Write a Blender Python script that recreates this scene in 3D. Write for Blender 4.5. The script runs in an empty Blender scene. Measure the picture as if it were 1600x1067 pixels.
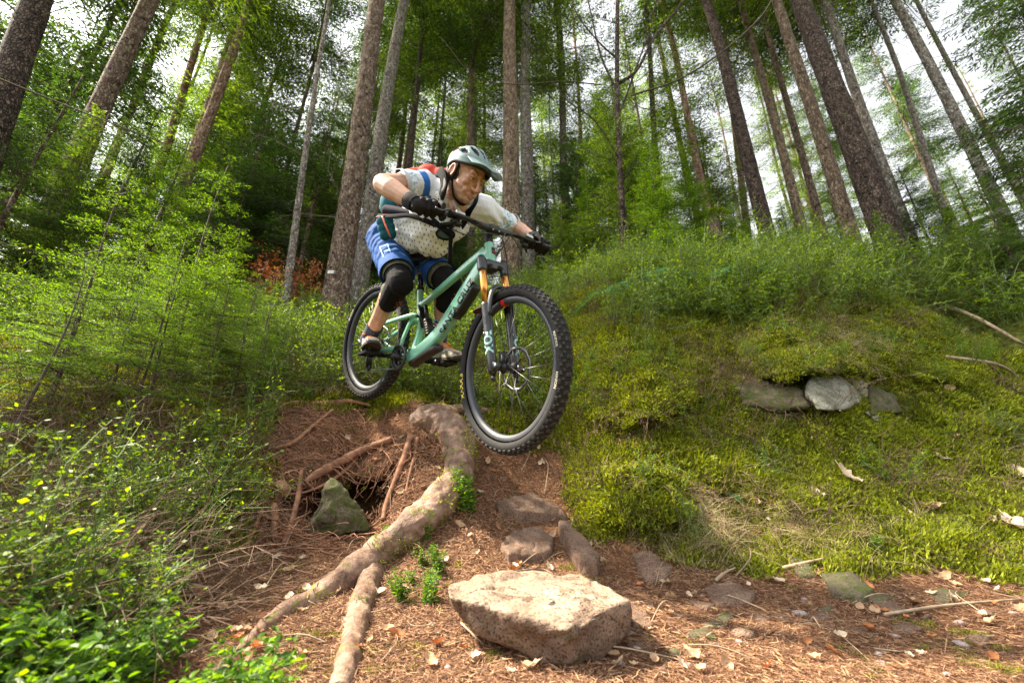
import bpy, math, random
import numpy as np
from mathutils import Vector, Matrix, noise as mnoise

PI = math.pi
rad = math.radians
scene = bpy.context.scene
COL = scene.collection
random.seed(7)
RNG = np.random.RandomState(11)

# ---------------------------------------------------------------- camera
FPX = 700.0                       # focal length in photograph pixels (1600 wide)
TH = math.atan(FPX / 1770.0)      # upward pitch
CT, ST = math.cos(TH), math.sin(TH)
cam_data = bpy.data.cameras.new('camera')
cam = bpy.data.objects.new('camera', cam_data)
COL.objects.link(cam)
cam.location = (0, 0, 0)
cam.rotation_euler = (PI / 2 + TH, 0, 0)
cam_data.sensor_width = 36.0
cam_data.lens = FPX / 1600 * 36
cam_data.clip_start = 0.02
cam_data.clip_end = 600
cam_data.dof.use_dof = True
cam_data.dof.focus_distance = 2.15
cam_data.dof.aperture_fstop = 3.5
scene.camera = cam

# ---------------------------------------------------------------- sky and sun
SUN_EL, SUN_AZ = 50.0, -84.0      # azimuth from +Y, clockwise positive (sun up on the left, a little ahead)
world = bpy.data.worlds.new('World')
scene.world = world
world.use_nodes = True
wn = world.node_tree
for n in list(wn.nodes):
    wn.nodes.remove(n)
w_out = wn.nodes.new('ShaderNodeOutputWorld')
w_bg = wn.nodes.new('ShaderNodeBackground')
w_sky = wn.nodes.new('ShaderNodeTexSky')
w_sky.sky_type = 'NISHITA'
w_sky.sun_disc = False
w_sky.sun_elevation = rad(SUN_EL)
w_sky.sun_rotation = rad(SUN_AZ)
w_sky.air_density = 1.0
w_sky.dust_density = 3.0
w_hsv = wn.nodes.new('ShaderNodeHueSaturation')
w_hsv.inputs['Saturation'].default_value = 0.12
w_hsv.inputs['Value'].default_value = 0.92
wn.links.new(w_sky.outputs[0], w_hsv.inputs['Color'])
wn.links.new(w_hsv.outputs[0], w_bg.inputs['Color'])
w_bg.inputs['Strength'].default_value = 0.15
wn.links.new(w_bg.outputs[0], w_out.inputs[0])

sun_data = bpy.data.lights.new('sun', 'SUN')
sun_data.energy = 5.0
sun_data.angle = rad(3.0)
sun_data.color = (1.0, 0.88, 0.69)
sun = bpy.data.objects.new('sun', sun_data)
COL.objects.link(sun)
_sd = Vector((math.sin(rad(SUN_AZ)) * math.cos(rad(SUN_EL)), math.cos(rad(SUN_AZ)) * math.cos(rad(SUN_EL)), math.sin(rad(SUN_EL))))
sun.rotation_euler = _sd.to_track_quat('Z', 'Y').to_euler()

scene.view_settings.view_transform = 'Standard'
scene.view_settings.look = 'None'
scene.view_settings.gamma = 1.0
scene.view_settings.use_curve_mapping = False
scene.view_settings.exposure = 1.95
scene.cycles.max_bounces = 6
scene.cycles.diffuse_bounces = 3
scene.cycles.glossy_bounces = 2
scene.cycles.transmission_bounces = 3
scene.cycles.sample_clamp_indirect = 6

# ---------------------------------------------------------------- helpers
def P(px, py, d):
    """world point on the ray of photograph pixel (px, py) at camera depth d"""
    u = (px - 800.0) / FPX * d
    v = (533.5 - py) / FPX * d
    return np.array([u, d * CT - v * ST, d * ST + v * CT])

def PY(px, py, y):
    """world point on the ray of a pixel at world distance y"""
    v = (533.5 - py) / FPX
    d = y / (CT - v * ST)
    return P(px, py, d)

def proj(pts):
    pts = np.atleast_2d(pts)
    fw = pts[:, 1] * CT + pts[:, 2] * ST
    up = -pts[:, 1] * ST + pts[:, 2] * CT
    fw = np.where(fw < 1e-3, 1e-3, fw)
    return 800 + FPX * pts[:, 0] / fw, 533.5 - FPX * up / fw

def tag(o, label=None, cat=None, group=None, kind=None):
    if label: o['label'] = label
    if cat: o['category'] = cat
    if group: o['group'] = group
    if kind: o['kind'] = kind
    return o

def empty(name, loc=(0, 0, 0), rot=(0, 0, 0)):
    o = bpy.data.objects.new(name, None)
    o.empty_display_size = 0.1
    o.location = tuple(loc)
    o.rotation_euler = rot
    COL.objects.link(o)
    return o

def unit(v):
    v = np.asarray(v, float)
    return v / max(1e-9, np.linalg.norm(v))

class MB:
    def __init__(self):
        self.v = []; self.n = 0; self.q = []; self.t = []; self.ng = []
        self.qm = []; self.tm = []; self.ngm = []
    def add(self, verts, faces, mat=0):
        verts = np.asarray(verts, float).reshape(-1, 3)
        faces = np.asarray(faces, dtype=np.int64)
        if faces.ndim == 2 and faces.shape[1] == 4:
            self.q.append(faces + self.n); self.qm.append(np.full(len(faces), mat))
        elif faces.ndim == 2 and faces.shape[1] == 3:
            self.t.append(faces + self.n); self.tm.append(np.full(len(faces), mat))
        self.v.append(verts); self.n += len(verts)
        return self
    def ngon(self, verts, mat=0):
        verts = np.asarray(verts, float).reshape(-1, 3)
        self.ng.append(np.arange(len(verts)) + self.n); self.ngm.append(mat)
        self.v.append(verts); self.n += len(verts)
    def tube(self, pts, rad_, seg=8, mat=0, caps=True, flat=1.0, upv=None, closed=False):
        pts = np.asarray(pts, float); m = len(pts)
        r = np.broadcast_to(np.asarray(rad_, float).reshape(-1) if np.ndim(rad_) <= 1 else rad_, (m,) if np.ndim(rad_) <= 1 else (m, 2))
        if closed:
            T = np.roll(pts, -1, 0) - np.roll(pts, 1, 0)
        else:
            T = np.gradient(pts, axis=0)
        T /= np.maximum(1e-9, np.linalg.norm(T, axis=1))[:, None]
        up = np.array(upv, float) if upv is not None else (np.array([0, 0, 1.]) if abs(T[0][2]) < .9 else np.array([1., 0, 0]))
        V = []
        a = np.linspace(0, 2 * PI, seg, endpoint=False)
        N = unit(np.cross(up, T[0]))
        for i in range(m):
            if upv is not None:
                n_ = np.cross(up, T[i])
                if np.linalg.norm(n_) > 1e-3: N = unit(n_)
            N = unit(N - T[i] * np.dot(N, T[i]))
            B = np.cross(T[i], N)
            if r.ndim == 2: ra, rb = r[i]
            else: ra, rb = r[i], r[i] * flat
            V.append(pts[i] + np.cos(a)[:, None] * N * ra + np.sin(a)[:, None] * B * rb)
        V = np.concatenate(V)
        F = []
        rng_ = m if closed else m - 1
        i = np.arange(rng_)[:, None]; j = np.arange(seg)[None, :]
        i2 = (i + 1) % m; j2 = (j + 1) % seg
        F = np.stack([i * seg + j + 0 * i2, i * seg + j2 + 0 * i2, i2 * seg + j2, i2 * seg + j], -1).reshape(-1, 4)
        base = self.n
        self.add(V, F, mat)
        if caps and not closed:
            self.ng.append(np.arange(seg)[::-1] + base); self.ngm.append(mat)
            self.ng.append(np.arange(seg) + base + (m - 1) * seg); self.ngm.append(mat)
        return self
    def box(self, c, s, M=None, mat=0):
        s = np.asarray(s) / 2.0
        V = np.array([[x, y, z] for x in (-1, 1) for y in (-1, 1) for z in (-1, 1)], float) * s
        if M is not None: V = V @ np.asarray(M).T
        V = V + np.asarray(c)
        F = [[0, 1, 3, 2], [4, 6, 7, 5], [0, 4, 5, 1], [2, 3, 7, 6], [0, 2, 6, 4], [1, 5, 7, 3]]
        return self.add(V, F, mat)
    def build(self, name, mats, parent=None, smooth=True, link=True):
        me = bpy.data.meshes.new(name)
        V = np.concatenate(self.v) if self.v else np.zeros((0, 3))
        loops = []; tot = []; mi = []
        if self.q:
            q = np.concatenate(self.q); loops.append(q.ravel()); tot.append(np.full(len(q), 4)); mi.append(np.concatenate(self.qm))
        if self.t:
            t = np.concatenate(self.t); loops.append(t.ravel()); tot.append(np.full(len(t), 3)); mi.append(np.concatenate(self.tm))
        if self.ng:
            loops.append(np.concatenate(self.ng)); tot.append(np.array([len(x) for x in self.ng])); mi.append(np.array(self.ngm))
        loops = np.concatenate(loops); tot = np.concatenate(tot); mi = np.concatenate(mi)
        st = np.concatenate([[0], np.cumsum(tot)[:-1]])
        me.vertices.add(len(V)); me.vertices.foreach_set('co', V.astype(np.float32).ravel())
        me.loops.add(len(loops)); me.loops.foreach_set('vertex_index', loops.astype(np.int32))
        me.polygons.add(len(tot))
        me.polygons.foreach_set('loop_start', st.astype(np.int32))
        me.polygons.foreach_set('loop_total', tot.astype(np.int32))
        if not isinstance(mats, (list, tuple)): mats = [mats]
        for m in mats: me.materials.append(m)
        me.polygons.foreach_set('material_index', mi.astype(np.int32))
        me.polygons.foreach_set('use_smooth', np.full(len(tot), bool(smooth)))
        me.update(calc_edges=True)
        o = bpy.data.objects.new(name, me)
        if link: COL.objects.link(o)
        if parent is not None: o.parent = parent
        return o

def recenter(o, c):
    """move mesh object's origin to world point c (mesh built in world coordinates)"""
    c = np.asarray(c, float)
    me = o.data
    co = np.empty(len(me.vertices) * 3, np.float32); me.vertices.foreach_get('co', co)
    co = (co.reshape(-1, 3) - c).astype(np.float32); me.vertices.foreach_set('co', co.ravel()); me.update()
    o.location = tuple(c)
    return o

def vcat(o, vals, name='zone'):
    at = o.data.attributes.new(name, 'FLOAT', 'POINT')
    at.data.foreach_set('value', np.asarray(vals, np.float32))

# smooth value noise in numpy (trilinear lattice noise)
_NT = np.random.RandomState(3).rand(64, 64, 64).astype(np.float32) * 2 - 1
def vnoise(p, s=1.0, off=0.0):
    p = np.asarray(p, float) * s + off + 100.0
    i = np.floor(p).astype(int); f = p - i; f = f * f * (3 - 2 * f)
    o = 0
    for dx in (0, 1):
        for dy in (0, 1):
            for dz in (0, 1):
                w = (f[:, 0] if dx else 1 - f[:, 0]) * (f[:, 1] if dy else 1 - f[:, 1]) * (f[:, 2] if dz else 1 - f[:, 2])
                o = o + w * _NT[(i[:, 0] + dx) & 63, (i[:, 1] + dy) & 63, (i[:, 2] + dz) & 63]
    return o
def fbm(p, s=1.0, oct_=4, off=0.0):
    o = 0; a = 1.0
    for k in range(oct_):
        o = o + a * vnoise(p, s * 2 ** k, off + 7.3 * k); a *= .5
    return o

# ---------------------------------------------------------------- materials
def new_mat(name):
    m = bpy.data.materials.new(name); m.use_nodes = True
    nt = m.node_tree
    for n in list(nt.nodes): nt.nodes.remove(n)
    out = nt.nodes.new('ShaderNodeOutputMaterial')
    return m, nt, out

def plain(name, col, rough=.6, metal=0.0, var=.25, vscale=30.0, bump=.0, bscale=200.0, coat=0.0, spec=.5, sheen=0.0, dist=.002):
    """painted / cloth / plastic surface with grain and slight colour variation"""
    m, nt, out = new_mat(name)
    b = nt.nodes.new('ShaderNodeBsdfPrincipled')
    tc = nt.nodes.new('ShaderNodeTexCoord')
    nz = nt.nodes.new('ShaderNodeTexNoise'); nz.inputs['Scale'].default_value = vscale; nz.inputs['Detail'].default_value = 6
    rp = nt.nodes.new('ShaderNodeValToRGB')
    c = np.array(col[:3])
    rp.color_ramp.elements[0].position = .3; rp.color_ramp.elements[1].position = .7
    rp.color_ramp.elements[0].color = (*np.clip(c * (1 - var), 0, 1), 1)
    rp.color_ramp.elements[1].color = (*np.clip(c * (1 + var), 0, 1), 1)
    nt.links.new(tc.outputs['Object'], nz.inputs['Vector'])
    nt.links.new(nz.outputs['Fac'], rp.inputs['Fac'])
    nt.links.new(rp.outputs['Color'], b.inputs['Base Color'])
    b.inputs['Roughness'].default_value = rough
    b.inputs['Metallic'].default_value = metal
    b.inputs['Specular IOR Level'].default_value = spec
    if coat: b.inputs['Coat Weight'].default_value = coat
    if sheen: b.inputs['Sheen Weight'].default_value = sheen
    if bump:
        n2 = nt.nodes.new('ShaderNodeTexNoise'); n2.inputs['Scale'].default_value = bscale; n2.inputs['Detail'].default_value = 4
        bp = nt.nodes.new('ShaderNodeBump'); bp.inputs['Strength'].default_value = bump; bp.inputs['Distance'].default_value = dist
        nt.links.new(tc.outputs['Object'], n2.inputs['Vector'])
        nt.links.new(n2.outputs['Fac'], bp.inputs['Height']); nt.links.new(bp.outputs['Normal'], b.inputs['Normal'])
    nt.links.new(b.outputs[0], out.inputs[0])
    return m

def leafmat(name, cols, trans=.45, scale=3.0, rough=.55):
    """foliage: diffuse/translucent mix, colour varied in space"""
    m, nt, out = new_mat(name)
    geo = nt.nodes.new('ShaderNodeNewGeometry')
    nz = nt.nodes.new('ShaderNodeTexNoise'); nz.inputs['Scale'].default_value = scale; nz.inputs['Detail'].default_value = 5
    nz.inputs['Roughness'].default_value = .7
    rp = nt.nodes.new('ShaderNodeValToRGB'); cr = rp.color_ramp
    cr.elements[0].position = .3; cr.elements[1].position = .72
    cr.elements[0].color = (*cols[0], 1); cr.elements[1].color = (*cols[-1], 1)
    if len(cols) == 3:
        e = cr.elements.new(.5); e.color = (*cols[1], 1)
    nt.links.new(geo.outputs['Position'], nz.inputs['Vector'])
    rnd = nt.nodes.new('ShaderNodeMix'); rnd.data_type = 'FLOAT'; rnd.inputs[0].default_value = .45
    nt.links.new(nz.outputs['Fac'], rnd.inputs[2]); nt.links.new(geo.outputs['Random Per Island'], rnd.inputs[3])
    nt.links.new(rnd.outputs[0], rp.inputs['Fac'])
    d = nt.nodes.new('ShaderNodeBsdfPrincipled'); d.inputs['Roughness'].default_value = rough
    d.inputs['Specular IOR Level'].default_value = .35
    t = nt.nodes.new('ShaderNodeBsdfTranslucent')
    hs = nt.nodes.new('ShaderNodeHueSaturation'); hs.inputs['Hue'].default_value = .485; hs.inputs['Saturation'].default_value = 1.1; hs.inputs['Value'].default_value = 1.5
    nt.links.new(rp.outputs[0], d.inputs['Base Color']); nt.links.new(rp.outputs[0], hs.inputs['Color']); nt.links.new(hs.outputs[0], t.inputs['Color'])
    mx = nt.nodes.new('ShaderNodeMixShader'); mx.inputs[0].default_value = trans
    nt.links.new(d.outputs[0], mx.inputs[1]); nt.links.new(t.outputs[0], mx.inputs[2]); nt.links.new(mx.outputs[0], out.inputs[0])
    return m

def barkmat(name, c0, c1, c2, scale=9.0, zs=.35, moss=0.0, bump=.9, knots=True):
    """scaly conifer bark: voronoi plates over noise, pale lichen, dark knots"""
    m, nt, out = new_mat(name)
    L = nt.links.new
    b = nt.nodes.new('ShaderNodeBsdfPrincipled'); b.inputs['Roughness'].default_value = .9; b.inputs['Specular IOR Level'].default_value = .2
    tc = nt.nodes.new('ShaderNodeTexCoord'); mp = nt.nodes.new('ShaderNodeMapping'); mp.inputs['Scale'].default_value = (1, 1, zs)
    L(tc.outputs['Object'], mp.inputs['Vector'])
    wz = nt.nodes.new('ShaderNodeTexNoise'); wz.inputs['Scale'].default_value = scale * .6; wz.inputs['Detail'].default_value = 3
    L(mp.outputs[0], wz.inputs['Vector'])
    add = nt.nodes.new('ShaderNodeMixRGB'); add.blend_type = 'ADD'; add.inputs[0].default_value = .12
    L(mp.outputs[0], add.inputs[1]); L(wz.outputs['Color'], add.inputs[2])
    vo = nt.nodes.new('ShaderNodeTexVoronoi'); vo.inputs['Scale'].default_value = scale * 3.2; vo.feature = 'DISTANCE_TO_EDGE'
    L(add.outputs[0], vo.inputs['Vector'])
    vc = nt.nodes.new('ShaderNodeTexVoronoi'); vc.inputs['Scale'].default_value = scale * 3.2
    L(add.outputs[0], vc.inputs['Vector'])
    nz = nt.nodes.new('ShaderNodeTexNoise'); nz.inputs['Scale'].default_value = scale * 1.3; nz.inputs['Detail'].default_value = 8; nz.inputs['Roughness'].default_value = .7
    L(mp.outputs[0], nz.inputs['Vector'])
    rp = nt.nodes.new('ShaderNodeValToRGB'); cr = rp.color_ramp
    cr.elements[0].position = .32; cr.elements[0].color = (*c0, 1); cr.elements[1].position = .7; cr.elements[1].color = (*c2, 1)
    e = cr.elements.new(.5); e.color = (*c1, 1)
    mm = nt.nodes.new('ShaderNodeMath'); mm.operation = 'MULTIPLY_ADD'; mm.inputs[1].default_value = .3
    sep = nt.nodes.new('ShaderNodeSeparateColor'); L(vc.outputs['Color'], sep.inputs[0])
    L(sep.outputs[0], mm.inputs[0])
    m2 = nt.nodes.new('ShaderNodeMath'); m2.operation = 'MULTIPLY'; m2.inputs[1].default_value = .72; L(nz.outputs['Fac'], m2.inputs[0])
    L(m2.outputs[0], mm.inputs[2]); L(mm.outputs[0], rp.inputs['Fac'])
    # cracks
    cs = nt.nodes.new('ShaderNodeMapRange'); cs.inputs['From Max'].default_value = .14; L(vo.outputs['Distance'], cs.inputs['Value'])
    mul = nt.nodes.new('ShaderNodeMixRGB'); mul.blend_type = 'MIX'
    cm = nt.nodes.new('ShaderNodeMath'); cm.operation = 'MULTIPLY_ADD'; cm.inputs[1].default_value = .6; cm.inputs[2].default_value = .4
    L(cs.outputs[0], cm.inputs[0]); L(cm.outputs[0], mul.inputs[0])
    mul.inputs[1].default_value = (*(np.array(c0) * .35), 1); L(rp.outputs[0], mul.inputs[2])
    last = mul.outputs[0]
    # knots: dark spots
    if knots:
        kv = nt.nodes.new('ShaderNodeTexVoronoi'); kv.inputs['Scale'].default_value = 6.5; L(tc.outputs['Object'], kv.inputs['Vector'])
        kr = nt.nodes.new('ShaderNodeMapRange'); kr.inputs['From Min'].default_value = .10; kr.inputs['From Max'].default_value = .2
        L(kv.outputs['Distance'], kr.inputs['Value'])
        km = nt.nodes.new('ShaderNodeMixRGB'); km.inputs[1].default_value = (*(np.array(c0) * .3), 1); L(kr.outputs[0], km.inputs[0]); L(last, km.inputs[2])
        last = km.outputs[0]
    if moss:
        mz = nt.nodes.new('ShaderNodeTexNoise'); mz.inputs['Scale'].default_value = 5.0 if moss < 2 else 14.0; mz.inputs['Detail'].default_value = 8; mz.inputs['Roughness'].default_value = .75
        L(tc.outputs['Object'], mz.inputs['Vector'])
        mr = nt.nodes.new('ShaderNodeMapRange'); mr.inputs['From Min'].default_value = .62 - .1 * (moss % 2); mr.inputs['From Max'].default_value = .72 - .1 * (moss % 2)
        L(mz.outputs['Fac'], mr.inputs['Value'])
        mk = nt.nodes.new('ShaderNodeMixRGB'); L(mr.outputs[0], mk.inputs[0]); L(last, mk.inputs[1]); mk.inputs[2].default_value = (.10, .13, .02, 1)
        last = mk.outputs[0]
    L(last, b.inputs['Base Color'])
    bp = nt.nodes.new('ShaderNodeBump'); bp.inputs['Strength'].default_value = bump; bp.inputs['Distance'].default_value = .02
    hs = nt.nodes.new('ShaderNodeMath'); hs.operation = 'ADD'; L(cs.outputs[0], hs.inputs[0]); L(nz.outputs['Fac'], hs.inputs[1])
    L(hs.outputs[0], bp.inputs['Height']); L(bp.outputs[0], b.inputs['Normal'])
    L(b.outputs[0], out.inputs[0])
    return m

def stonemat(name, c0, c1, moss=.0, scale=6.0, speck=.5):
    m, nt, out = new_mat(name); L = nt.links.new
    b = nt.nodes.new('ShaderNodeBsdfPrincipled'); b.inputs['Roughness'].default_value = .88; b.inputs['Specular IOR Level'].default_value = .25
    tc = nt.nodes.new('ShaderNodeTexCoord')
    n1 = nt.nodes.new('ShaderNodeTexNoise'); n1.inputs['Scale'].default_value = scale; n1.inputs['Detail'].default_value = 10; n1.inputs['Roughness'].default_value = .65
    n2 = nt.nodes.new('ShaderNodeTexNoise'); n2.inputs['Scale'].default_value = scale * 22; n2.inputs['Detail'].default_value = 5
    L(tc.outputs['Object'], n1.inputs['Vector']); L(tc.outputs['Object'], n2.inputs['Vector'])
    rp = nt.nodes.new('ShaderNodeValToRGB'); rp.color_ramp.elements[0].position = .35; rp.color_ramp.elements[1].position = .62
    rp.color_ramp.elements[0].color = (*c0, 1); rp.color_ramp.elements[1].color = (*c1, 1); L(n1.outputs['Fac'], rp.inputs['Fac'])
    sp = nt.nodes.new('ShaderNodeMapRange'); sp.inputs['From Min'].default_value = .36; sp.inputs['From Max'].default_value = .5; L(n2.outputs['Fac'], sp.inputs['Value'])
    mx = nt.nodes.new('ShaderNodeMixRGB'); L(sp.outputs[0], mx.inputs[0]); mx.inputs[1].default_value = (*(np.array(c0) * (1 - speck)), 1); L(rp.outputs[0], mx.inputs[2])
    last = mx.outputs[0]
    if moss:
        geo = nt.nodes.new('ShaderNodeNewGeometry'); sx = nt.nodes.new('ShaderNodeSeparateXYZ'); L(geo.outputs['Normal'], sx.inputs[0])
        mz = nt.nodes.new('ShaderNodeTexNoise'); mz.inputs['Scale'].default_value = scale * 2.4; mz.inputs['Detail'].default_value = 12; mz.inputs['Roughness'].default_value = .75; L(tc.outputs['Object'], mz.inputs['Vector'])
        mr = nt.nodes.new('ShaderNodeMapRange'); mr.inputs['From Min'].default_value = .66 - .3 * moss; mr.inputs['From Max'].default_value = .80 - .3 * moss; L(mz.outputs['Fac'], mr.inputs['Value'])
        mk = nt.nodes.new('ShaderNodeMixRGB'); L(mr.outputs[0], mk.inputs[0]); L(last, mk.inputs[1]); mk.inputs[2].default_value = (.060, .070, .018, 1)
        last = mk.outputs[0]
    L(last, b.inputs['Base Color'])
    bp = nt.nodes.new('ShaderNodeBump'); bp.inputs['Strength'].default_value = .8; bp.inputs['Distance'].default_value = .012
    ad = nt.nodes.new('ShaderNodeMath'); ad.operation = 'MULTIPLY_ADD'; ad.inputs[1].default_value = .35; L(n2.outputs['Fac'], ad.inputs[0]); L(n1.outputs['Fac'], ad.inputs[2])
    L(ad.outputs[0], bp.inputs['Height']); L(bp.outputs[0], b.inputs['Normal']); L(b.outputs[0], out.inputs[0])
    return m

# ---------------------------------------------------------------- terrain
CP = [  # (px, py, world distance y)
 (850,1067,1.25),(1100,1067,1.3),(1400,1067,1.3),(1600,1067,1.3),(600,1067,1.25),(400,1067,1.2),(200,1067,1.1),(0,1067,1.0),
 (1000,950,1.75),(1200,950,1.8),(1400,950,1.85),(1600,960,1.8),(850,960,1.65),
 (900,850,2.3),(1000,862,2.3),(1200,885,2.2),(1400,895,2.1),(1600,900,2.05),
 (800,800,2.45),(800,765,2.6),(830,715,2.9),(890,700,3.0),
 (950,780,2.5),(950,700,2.7),(950,620,2.95),(950,560,3.2),(950,510,3.6),(950,450,4.4),
 (1100,820,2.36),(1100,750,2.55),(1100,650,2.9),(1100,570,3.2),(1100,510,3.6),(1100,450,4.4),
 (1250,830,2.3),(1250,750,2.6),(1250,660,2.9),(1250,600,3.05),(1250,530,3.25),(1250,470,3.8),(1250,440,4.8),
 (1400,820,2.35),(1400,740,2.7),(1400,650,3.15),(1400,550,3.5),(1400,490,4.0),(1400,445,5.2),
 (1550,820,2.35),(1550,700,2.9),(1550,600,3.6),(1550,520,4.6),(1550,460,6),
 (1750,900,2.0),(1750,700,3.0),(1750,550,4.5),(1950,800,2.4),(1950,1000,1.3),
 (430,640,2.75),(530,637,2.85),(600,635,2.9),(640,645,2.75),
 (430,700,2.5),(430,800,2.28),(530,690,2.66),(530,770,2.6),(530,840,2.2),(600,780,2.45),(620,700,2.62),(700,770,2.35),(690,860,2.05),(640,920,1.82),
 (450,880,2.0),(350,860,1.95),(400,960,1.62),(500,960,1.62),(250,960,1.5),(740,820,2.2),
 (300,640,2.5),(300,760,2.1),(300,570,3.1),(300,520,3.9),
 (150,700,1.95),(150,610,2.4),(150,540,3.3),(0,720,1.7),(0,620,2.2),(0,530,3.3),
 (100,850,1.55),(0,900,1.25),(100,950,1.28),(-200,900,1.2),(-200,600,2.2),
 (450,600,3.2),(450,560,3.9),(450,515,5.5),(600,600,3.2),(600,560,3.9),(600,515,5.5),
 (700,645,2.98),(700,600,3.35),(720,555,4.0),(720,510,5.3),
 (800,625,3.15),(800,565,3.7),(800,510,4.7),(800,480,5.8),
]
_cw = [PY(*c) for c in CP]
for x, y, z in [(0,0,-.56),(1,0,-.52),(-1,0,-.5),(0,-2,-1.15),(3,-1,-.5),(-3,-1,-.5),(0,-8,-3.2),(6,-4,-1.2),(-6,-4,-1.2),(4,2,.35),(-3,1.5,.35),(6,3,1.2),
                (-8,6,3.0),(-4,6.5,2.9),(0,7.5,3.6),(3,6,3.2),(6,5,3.0),(9,5,3.2),
                (-8,12,5.2),(-3,12,5.3),(2,12,5.6),(7,10,5.4),(12,9,5.2),
                (-16,20,8.2),(-5,20,8.4),(5,20,8.4),(14,18,7.4),(24,14,6.5),
                (-30,40,13),(0,40,14),(30,36,10.5),(0,80,24),(-60,70,22),(60,60,15),(60,0,2),(-60,0,2),(0,-60,-20),(-50,-50,-18),(50,-50,-18)]:
    _cw.append(np.array([x, y, z], float))
_cw = np.array(_cw)
def _warp(x, y):
    r = np.sqrt(x * x + y * y) + 1e-9
    k = np.log1p(1.5 * r) / r
    return np.stack([x * k, y * k], -1)
_wc = _warp(_cw[:, 0], _cw[:, 1])
def _tps(d): return np.where(d > 1e-9, d * d * np.log(d + 1e-12), 0)
_n = len(_wc)
_K = _tps(np.linalg.norm(_wc[:, None] - _wc[None], axis=2)) + np.eye(_n) * 2e-3
_Pm = np.c_[np.ones(_n), _wc]
_A = np.block([[_K, _Pm], [_Pm.T, np.zeros((3, 3))]])
# interpolate elevation per distance for far stability
_rc = np.sqrt(_cw[:, 0] ** 2 + _cw[:, 1] ** 2)
_sol = np.linalg.solve(_A, np.r_[_cw[:, 2] / (1 + _rc * .5), np.zeros(3)])
def ground0(x, y):
    x = np.atleast_1d(np.asarray(x, float)); y = np.atleast_1d(np.asarray(y, float))
    w = _warp(x, y); out = np.empty(len(x))
    for s in range(0, len(x), 20000):
        ww = w[s:s + 20000]
        out[s:s + 20000] = _tps(np.linalg.norm(ww[:, None] - _wc[None], axis=2)) @ _sol[:_n] + np.c_[np.ones(len(ww)), ww] @ _sol[_n:]
    return out * (1 + np.sqrt(x * x + y * y) * .5)

DIRT = np.array([(180,1100),(230,960),(330,860),(410,790),(425,640),(440,628),(640,634),(700,650),(760,690),(870,685),(905,760),(930,820),(1010,858),(1150,880),(1300,880),(1450,888),(1700,905),(2400,960),(2400,1800),(100,1800)], float)
def in_poly(px, py, poly):
    c = np.zeros(len(px), bool); n = len(poly); j = n - 1
    for i in range(n):
        xi, yi = poly[i]; xj, yj = poly[j]
        c ^= ((yi > py) != (yj > py)) & (px < (xj - xi) * (py - yi) / (yj - yi + 1e-9) + xi)
        j = i
    return c
def poly_dist(px, py, poly):
    d = np.full(len(px), 1e9); n = len(poly)
    for i in range(n):
        a = poly[i]; b = poly[(i + 1) % n]; ab = b - a
        t = np.clip(((px - a[0]) * ab[0] + (py - a[1]) * ab[1]) / (ab @ ab), 0, 1)
        d = np.minimum(d, np.hypot(px - a[0] - t * ab[0], py - a[1] - t * ab[1]))
    return np.where(in_poly(px, py, poly), d, -d)
def dirtness(x, y, z):
    x, y, z = (np.atleast_1d(np.asarray(q, float)) for q in (x, y, z))
    """1 on the worn trail and the bare root bank, 0 on the mossy slopes"""
    p = np.stack([x, y, z], -1)
    px, py = proj(p)
    d = poly_dist(px, py, DIRT)
    r = np.hypot(x, y)
    d = d + 26 * fbm(p, 3.0, 4, 5.0)
    v = np.clip(d / 30 + .5, 0, 1)
    back = (y < .9)
    v = np.where(back, np.clip(.75 - np.abs(x - .4) * .5, 0, 1), v)
    return np.where(r > 6, 0, v)
def ground(x, y, fine=True):
    x = np.atleast_1d(np.asarray(x, float)); y = np.atleast_1d(np.asarray(y, float))
    z = ground0(x, y)
    p = np.stack([x, y, z], -1)
    r = np.hypot(x, y)
    amp = np.clip(r / 3.0, .3, 4)
    dn = dirtness(x, y, z)
    lump = (.035 * fbm(p, 2.6, 2, 1.0) + .030 * (1 - dn) * (1 - 2.2 * np.abs(vnoise(p, 4.5, 2.0))) * np.clip((r - 1.3) / 1.2, 0, 1)) * amp ** .8
    rough = (.026 * fbm(p, 9, 4, 3.0)) * (1 - dn) + (.010 * fbm(p, 14, 4, 3.0)) * dn
    return z + lump * (1 - .6 * dn) + rough * np.clip(amp, .5, 2) - hollow(x, y)
_HL = [(PY(668, 728, 2.58), .07, .22), (PY(330, 835, 2.15), .10, .13), (PY(1230, 655, 2.98), .16, .10), (PY(1385, 640, 3.15), .10, .09), (PY(1420, 545, 3.55), .12, .16), (PY(950, 545, 3.25), .22, .10), (PY(1130, 548, 3.3), .2, .12), (PY(930, 800, 2.5), .14, .06)]
def hollow(x, y):
    o = 0
    for c, s, d in _HL: o = o + d * np.exp(-(((x - c[0]) / s) ** 2 + ((y - c[1]) / (s * .75)) ** 2))
    return o
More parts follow.
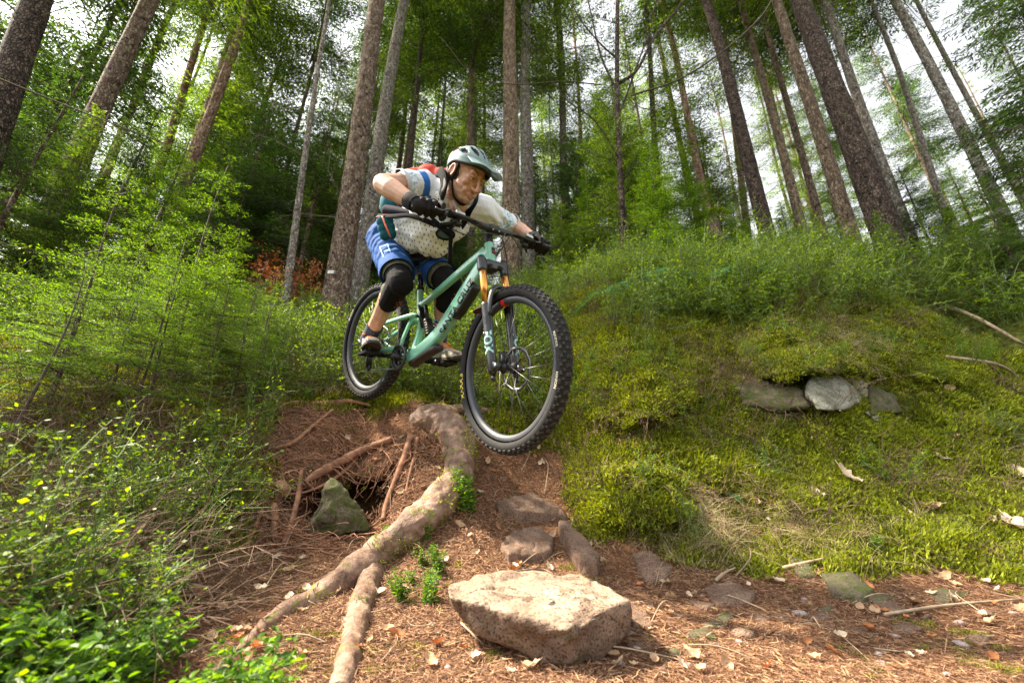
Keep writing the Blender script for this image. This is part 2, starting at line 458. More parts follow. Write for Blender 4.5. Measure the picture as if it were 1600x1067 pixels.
# polar grid, fine inside the view
na_f, na_c, nr = 620, 120, 430
ang = np.concatenate([np.linspace(-58, 58, na_f), np.linspace(58, 302, na_c + 2)[1:-1]])
ang = np.radians(ang)
rr = np.concatenate([[0.12, .3, .5, .7], np.exp(np.linspace(math.log(.85), math.log(7), 330)), np.exp(np.linspace(math.log(7.1), math.log(140), nr - 334))])
AA, RR = np.meshgrid(ang, rr)
gx = (RR * np.sin(AA)).ravel(); gy = (RR * np.cos(AA)).ravel()
gzv = ground(gx, gy)
def sstep(a, b, v): t = np.clip((v - a) / (b - a), 0, 1); return t * t * (3 - 2 * t)
def cavity(x, y):
    """weight of the hole washed out under the root bank"""
    return sstep(-1.24, -1.10, x) * (1 - sstep(-.74, -.62, x)) * sstep(2.24, 2.36, y) * (1 - sstep(2.86, 3.05, y))
_lx = np.linspace(-1.4, -.45, 40); _ly = []
for q_ in _lx:
    yy_ = np.linspace(2.2, 3.0, 90); zz_ = ground(np.full(90, q_), yy_); a_, b_ = proj(np.stack([np.full(90, q_), yy_, zz_], -1))
    tg = np.interp(a_, [400, 440, 500, 560, 600, 640], [760, 748, 742, 730, 722, 712]); k_ = np.argmax(b_ < tg); _ly.append(yy_[k_] if (b_ < tg).any() else 2.6)
_ly = np.convolve(np.pad(_ly, 2, mode='edge'), np.ones(5) / 5, 'valid'); print('lip', _ly.round(2)[::6])
def lip_y(x): return np.interp(x, _lx, _ly) + .035 * vnoise(np.stack([x, x * 0, x * 0], -1), 11)
def hole(p): return cavity(np.array([p[0]]), np.array([p[1]]))[0] > .15 and p[1] < lip_y(np.array([p[0]]))[0]
_cv = cavity(gx, gy); gz_mesh = gzv * (1 - _cv) + np.minimum(gzv, -.06 + .02 * vnoise(np.stack([gx, gy, gx * 0], -1), 12)) * _cv
gmb = MB(); nA = len(ang)
_GZ = gzv.reshape(len(rr), nA)[:, :na_f]
def gfast(x, y):
    """height of the ground mesh (inside the view wedge from its grid, elsewhere computed)"""
    x = np.atleast_1d(np.asarray(x, float)); y = np.atleast_1d(np.asarray(y, float))
    a = np.degrees(np.arctan2(x, y)); r_ = np.hypot(x, y); ok = (np.abs(a) < 57.9) & (r_ > .2) & (r_ < 130)
    fi = np.clip((a + 58) / 116 * (na_f - 1), 0, na_f - 1.001); fr = np.clip(np.interp(r_, rr, np.arange(len(rr))), 0, len(rr) - 1.001)
    i0 = fi.astype(int); r0 = fr.astype(int); u = fi - i0; v = fr - r0
    z = (_GZ[r0, i0] * (1 - u) + _GZ[r0, i0 + 1] * u) * (1 - v) + (_GZ[r0 + 1, i0] * (1 - u) + _GZ[r0 + 1, i0 + 1] * u) * v
    if not ok.all(): z[~ok] = ground(x[~ok], y[~ok])
    return z
def gz(x, y): return float(gfast([x], [y])[0])
def on_ground(px, py):
    """first hit of the pixel ray with the ground"""
    ds = np.exp(np.linspace(math.log(.7), math.log(40), 700))
    pts = P(px, py, 1.0)[None] * ds[:, None]
    g = gfast(pts[:, 0], pts[:, 1])
    k = np.argmax(pts[:, 2] < g)
    if not (pts[:, 2] < g).any(): return pts[-1]
    t0, t1 = ds[max(0, k - 1)], ds[k]
    for _ in range(6):
        tm = (t0 + t1) / 2; q = P(px, py, tm)
        if q[2] < gz(q[0], q[1]): t1 = tm
        else: t0 = tm
    return P(px, py, t1)

ii = np.arange(len(rr) - 1)[:, None]; jj = np.arange(nA)[None, :]; j2 = (jj + 1) % nA
gmb.add(np.stack([gx, gy, gz_mesh], -1), np.stack([ii * nA + jj, (ii + 1) * nA + jj, (ii + 1) * nA + j2, ii * nA + j2], -1).reshape(-1, 4))
gmb.ng.append(np.arange(nA)); gmb.ngm.append(0)

def groundmat():
    m, nt, out = new_mat('forest_floor'); L = nt.links.new
    b = nt.nodes.new('ShaderNodeBsdfPrincipled'); b.inputs['Roughness'].default_value = .95; b.inputs['Specular IOR Level'].default_value = .15
    geo = nt.nodes.new('ShaderNodeNewGeometry')
    def noise(s, d=8, r=.6):
        n = nt.nodes.new('ShaderNodeTexNoise'); n.inputs['Scale'].default_value = s; n.inputs['Detail'].default_value = d; n.inputs['Roughness'].default_value = r
        L(geo.outputs['Position'], n.inputs['Vector']); return n
    def ramp(src, stops):
        r = nt.nodes.new('ShaderNodeValToRGB'); cr = r.color_ramp
        cr.elements[0].position, cr.elements[0].color = stops[0][0], (*stops[0][1], 1)
        cr.elements[1].position, cr.elements[1].color = stops[-1][0], (*stops[-1][1], 1)
        for p_, c_ in stops[1:-1]:
            e = cr.elements.new(p_); e.color = (*c_, 1)
        L(src, r.inputs['Fac']); return r
    n1 = noise(5); n2 = noise(60, 6, .7); n3 = noise(22, 8, .7)
    soil = ramp(n1.outputs['Fac'], [(.3, (.060, .026, .014)), (.5, (.145, .064, .030)), (.7, (.24, .12, .055))])
    lit = ramp(n2.outputs['Fac'], [(.35, (.05, .022, .012)), (.52, (.17, .08, .04)), (.66, (.42, .26, .15))])
    mx = nt.nodes.new('ShaderNodeMixRGB'); mx.inputs[0].default_value = .5; L(soil.outputs[0], mx.inputs[1]); L(lit.outputs[0], mx.inputs[2])
    moss = ramp(n3.outputs['Fac'], [(.3, (.020, .022, .005)), (.5, (.075, .088, .012)), (.68, (.16, .18, .02))])
    at = nt.nodes.new('ShaderNodeAttribute'); at.attribute_name = 'zone'
    mix = nt.nodes.new('ShaderNodeMixRGB'); L(at.outputs['Fac'], mix.inputs[0]); L(moss.outputs[0], mix.inputs[1]); L(mx.outputs[0], mix.inputs[2])
    L(mix.outputs[0], b.inputs['Base Color'])
    bp = nt.nodes.new('ShaderNodeBump'); bp.inputs['Strength'].default_value = 1; bp.inputs['Distance'].default_value = .018
    ad = nt.nodes.new('ShaderNodeMath'); ad.operation = 'ADD'; L(n2.outputs['Fac'], ad.inputs[0]); L(n3.outputs['Fac'], ad.inputs[1])
    L(ad.outputs[0], bp.inputs['Height']); L(bp.outputs[0], b.inputs['Normal']); L(b.outputs[0], out.inputs[0])
    return m
g_obj = gmb.build('ground', groundmat())
tag(g_obj, 'forest floor of brown needle litter with mossy slopes', kind='structure')
vcat(g_obj, np.maximum(dirtness(gx, gy, gzv), _cv))
# the root mat that roofs the hole
nx_, ny_ = 150, 70
X_, U_ = np.meshgrid(np.linspace(-1.34, -.52, nx_), np.linspace(0, 1, ny_), indexing='ij'); X_ = X_.ravel(); U_ = U_.ravel()
Y_ = lip_y(X_) + U_ * (3.22 - lip_y(X_)); Zt = ground(X_, Y_) + .006 - .03 * np.exp(-U_ / .03)
th_ = (.035 + .10 * np.clip(U_ * 2, 0, 1)) * (1 + .5 * vnoise(np.stack([X_, Y_, Zt], -1), 14))
edge = np.minimum((X_ + 1.34) / .06, (-.52 - X_) / .06).clip(0, 1); Zt = Zt - (1 - edge) * .05
i_ = np.arange(nx_ - 1)[:, None]; j_ = np.arange(ny_ - 1)[None]
Qm = np.stack([i_ * ny_ + j_, (i_ + 1) * ny_ + j_, (i_ + 1) * ny_ + j_ + 1, i_ * ny_ + j_ + 1], -1).reshape(-1, 4)
mat_mb = MB(); mat_mb.add(np.stack([X_, Y_, Zt], -1), Qm); mat_mb.add(np.stack([X_, Y_ + .01 * (U_ < .01), Zt - th_], -1), Qm[:, ::-1])
i1 = np.arange(nx_ - 1) * ny_; off_ = nx_ * ny_
mat_mb.q.append(np.stack([i1, i1 + off_, i1 + ny_ + off_, i1 + ny_], -1)); mat_mb.qm.append(np.zeros(nx_ - 1, int))
shelf = mat_mb.build('ground_ledge', g_obj.data.materials[0]); tag(shelf, kind='structure'); vcat(shelf, np.concatenate([dirtness(X_, Y_, Zt), np.ones(len(X_))]))
# ================================================================ organic mesh tools
def voxel(o, size, smooth=4, factor=.5, dec=None):
    """fuse the shells of a mesh object into one skin"""
    md = o.modifiers.new('r', 'REMESH'); md.mode = 'VOXEL'; md.voxel_size = size; md.use_smooth_shade = True
    if smooth:
        sm = o.modifiers.new('s', 'SMOOTH'); sm.iterations = smooth; sm.factor = factor
    if dec:
        dc = o.modifiers.new('d', 'DECIMATE'); dc.ratio = dec
    dg = bpy.context.evaluated_depsgraph_get(); dg.update()
    me = bpy.data.meshes.new_from_object(o.evaluated_get(dg))
    old = o.data; me.name = o.name
    o.modifiers.clear(); o.data = me
    if not len(me.materials):
        for m in old.materials: me.materials.append(m)
    bpy.data.meshes.remove(old)
    return o

def ico(mb, c, r, M=None, mat=0, n=14):
    """ellipsoid"""
    r = np.broadcast_to(np.asarray(r, float), (3,))
    th = np.linspace(0, PI, n); ph = np.linspace(0, 2 * PI, 2 * n, endpoint=False)
    T, Pp = np.meshgrid(th[1:-1], ph, indexing='ij')
    V = np.stack([np.sin(T) * np.cos(Pp), np.sin(T) * np.sin(Pp), np.cos(T)], -1).reshape(-1, 3)
    V = np.concatenate([V, [[0, 0, 1], [0, 0, -1]]]) * r
    if M is not None: V = V @ np.asarray(M).T
    V = V + np.asarray(c, float)
    a, b = n - 2, 2 * n
    i = np.arange(a - 1)[:, None]; j = np.arange(b)[None]; j2 = (j + 1) % b
    Q = np.stack([i * b + j, (i + 1) * b + j, (i + 1) * b + j2, i * b + j2], -1).reshape(-1, 4)
    base = mb.n
    mb.add(V, Q, mat)
    jj = np.arange(b); jj2 = (jj + 1) % b
    tri = np.concatenate([np.stack([np.full(b, a * b), jj, jj2], -1), np.stack([np.full(b, a * b + 1), (a - 1) * b + jj2, (a - 1) * b + jj], -1)])
    mb.t.append(tri + base); mb.tm.append(np.full(len(tri), mat))

def cap(mb, a, b, ra, rb, mat=0, seg=14, k=1):
    """tapered capsule"""
    a = np.asarray(a, float); b = np.asarray(b, float)
    t = np.linspace(0, 1, 5)[:, None]
    mb.tube(a + (b - a) * t, ra + (rb - ra) * t[:, 0], seg, mat)
    ico(mb, a, ra, None, mat, 9); ico(mb, b, rb, None, mat, 9)

def text2d(s, size=1.0, weight=.0, shear=0.0, width=1.0):
    cu = bpy.data.curves.new('t', 'FONT'); cu.body = s; cu.size = size; cu.offset = weight; cu.shear = shear
    cu.align_x = 'CENTER'; cu.align_y = 'CENTER'; cu.resolution_u = 3
    o = bpy.data.objects.new('t', cu); COL.objects.link(o)
    dg = bpy.context.evaluated_depsgraph_get(); dg.update()
    me = bpy.data.meshes.new_from_object(o.evaluated_get(dg))
    V = np.array([v.co[:] for v in me.vertices]); V[:, 0] *= width
    F = [list(p.vertices) for p in me.polygons]
    bpy.data.objects.remove(o); bpy.data.curves.remove(cu); bpy.data.meshes.remove(me)
    return V, F
def place_text(mb, V, F, o, ex, ey, mat=0, fn=None):
    W = np.asarray(o) + V[:, :1] * np.asarray(ex) + V[:, 1:2] * np.asarray(ey)
    if fn: W = fn(W)
    base = mb.n
    mb.v.append(W); mb.n += len(W)
    for f in F: mb.ng.append(np.array(f) + base); mb.ngm.append(mat)

# ================================================================ mountain bike
BQ = [-0.87087, 2.62056, 1.04468, -0.714638, 0.388295, 0.121317]
STEER, COMP = -0.1436, 0.0375
def _Rm(y, p, r):
    cy, sy = math.cos(y), math.sin(y); cp, sp = math.cos(p), math.sin(p); cr, sr = math.cos(r), math.sin(r)
    return np.array([[cy, -sy, 0], [sy, cy, 0], [0, 0, 1]]) @ np.array([[cp, 0, sp], [0, 1, 0], [-sp, 0, cp]]) @ np.array([[1, 0, 0], [0, cr, -sr], [0, sr, cr]])
BM = _Rm(*BQ[3:]); BT = np.array(BQ[:3])
def BW(l): return BM @ np.asarray(l, float) + BT          # bike local -> world
def BL(w): return BM.T @ (np.asarray(w, float) - BT)
def Bk(px, py, yl=0.0):
    """bike-local point where a pixel ray meets the plane at distance yl beside the bike's centre plane"""
    D = BM.T @ P(px, py, 1.0); t0 = BM.T @ BT
    s = (yl + t0[1]) / D[1]
    return D * s - t0
HT = np.array([.909, 0, .60]); SAX = np.array([.4226, 0, -.906]); SPR = np.array([.906, 0, .4226])
def ST_(a, p, y=0.0):
    v = SAX * a + SPR * p + np.array([0, y, 0]); k = -SAX; c, s = math.cos(STEER), math.sin(STEER)
    return HT + v * c + np.cross(k, v) * s + k * np.dot(k, v) * (1 - c)
HUBF = ST_(.683 - COMP, .044)

M_green = plain('mint_green_carbon', (.17, .43, .30), .28, var=.04, coat=.5)
M_brown = plain('dark_down_tube_guard', (.030, .020, .016), .5, var=.2)
M_black = plain('black_anodised', (.010, .010, .011), .42, var=.2, spec=.4)
M_rubber = plain('tyre_rubber', (.017, .016, .0155), .8, spec=.25, var=.25, vscale=60, bump=.3)
M_knob = plain('worn_tread_rubber', (.045, .041, .037), .9, spec=.2, var=.4, vscale=80, bump=.3)
M_rim = plain('carbon_rim', (.026, .028, .033), .55, var=.12, coat=.15)
M_gold = plain('gold_stanchion', (.66, .30, .07), .22, metal=.85, var=.04)
M_steel = plain('bright_steel', (.45, .44, .43), .3, metal=.9, var=.15)
M_dsteel = plain('dark_steel', (.12, .12, .12), .35, metal=.8, var=.3)
M_red = plain('red_sticker', (.55, .02, .02), .4, var=.1)
M_yel = plain('yellow_lettering', (.75, .60, .06), .6, var=.15)
M_cream = plain('worn_cream_lettering', (.42, .38, .27), .7, var=.3)
M_mintp = plain('mint_lettering', (.30, .58, .50), .5, var=.1)
M_txtk = plain('black_lettering', (.010, .012, .012), .4, var=.1)
M_blue = plain('blue_anodised', (.05, .25, .4), .3, metal=.6)
M_sad = plain('saddle_cover', (.020, .018, .019), .35, var=.2, bump=.1)

bike = empty('mountain_bike')
bike.matrix_world = Matrix.Translation(Vector(BT)) @ Matrix(BM.tolist()).to_4x4()
tag(bike, 'mint green full suspension mountain bike dropping off the root ledge under the rider', 'mountain bike')
def bpart(mb, name, mat, parent=None, smooth=True): return mb.build(name, mat, parent or bike, smooth)

def loft(mb, pts, hin, hy, sq=3.0, seg=20, mat=0, yoff=None):
    """frame member in the bike's plane: hin = half depth in plane, hy = half width"""
    pts = np.asarray(pts, float); m = len(pts)
    hin = np.broadcast_to(hin, (m,)); hy = np.broadcast_to(hy, (m,))
    T = np.gradient(pts, axis=0); T /= np.linalg.norm(T, axis=1)[:, None]
    a = np.linspace(0, 2 * PI, seg, endpoint=False)
    ca = np.sign(np.cos(a)) * np.abs(np.cos(a)) ** (2 / sq); sa = np.sign(np.sin(a)) * np.abs(np.sin(a)) ** (2 / sq)
    V = []
    for i in range(m):
        B = np.array([0, 1., 0]); B = unit(B - T[i] * T[i][1]); N = np.cross(B, T[i])
        V.append(pts[i] + ca[:, None] * N * hin[i] + sa[:, None] * B * hy[i])
    base = mb.n
    i = np.arange(m - 1)[:, None]; j = np.arange(seg)[None]; j2 = (j + 1) % seg
    mb.add(np.concatenate(V), np.stack([i * seg + j, i * seg + j2, (i + 1) * seg + j2, (i + 1) * seg + j], -1).reshape(-1, 4), mat)
    mb.ng.append(np.arange(seg)[::-1] + base); mb.ngm.append(mat)
    mb.ng.append(np.arange(seg) + base + (m - 1) * seg); mb.ngm.append(mat)

def spline(pts, n=20):
    """Catmull-Rom through points"""
    p = np.asarray(pts, float); p = np.concatenate([[2 * p[0] - p[1]], p, [2 * p[-1] - p[-2]]])
    out = []
    ns = len(p) - 3
    for k in range(ns):
        a, b, c, d = p[k:k + 4]
        for t in np.linspace(0, 1, max(2, n // ns), endpoint=(k == ns - 1)):
            out.append(.5 * ((2 * b) + (c - a) * t + (2 * a - 5 * b + 4 * c - d) * t * t + (3 * b - a - 3 * c + d) * t ** 3))
    return np.array(out)

# ---- frame
fm = MB()
ht0, ht1 = HT - SAX * .002, HT + SAX * .112
loft(fm, [ht0, ht0 + SAX * .03, (ht0 + ht1) / 2, ht1 - SAX * .02, ht1], [.025, .024, .023, .026, .028], [.025, .024, .023, .026, .028], 2.2)
tt = spline([Bk(763, 392), Bk(745, 404), Bk(705, 438), Bk(668, 470), Bk(656, 478)], 14)
loft(fm, tt, np.interp(np.linspace(0, 1, len(tt)), [0, .15, .5, 1], [.042, .026, .021, .017]), np.interp(np.linspace(0, 1, len(tt)), [0, .5, 1], [.022, .019, .016]), 3)
dt = spline([Bk(762, 404), Bk(748, 425), Bk(723, 465), Bk(700, 502), Bk(679, 531), Bk(655, 552), Bk(642, 560)], 24)
loft(fm, dt, np.interp(np.linspace(0, 1, len(dt)), [0, .15, .5, .8, 1], [.032, .038, .039, .038, .034]), np.interp(np.linspace(0, 1, len(dt)), [0, .5, 1], [.024, .027, .034]), 3.6)
st_top = Bk(657, 451)
loft(fm, [st_top, Bk(656.5, 465), Bk(656.5, 480), Bk(657, 500)], [.0185, .0175, .017, .014], [.019, .018, .018, .016], 2.5)
loft(fm, spline([Bk(650, 556), Bk(651, 540), Bk(655, 525), Bk(657, 514)], 8), [.034, .026, .022, .020, .018, .017, .016, .014][:len(spline([Bk(650,556),Bk(651,540),Bk(655,525),Bk(657,514)],8))], [.034, .030, .026, .022, .020, .020, .018, .016][:len(spline([Bk(650,556),Bk(651,540),Bk(655,525),Bk(657,514)],8))], 3)
loft(fm, spline([Bk(657, 500), Bk(657, 514)], 4), .012, .018, 3)
bb = Bk(636, 560)
fm.tube([bb + [0, -.037, 0], bb + [0, .037, 0]], .026, 20)
frame = bpart(fm, 'frame', M_green)
voxel(frame, .0042, 5)
# shuttle guard + down tube pad (dark)
g = MB()
gp = spline([Bk(686, 543), Bk(670, 552), Bk(654, 563), Bk(646, 569)], 8)
loft(g, gp, .018, .031, 3)
bpart(g, 'chin_guard', M_brown)
g = MB()
gp = spline([Bk(746, 446), Bk(736, 462), Bk(721, 486), Bk(713, 498)], 8)
loft(g, gp, np.interp(np.linspace(0, 1, len(gp)), [0, .15, .8, 1], [.004, .014, .013, .004]), .0285, 3)
bpart(g, 'down_tube_pad', M_txtk)
# lettering on the down tube
tm = MB()
V, F = text2d('SANTA CRUZ', .054, .0012, 0.0, 1.12)
a0, a1 = Bk(688, 521, -.03), Bk(737, 437, -.03)
ex = unit(a1 - a0); ey = unit(np.cross([0, -1., 0], ex)); 
Lw = V[:, 0].max() - V[:, 0].min(); V[:, 0] *= np.linalg.norm(a1 - a0) / Lw
mid = (a0 + a1) / 2; mid[1] = -.0335
place_text(tm, V, F, mid, ex, ey)
# wrap the letters onto the tube by shrinking towards its skin
lt = bpart(tm, 'lettering', M_txtk, frame)
from mathutils.bvhtree import BVHTree
def wrap_on(o, target, fn_dir, off=.0015, back=.3):
    """lay flat print on a surface: cast each vertex along fn_dir(co) onto the target mesh"""
    tm_ = target.data; bv = BVHTree.FromPolygons([v.co[:] for v in tm_.vertices], [list(p.vertices) for p in tm_.polygons])
    import bmesh
    bm_ = bmesh.new(); bm_.from_mesh(o.data); bmesh.ops.triangulate(bm_, faces=bm_.faces[:])
    for _ in range(2):
        le = [e for e in bm_.edges if e.calc_length() > .010]
        if le: bmesh.ops.subdivide_edges(bm_, edges=le, cuts=1); bmesh.ops.triangulate(bm_, faces=bm_.faces[:])
    for v in bm_.verts:
        d = Vector(fn_dir(v.co)); h = bv.ray_cast(v.co - d * back, d)
        if h[0] is not None: v.co = h[0] - d * off
    bm_.to_mesh(o.data); bm_.free()
wrap_on(lt, frame, lambda c: (0, 1, 0), .0016, .1)
# head badge
hb_ = MB(); hb_.box(HT + SAX * .05 + SPR * .0255, (.003, .02, .032), np.stack([SPR, [0, 1, 0], -SAX], 1)); bpart(hb_, 'head_badge', M_txtk)
hb_ = MB(); hb_.box(HT + SAX * .058 + SPR * .0275, (.002, .011, .010), np.stack([SPR, [0, 1, 0], -SAX], 1)); bpart(hb_, 'badge_emblem', M_red)
hb_ = MB(); q = Bk(739, 438, -.033); hb_.box(q, (.030, .003, .012), np.stack([unit(Bk(745, 441, -.033) - q), [0, 1, 0], unit(np.cross(unit(Bk(745, 441, -.033) - q), [0, 1, 0]))], 1)); bpart(hb_, 'frame_sticker', M_cream)

# ---- swingarm
sa = MB()
for s in (-1, 1):
    y0 = .072 * s
    q0 = np.array([0.01, y0, 0.012]); qa = Bk(612, 511, 0); qb = Bk(648, 497, 0); qc = Bk(658, 495, 0)
    qa = np.array([qa[0], .070 * s, qa[2]]); qb = np.array([qb[0], .045 * s, qb[2]]); qc = np.array([qc[0], .028 * s, qc[2]])
    pp = spline([q0, qa, qb, qc], 14); loft(sa, pp, np.interp(np.linspace(0, 1, len(pp)), [0, .4, .8, 1], [.012, .012, .015, .016]), [.009] * len(pp), 3)
    cs0 = np.array([0.01, y0, -.005]); cs1 = np.array([.20, .062 * s, -.045]); cs2 = np.array([.36, .045 * s, -.005]); 
    pp = spline([cs0, cs1, cs2], 12); loft(sa, pp, .015, .009, 3)
    u0 = Bk(650, 503); u1 = Bk(641, 530); u2 = Bk(636, 545)
    pp = spline([[u0[0], .034 * s, u0[2]], [u1[0], .045 * s, u1[2]], [u2[0], .045 * s, u2[2]], cs2], 10); loft(sa, pp, [.013] * len(pp), .009, 3)
    sa.tube([[0, y0 - .008, 0], [0, y0 + .008, 0]], .020, 14)
sa.tube([Bk(650, 500) + [0, -.04, 0], Bk(650, 500) + [0, .04, 0]], .013, 12)
bpart(sa, 'swingarm', M_green); 
sab = bike.children[-1] if bike.children else None
for o_ in bike.children:
    if o_.name.startswith('swingarm'): voxel(o_, .0045, 3)
lk = MB()
lk.tube([Bk(658, 495) + [0, -.036, 0], Bk(658, 495) + [0, .036, 0]], .009, 12)
loft(lk, [Bk(658, 478), Bk(660, 495), Bk(664, 512)], .010, .022, 3)
lk.tube([Bk(649, 500) + [0, -.05, 0], Bk(649, 500) + [0, -.043, 0]], .008, 10)
bpart(lk, 'suspension_link', M_black)
sh = MB()
s0, s1 = Bk(665, 478), Bk(672, 527)
sh.tube([s0, s0 + (s1 - s0) * .5], .012, 14); sh.tube([s0 + (s1 - s0) * .45, s1], .024, 16)
for t in np.linspace(.1, .9, 6):
    sh.tube([s0 + (s1 - s0) * (.45 + .5 * t), s0 + (s1 - s0) * (.47 + .5 * t)], .0265, 16)
sh.tube([Bk(680, 505), Bk(690, 512)], .014, 12)
bpart(sh, 'shock_absorber', M_black)
sh = MB(); sh.tube([s0 + (s1 - s0) * -.05, s0 + (s1 - s0) * .46], .0085, 12); bpart(sh, 'shock_shaft', M_steel)
sh = MB(); sh.tube([Bk(678, 500, -.02), Bk(681, 501, -.02)], .007, 10); bpart(sh, 'shock_dial', M_blue)
sh = MB(); sh.tube([Bk(683, 507, -.02), Bk(686, 508, -.02)], .006, 10); bpart(sh, 'shock_dial', M_red)

# ---- seat post and saddle
sp = MB(); pz = unit(Bk(657, 425) - st_top)
sp.tube([st_top - pz * .02, Bk(657, 428)], .0150, 16); bpart(sp, 'seat_post', plain('seat_post_black', (.02, .02, .022), .15, var=.1, coat=.6))
sp = MB(); sp.tube([Bk(657, 430), Bk(657, 421), Bk(657, 419)], [.0185, .0185, .014], 16); bpart(sp, 'post_collar', M_dsteel)
sp = MB(); sp.tube([st_top - pz * .012, st_top + pz * .004], .0215, 18); bpart(sp, 'seat_clamp', M_black)
sd = MB(); c = Bk(659, 404)
sdx = unit(np.array([1, 0, .12])); sdz = np.cross(sdx, [0, 1, 0]) * -1
sdz = unit(np.cross([0, 1., 0], sdx)) * -1 if np.cross([0, 1., 0], sdx)[2] > 0 and False else np.array([-sdx[2], 0, sdx[0]])
for t, w, h, dz in [(-.115, .074, .022, .011), (-.075, .070, .025, .007), (-.025, .050, .023, .002), (.025, .033, .021, 0), (.075, .024, .019, .003), (-.13, .070, .018, .012), (-.10, .076, .024, .010), (-.05, .062, .024, .004), (0, .040, .022, 0), (.05, .028, .02, .002), (.10, .021, .018, .004), (.135, .015, .014, .002)]:
    ico(sd, c + sdx * t + sdz * dz, (.036, w, h), np.stack([sdx, [0, 1, 0], sdz], 1))
sad = bpart(sd, 'saddle', M_sad); voxel(sad, .004, 8)
rl = MB()
for s in (-1, 1):
    rl.tube(spline([c + sdx * .12 + [0, s * .01, 0], c + sdx * .06 - sdz * .035 + [0, s * .022, 0], c - sdx * .03 - sdz * .04 + [0, s * .022, 0], c - sdx * .09 + sdz * 0 + [0, s * .03, 0]], 14), .0035, 8)
bpart(rl, 'saddle_rails', M_dsteel)
rl = MB(); rl.box(c - sdz * .042, (.045, .055, .022), np.stack([sdx, [0, 1, 0], sdz], 1)); bpart(rl, 'seat_clamp_head', M_black, smooth=False)

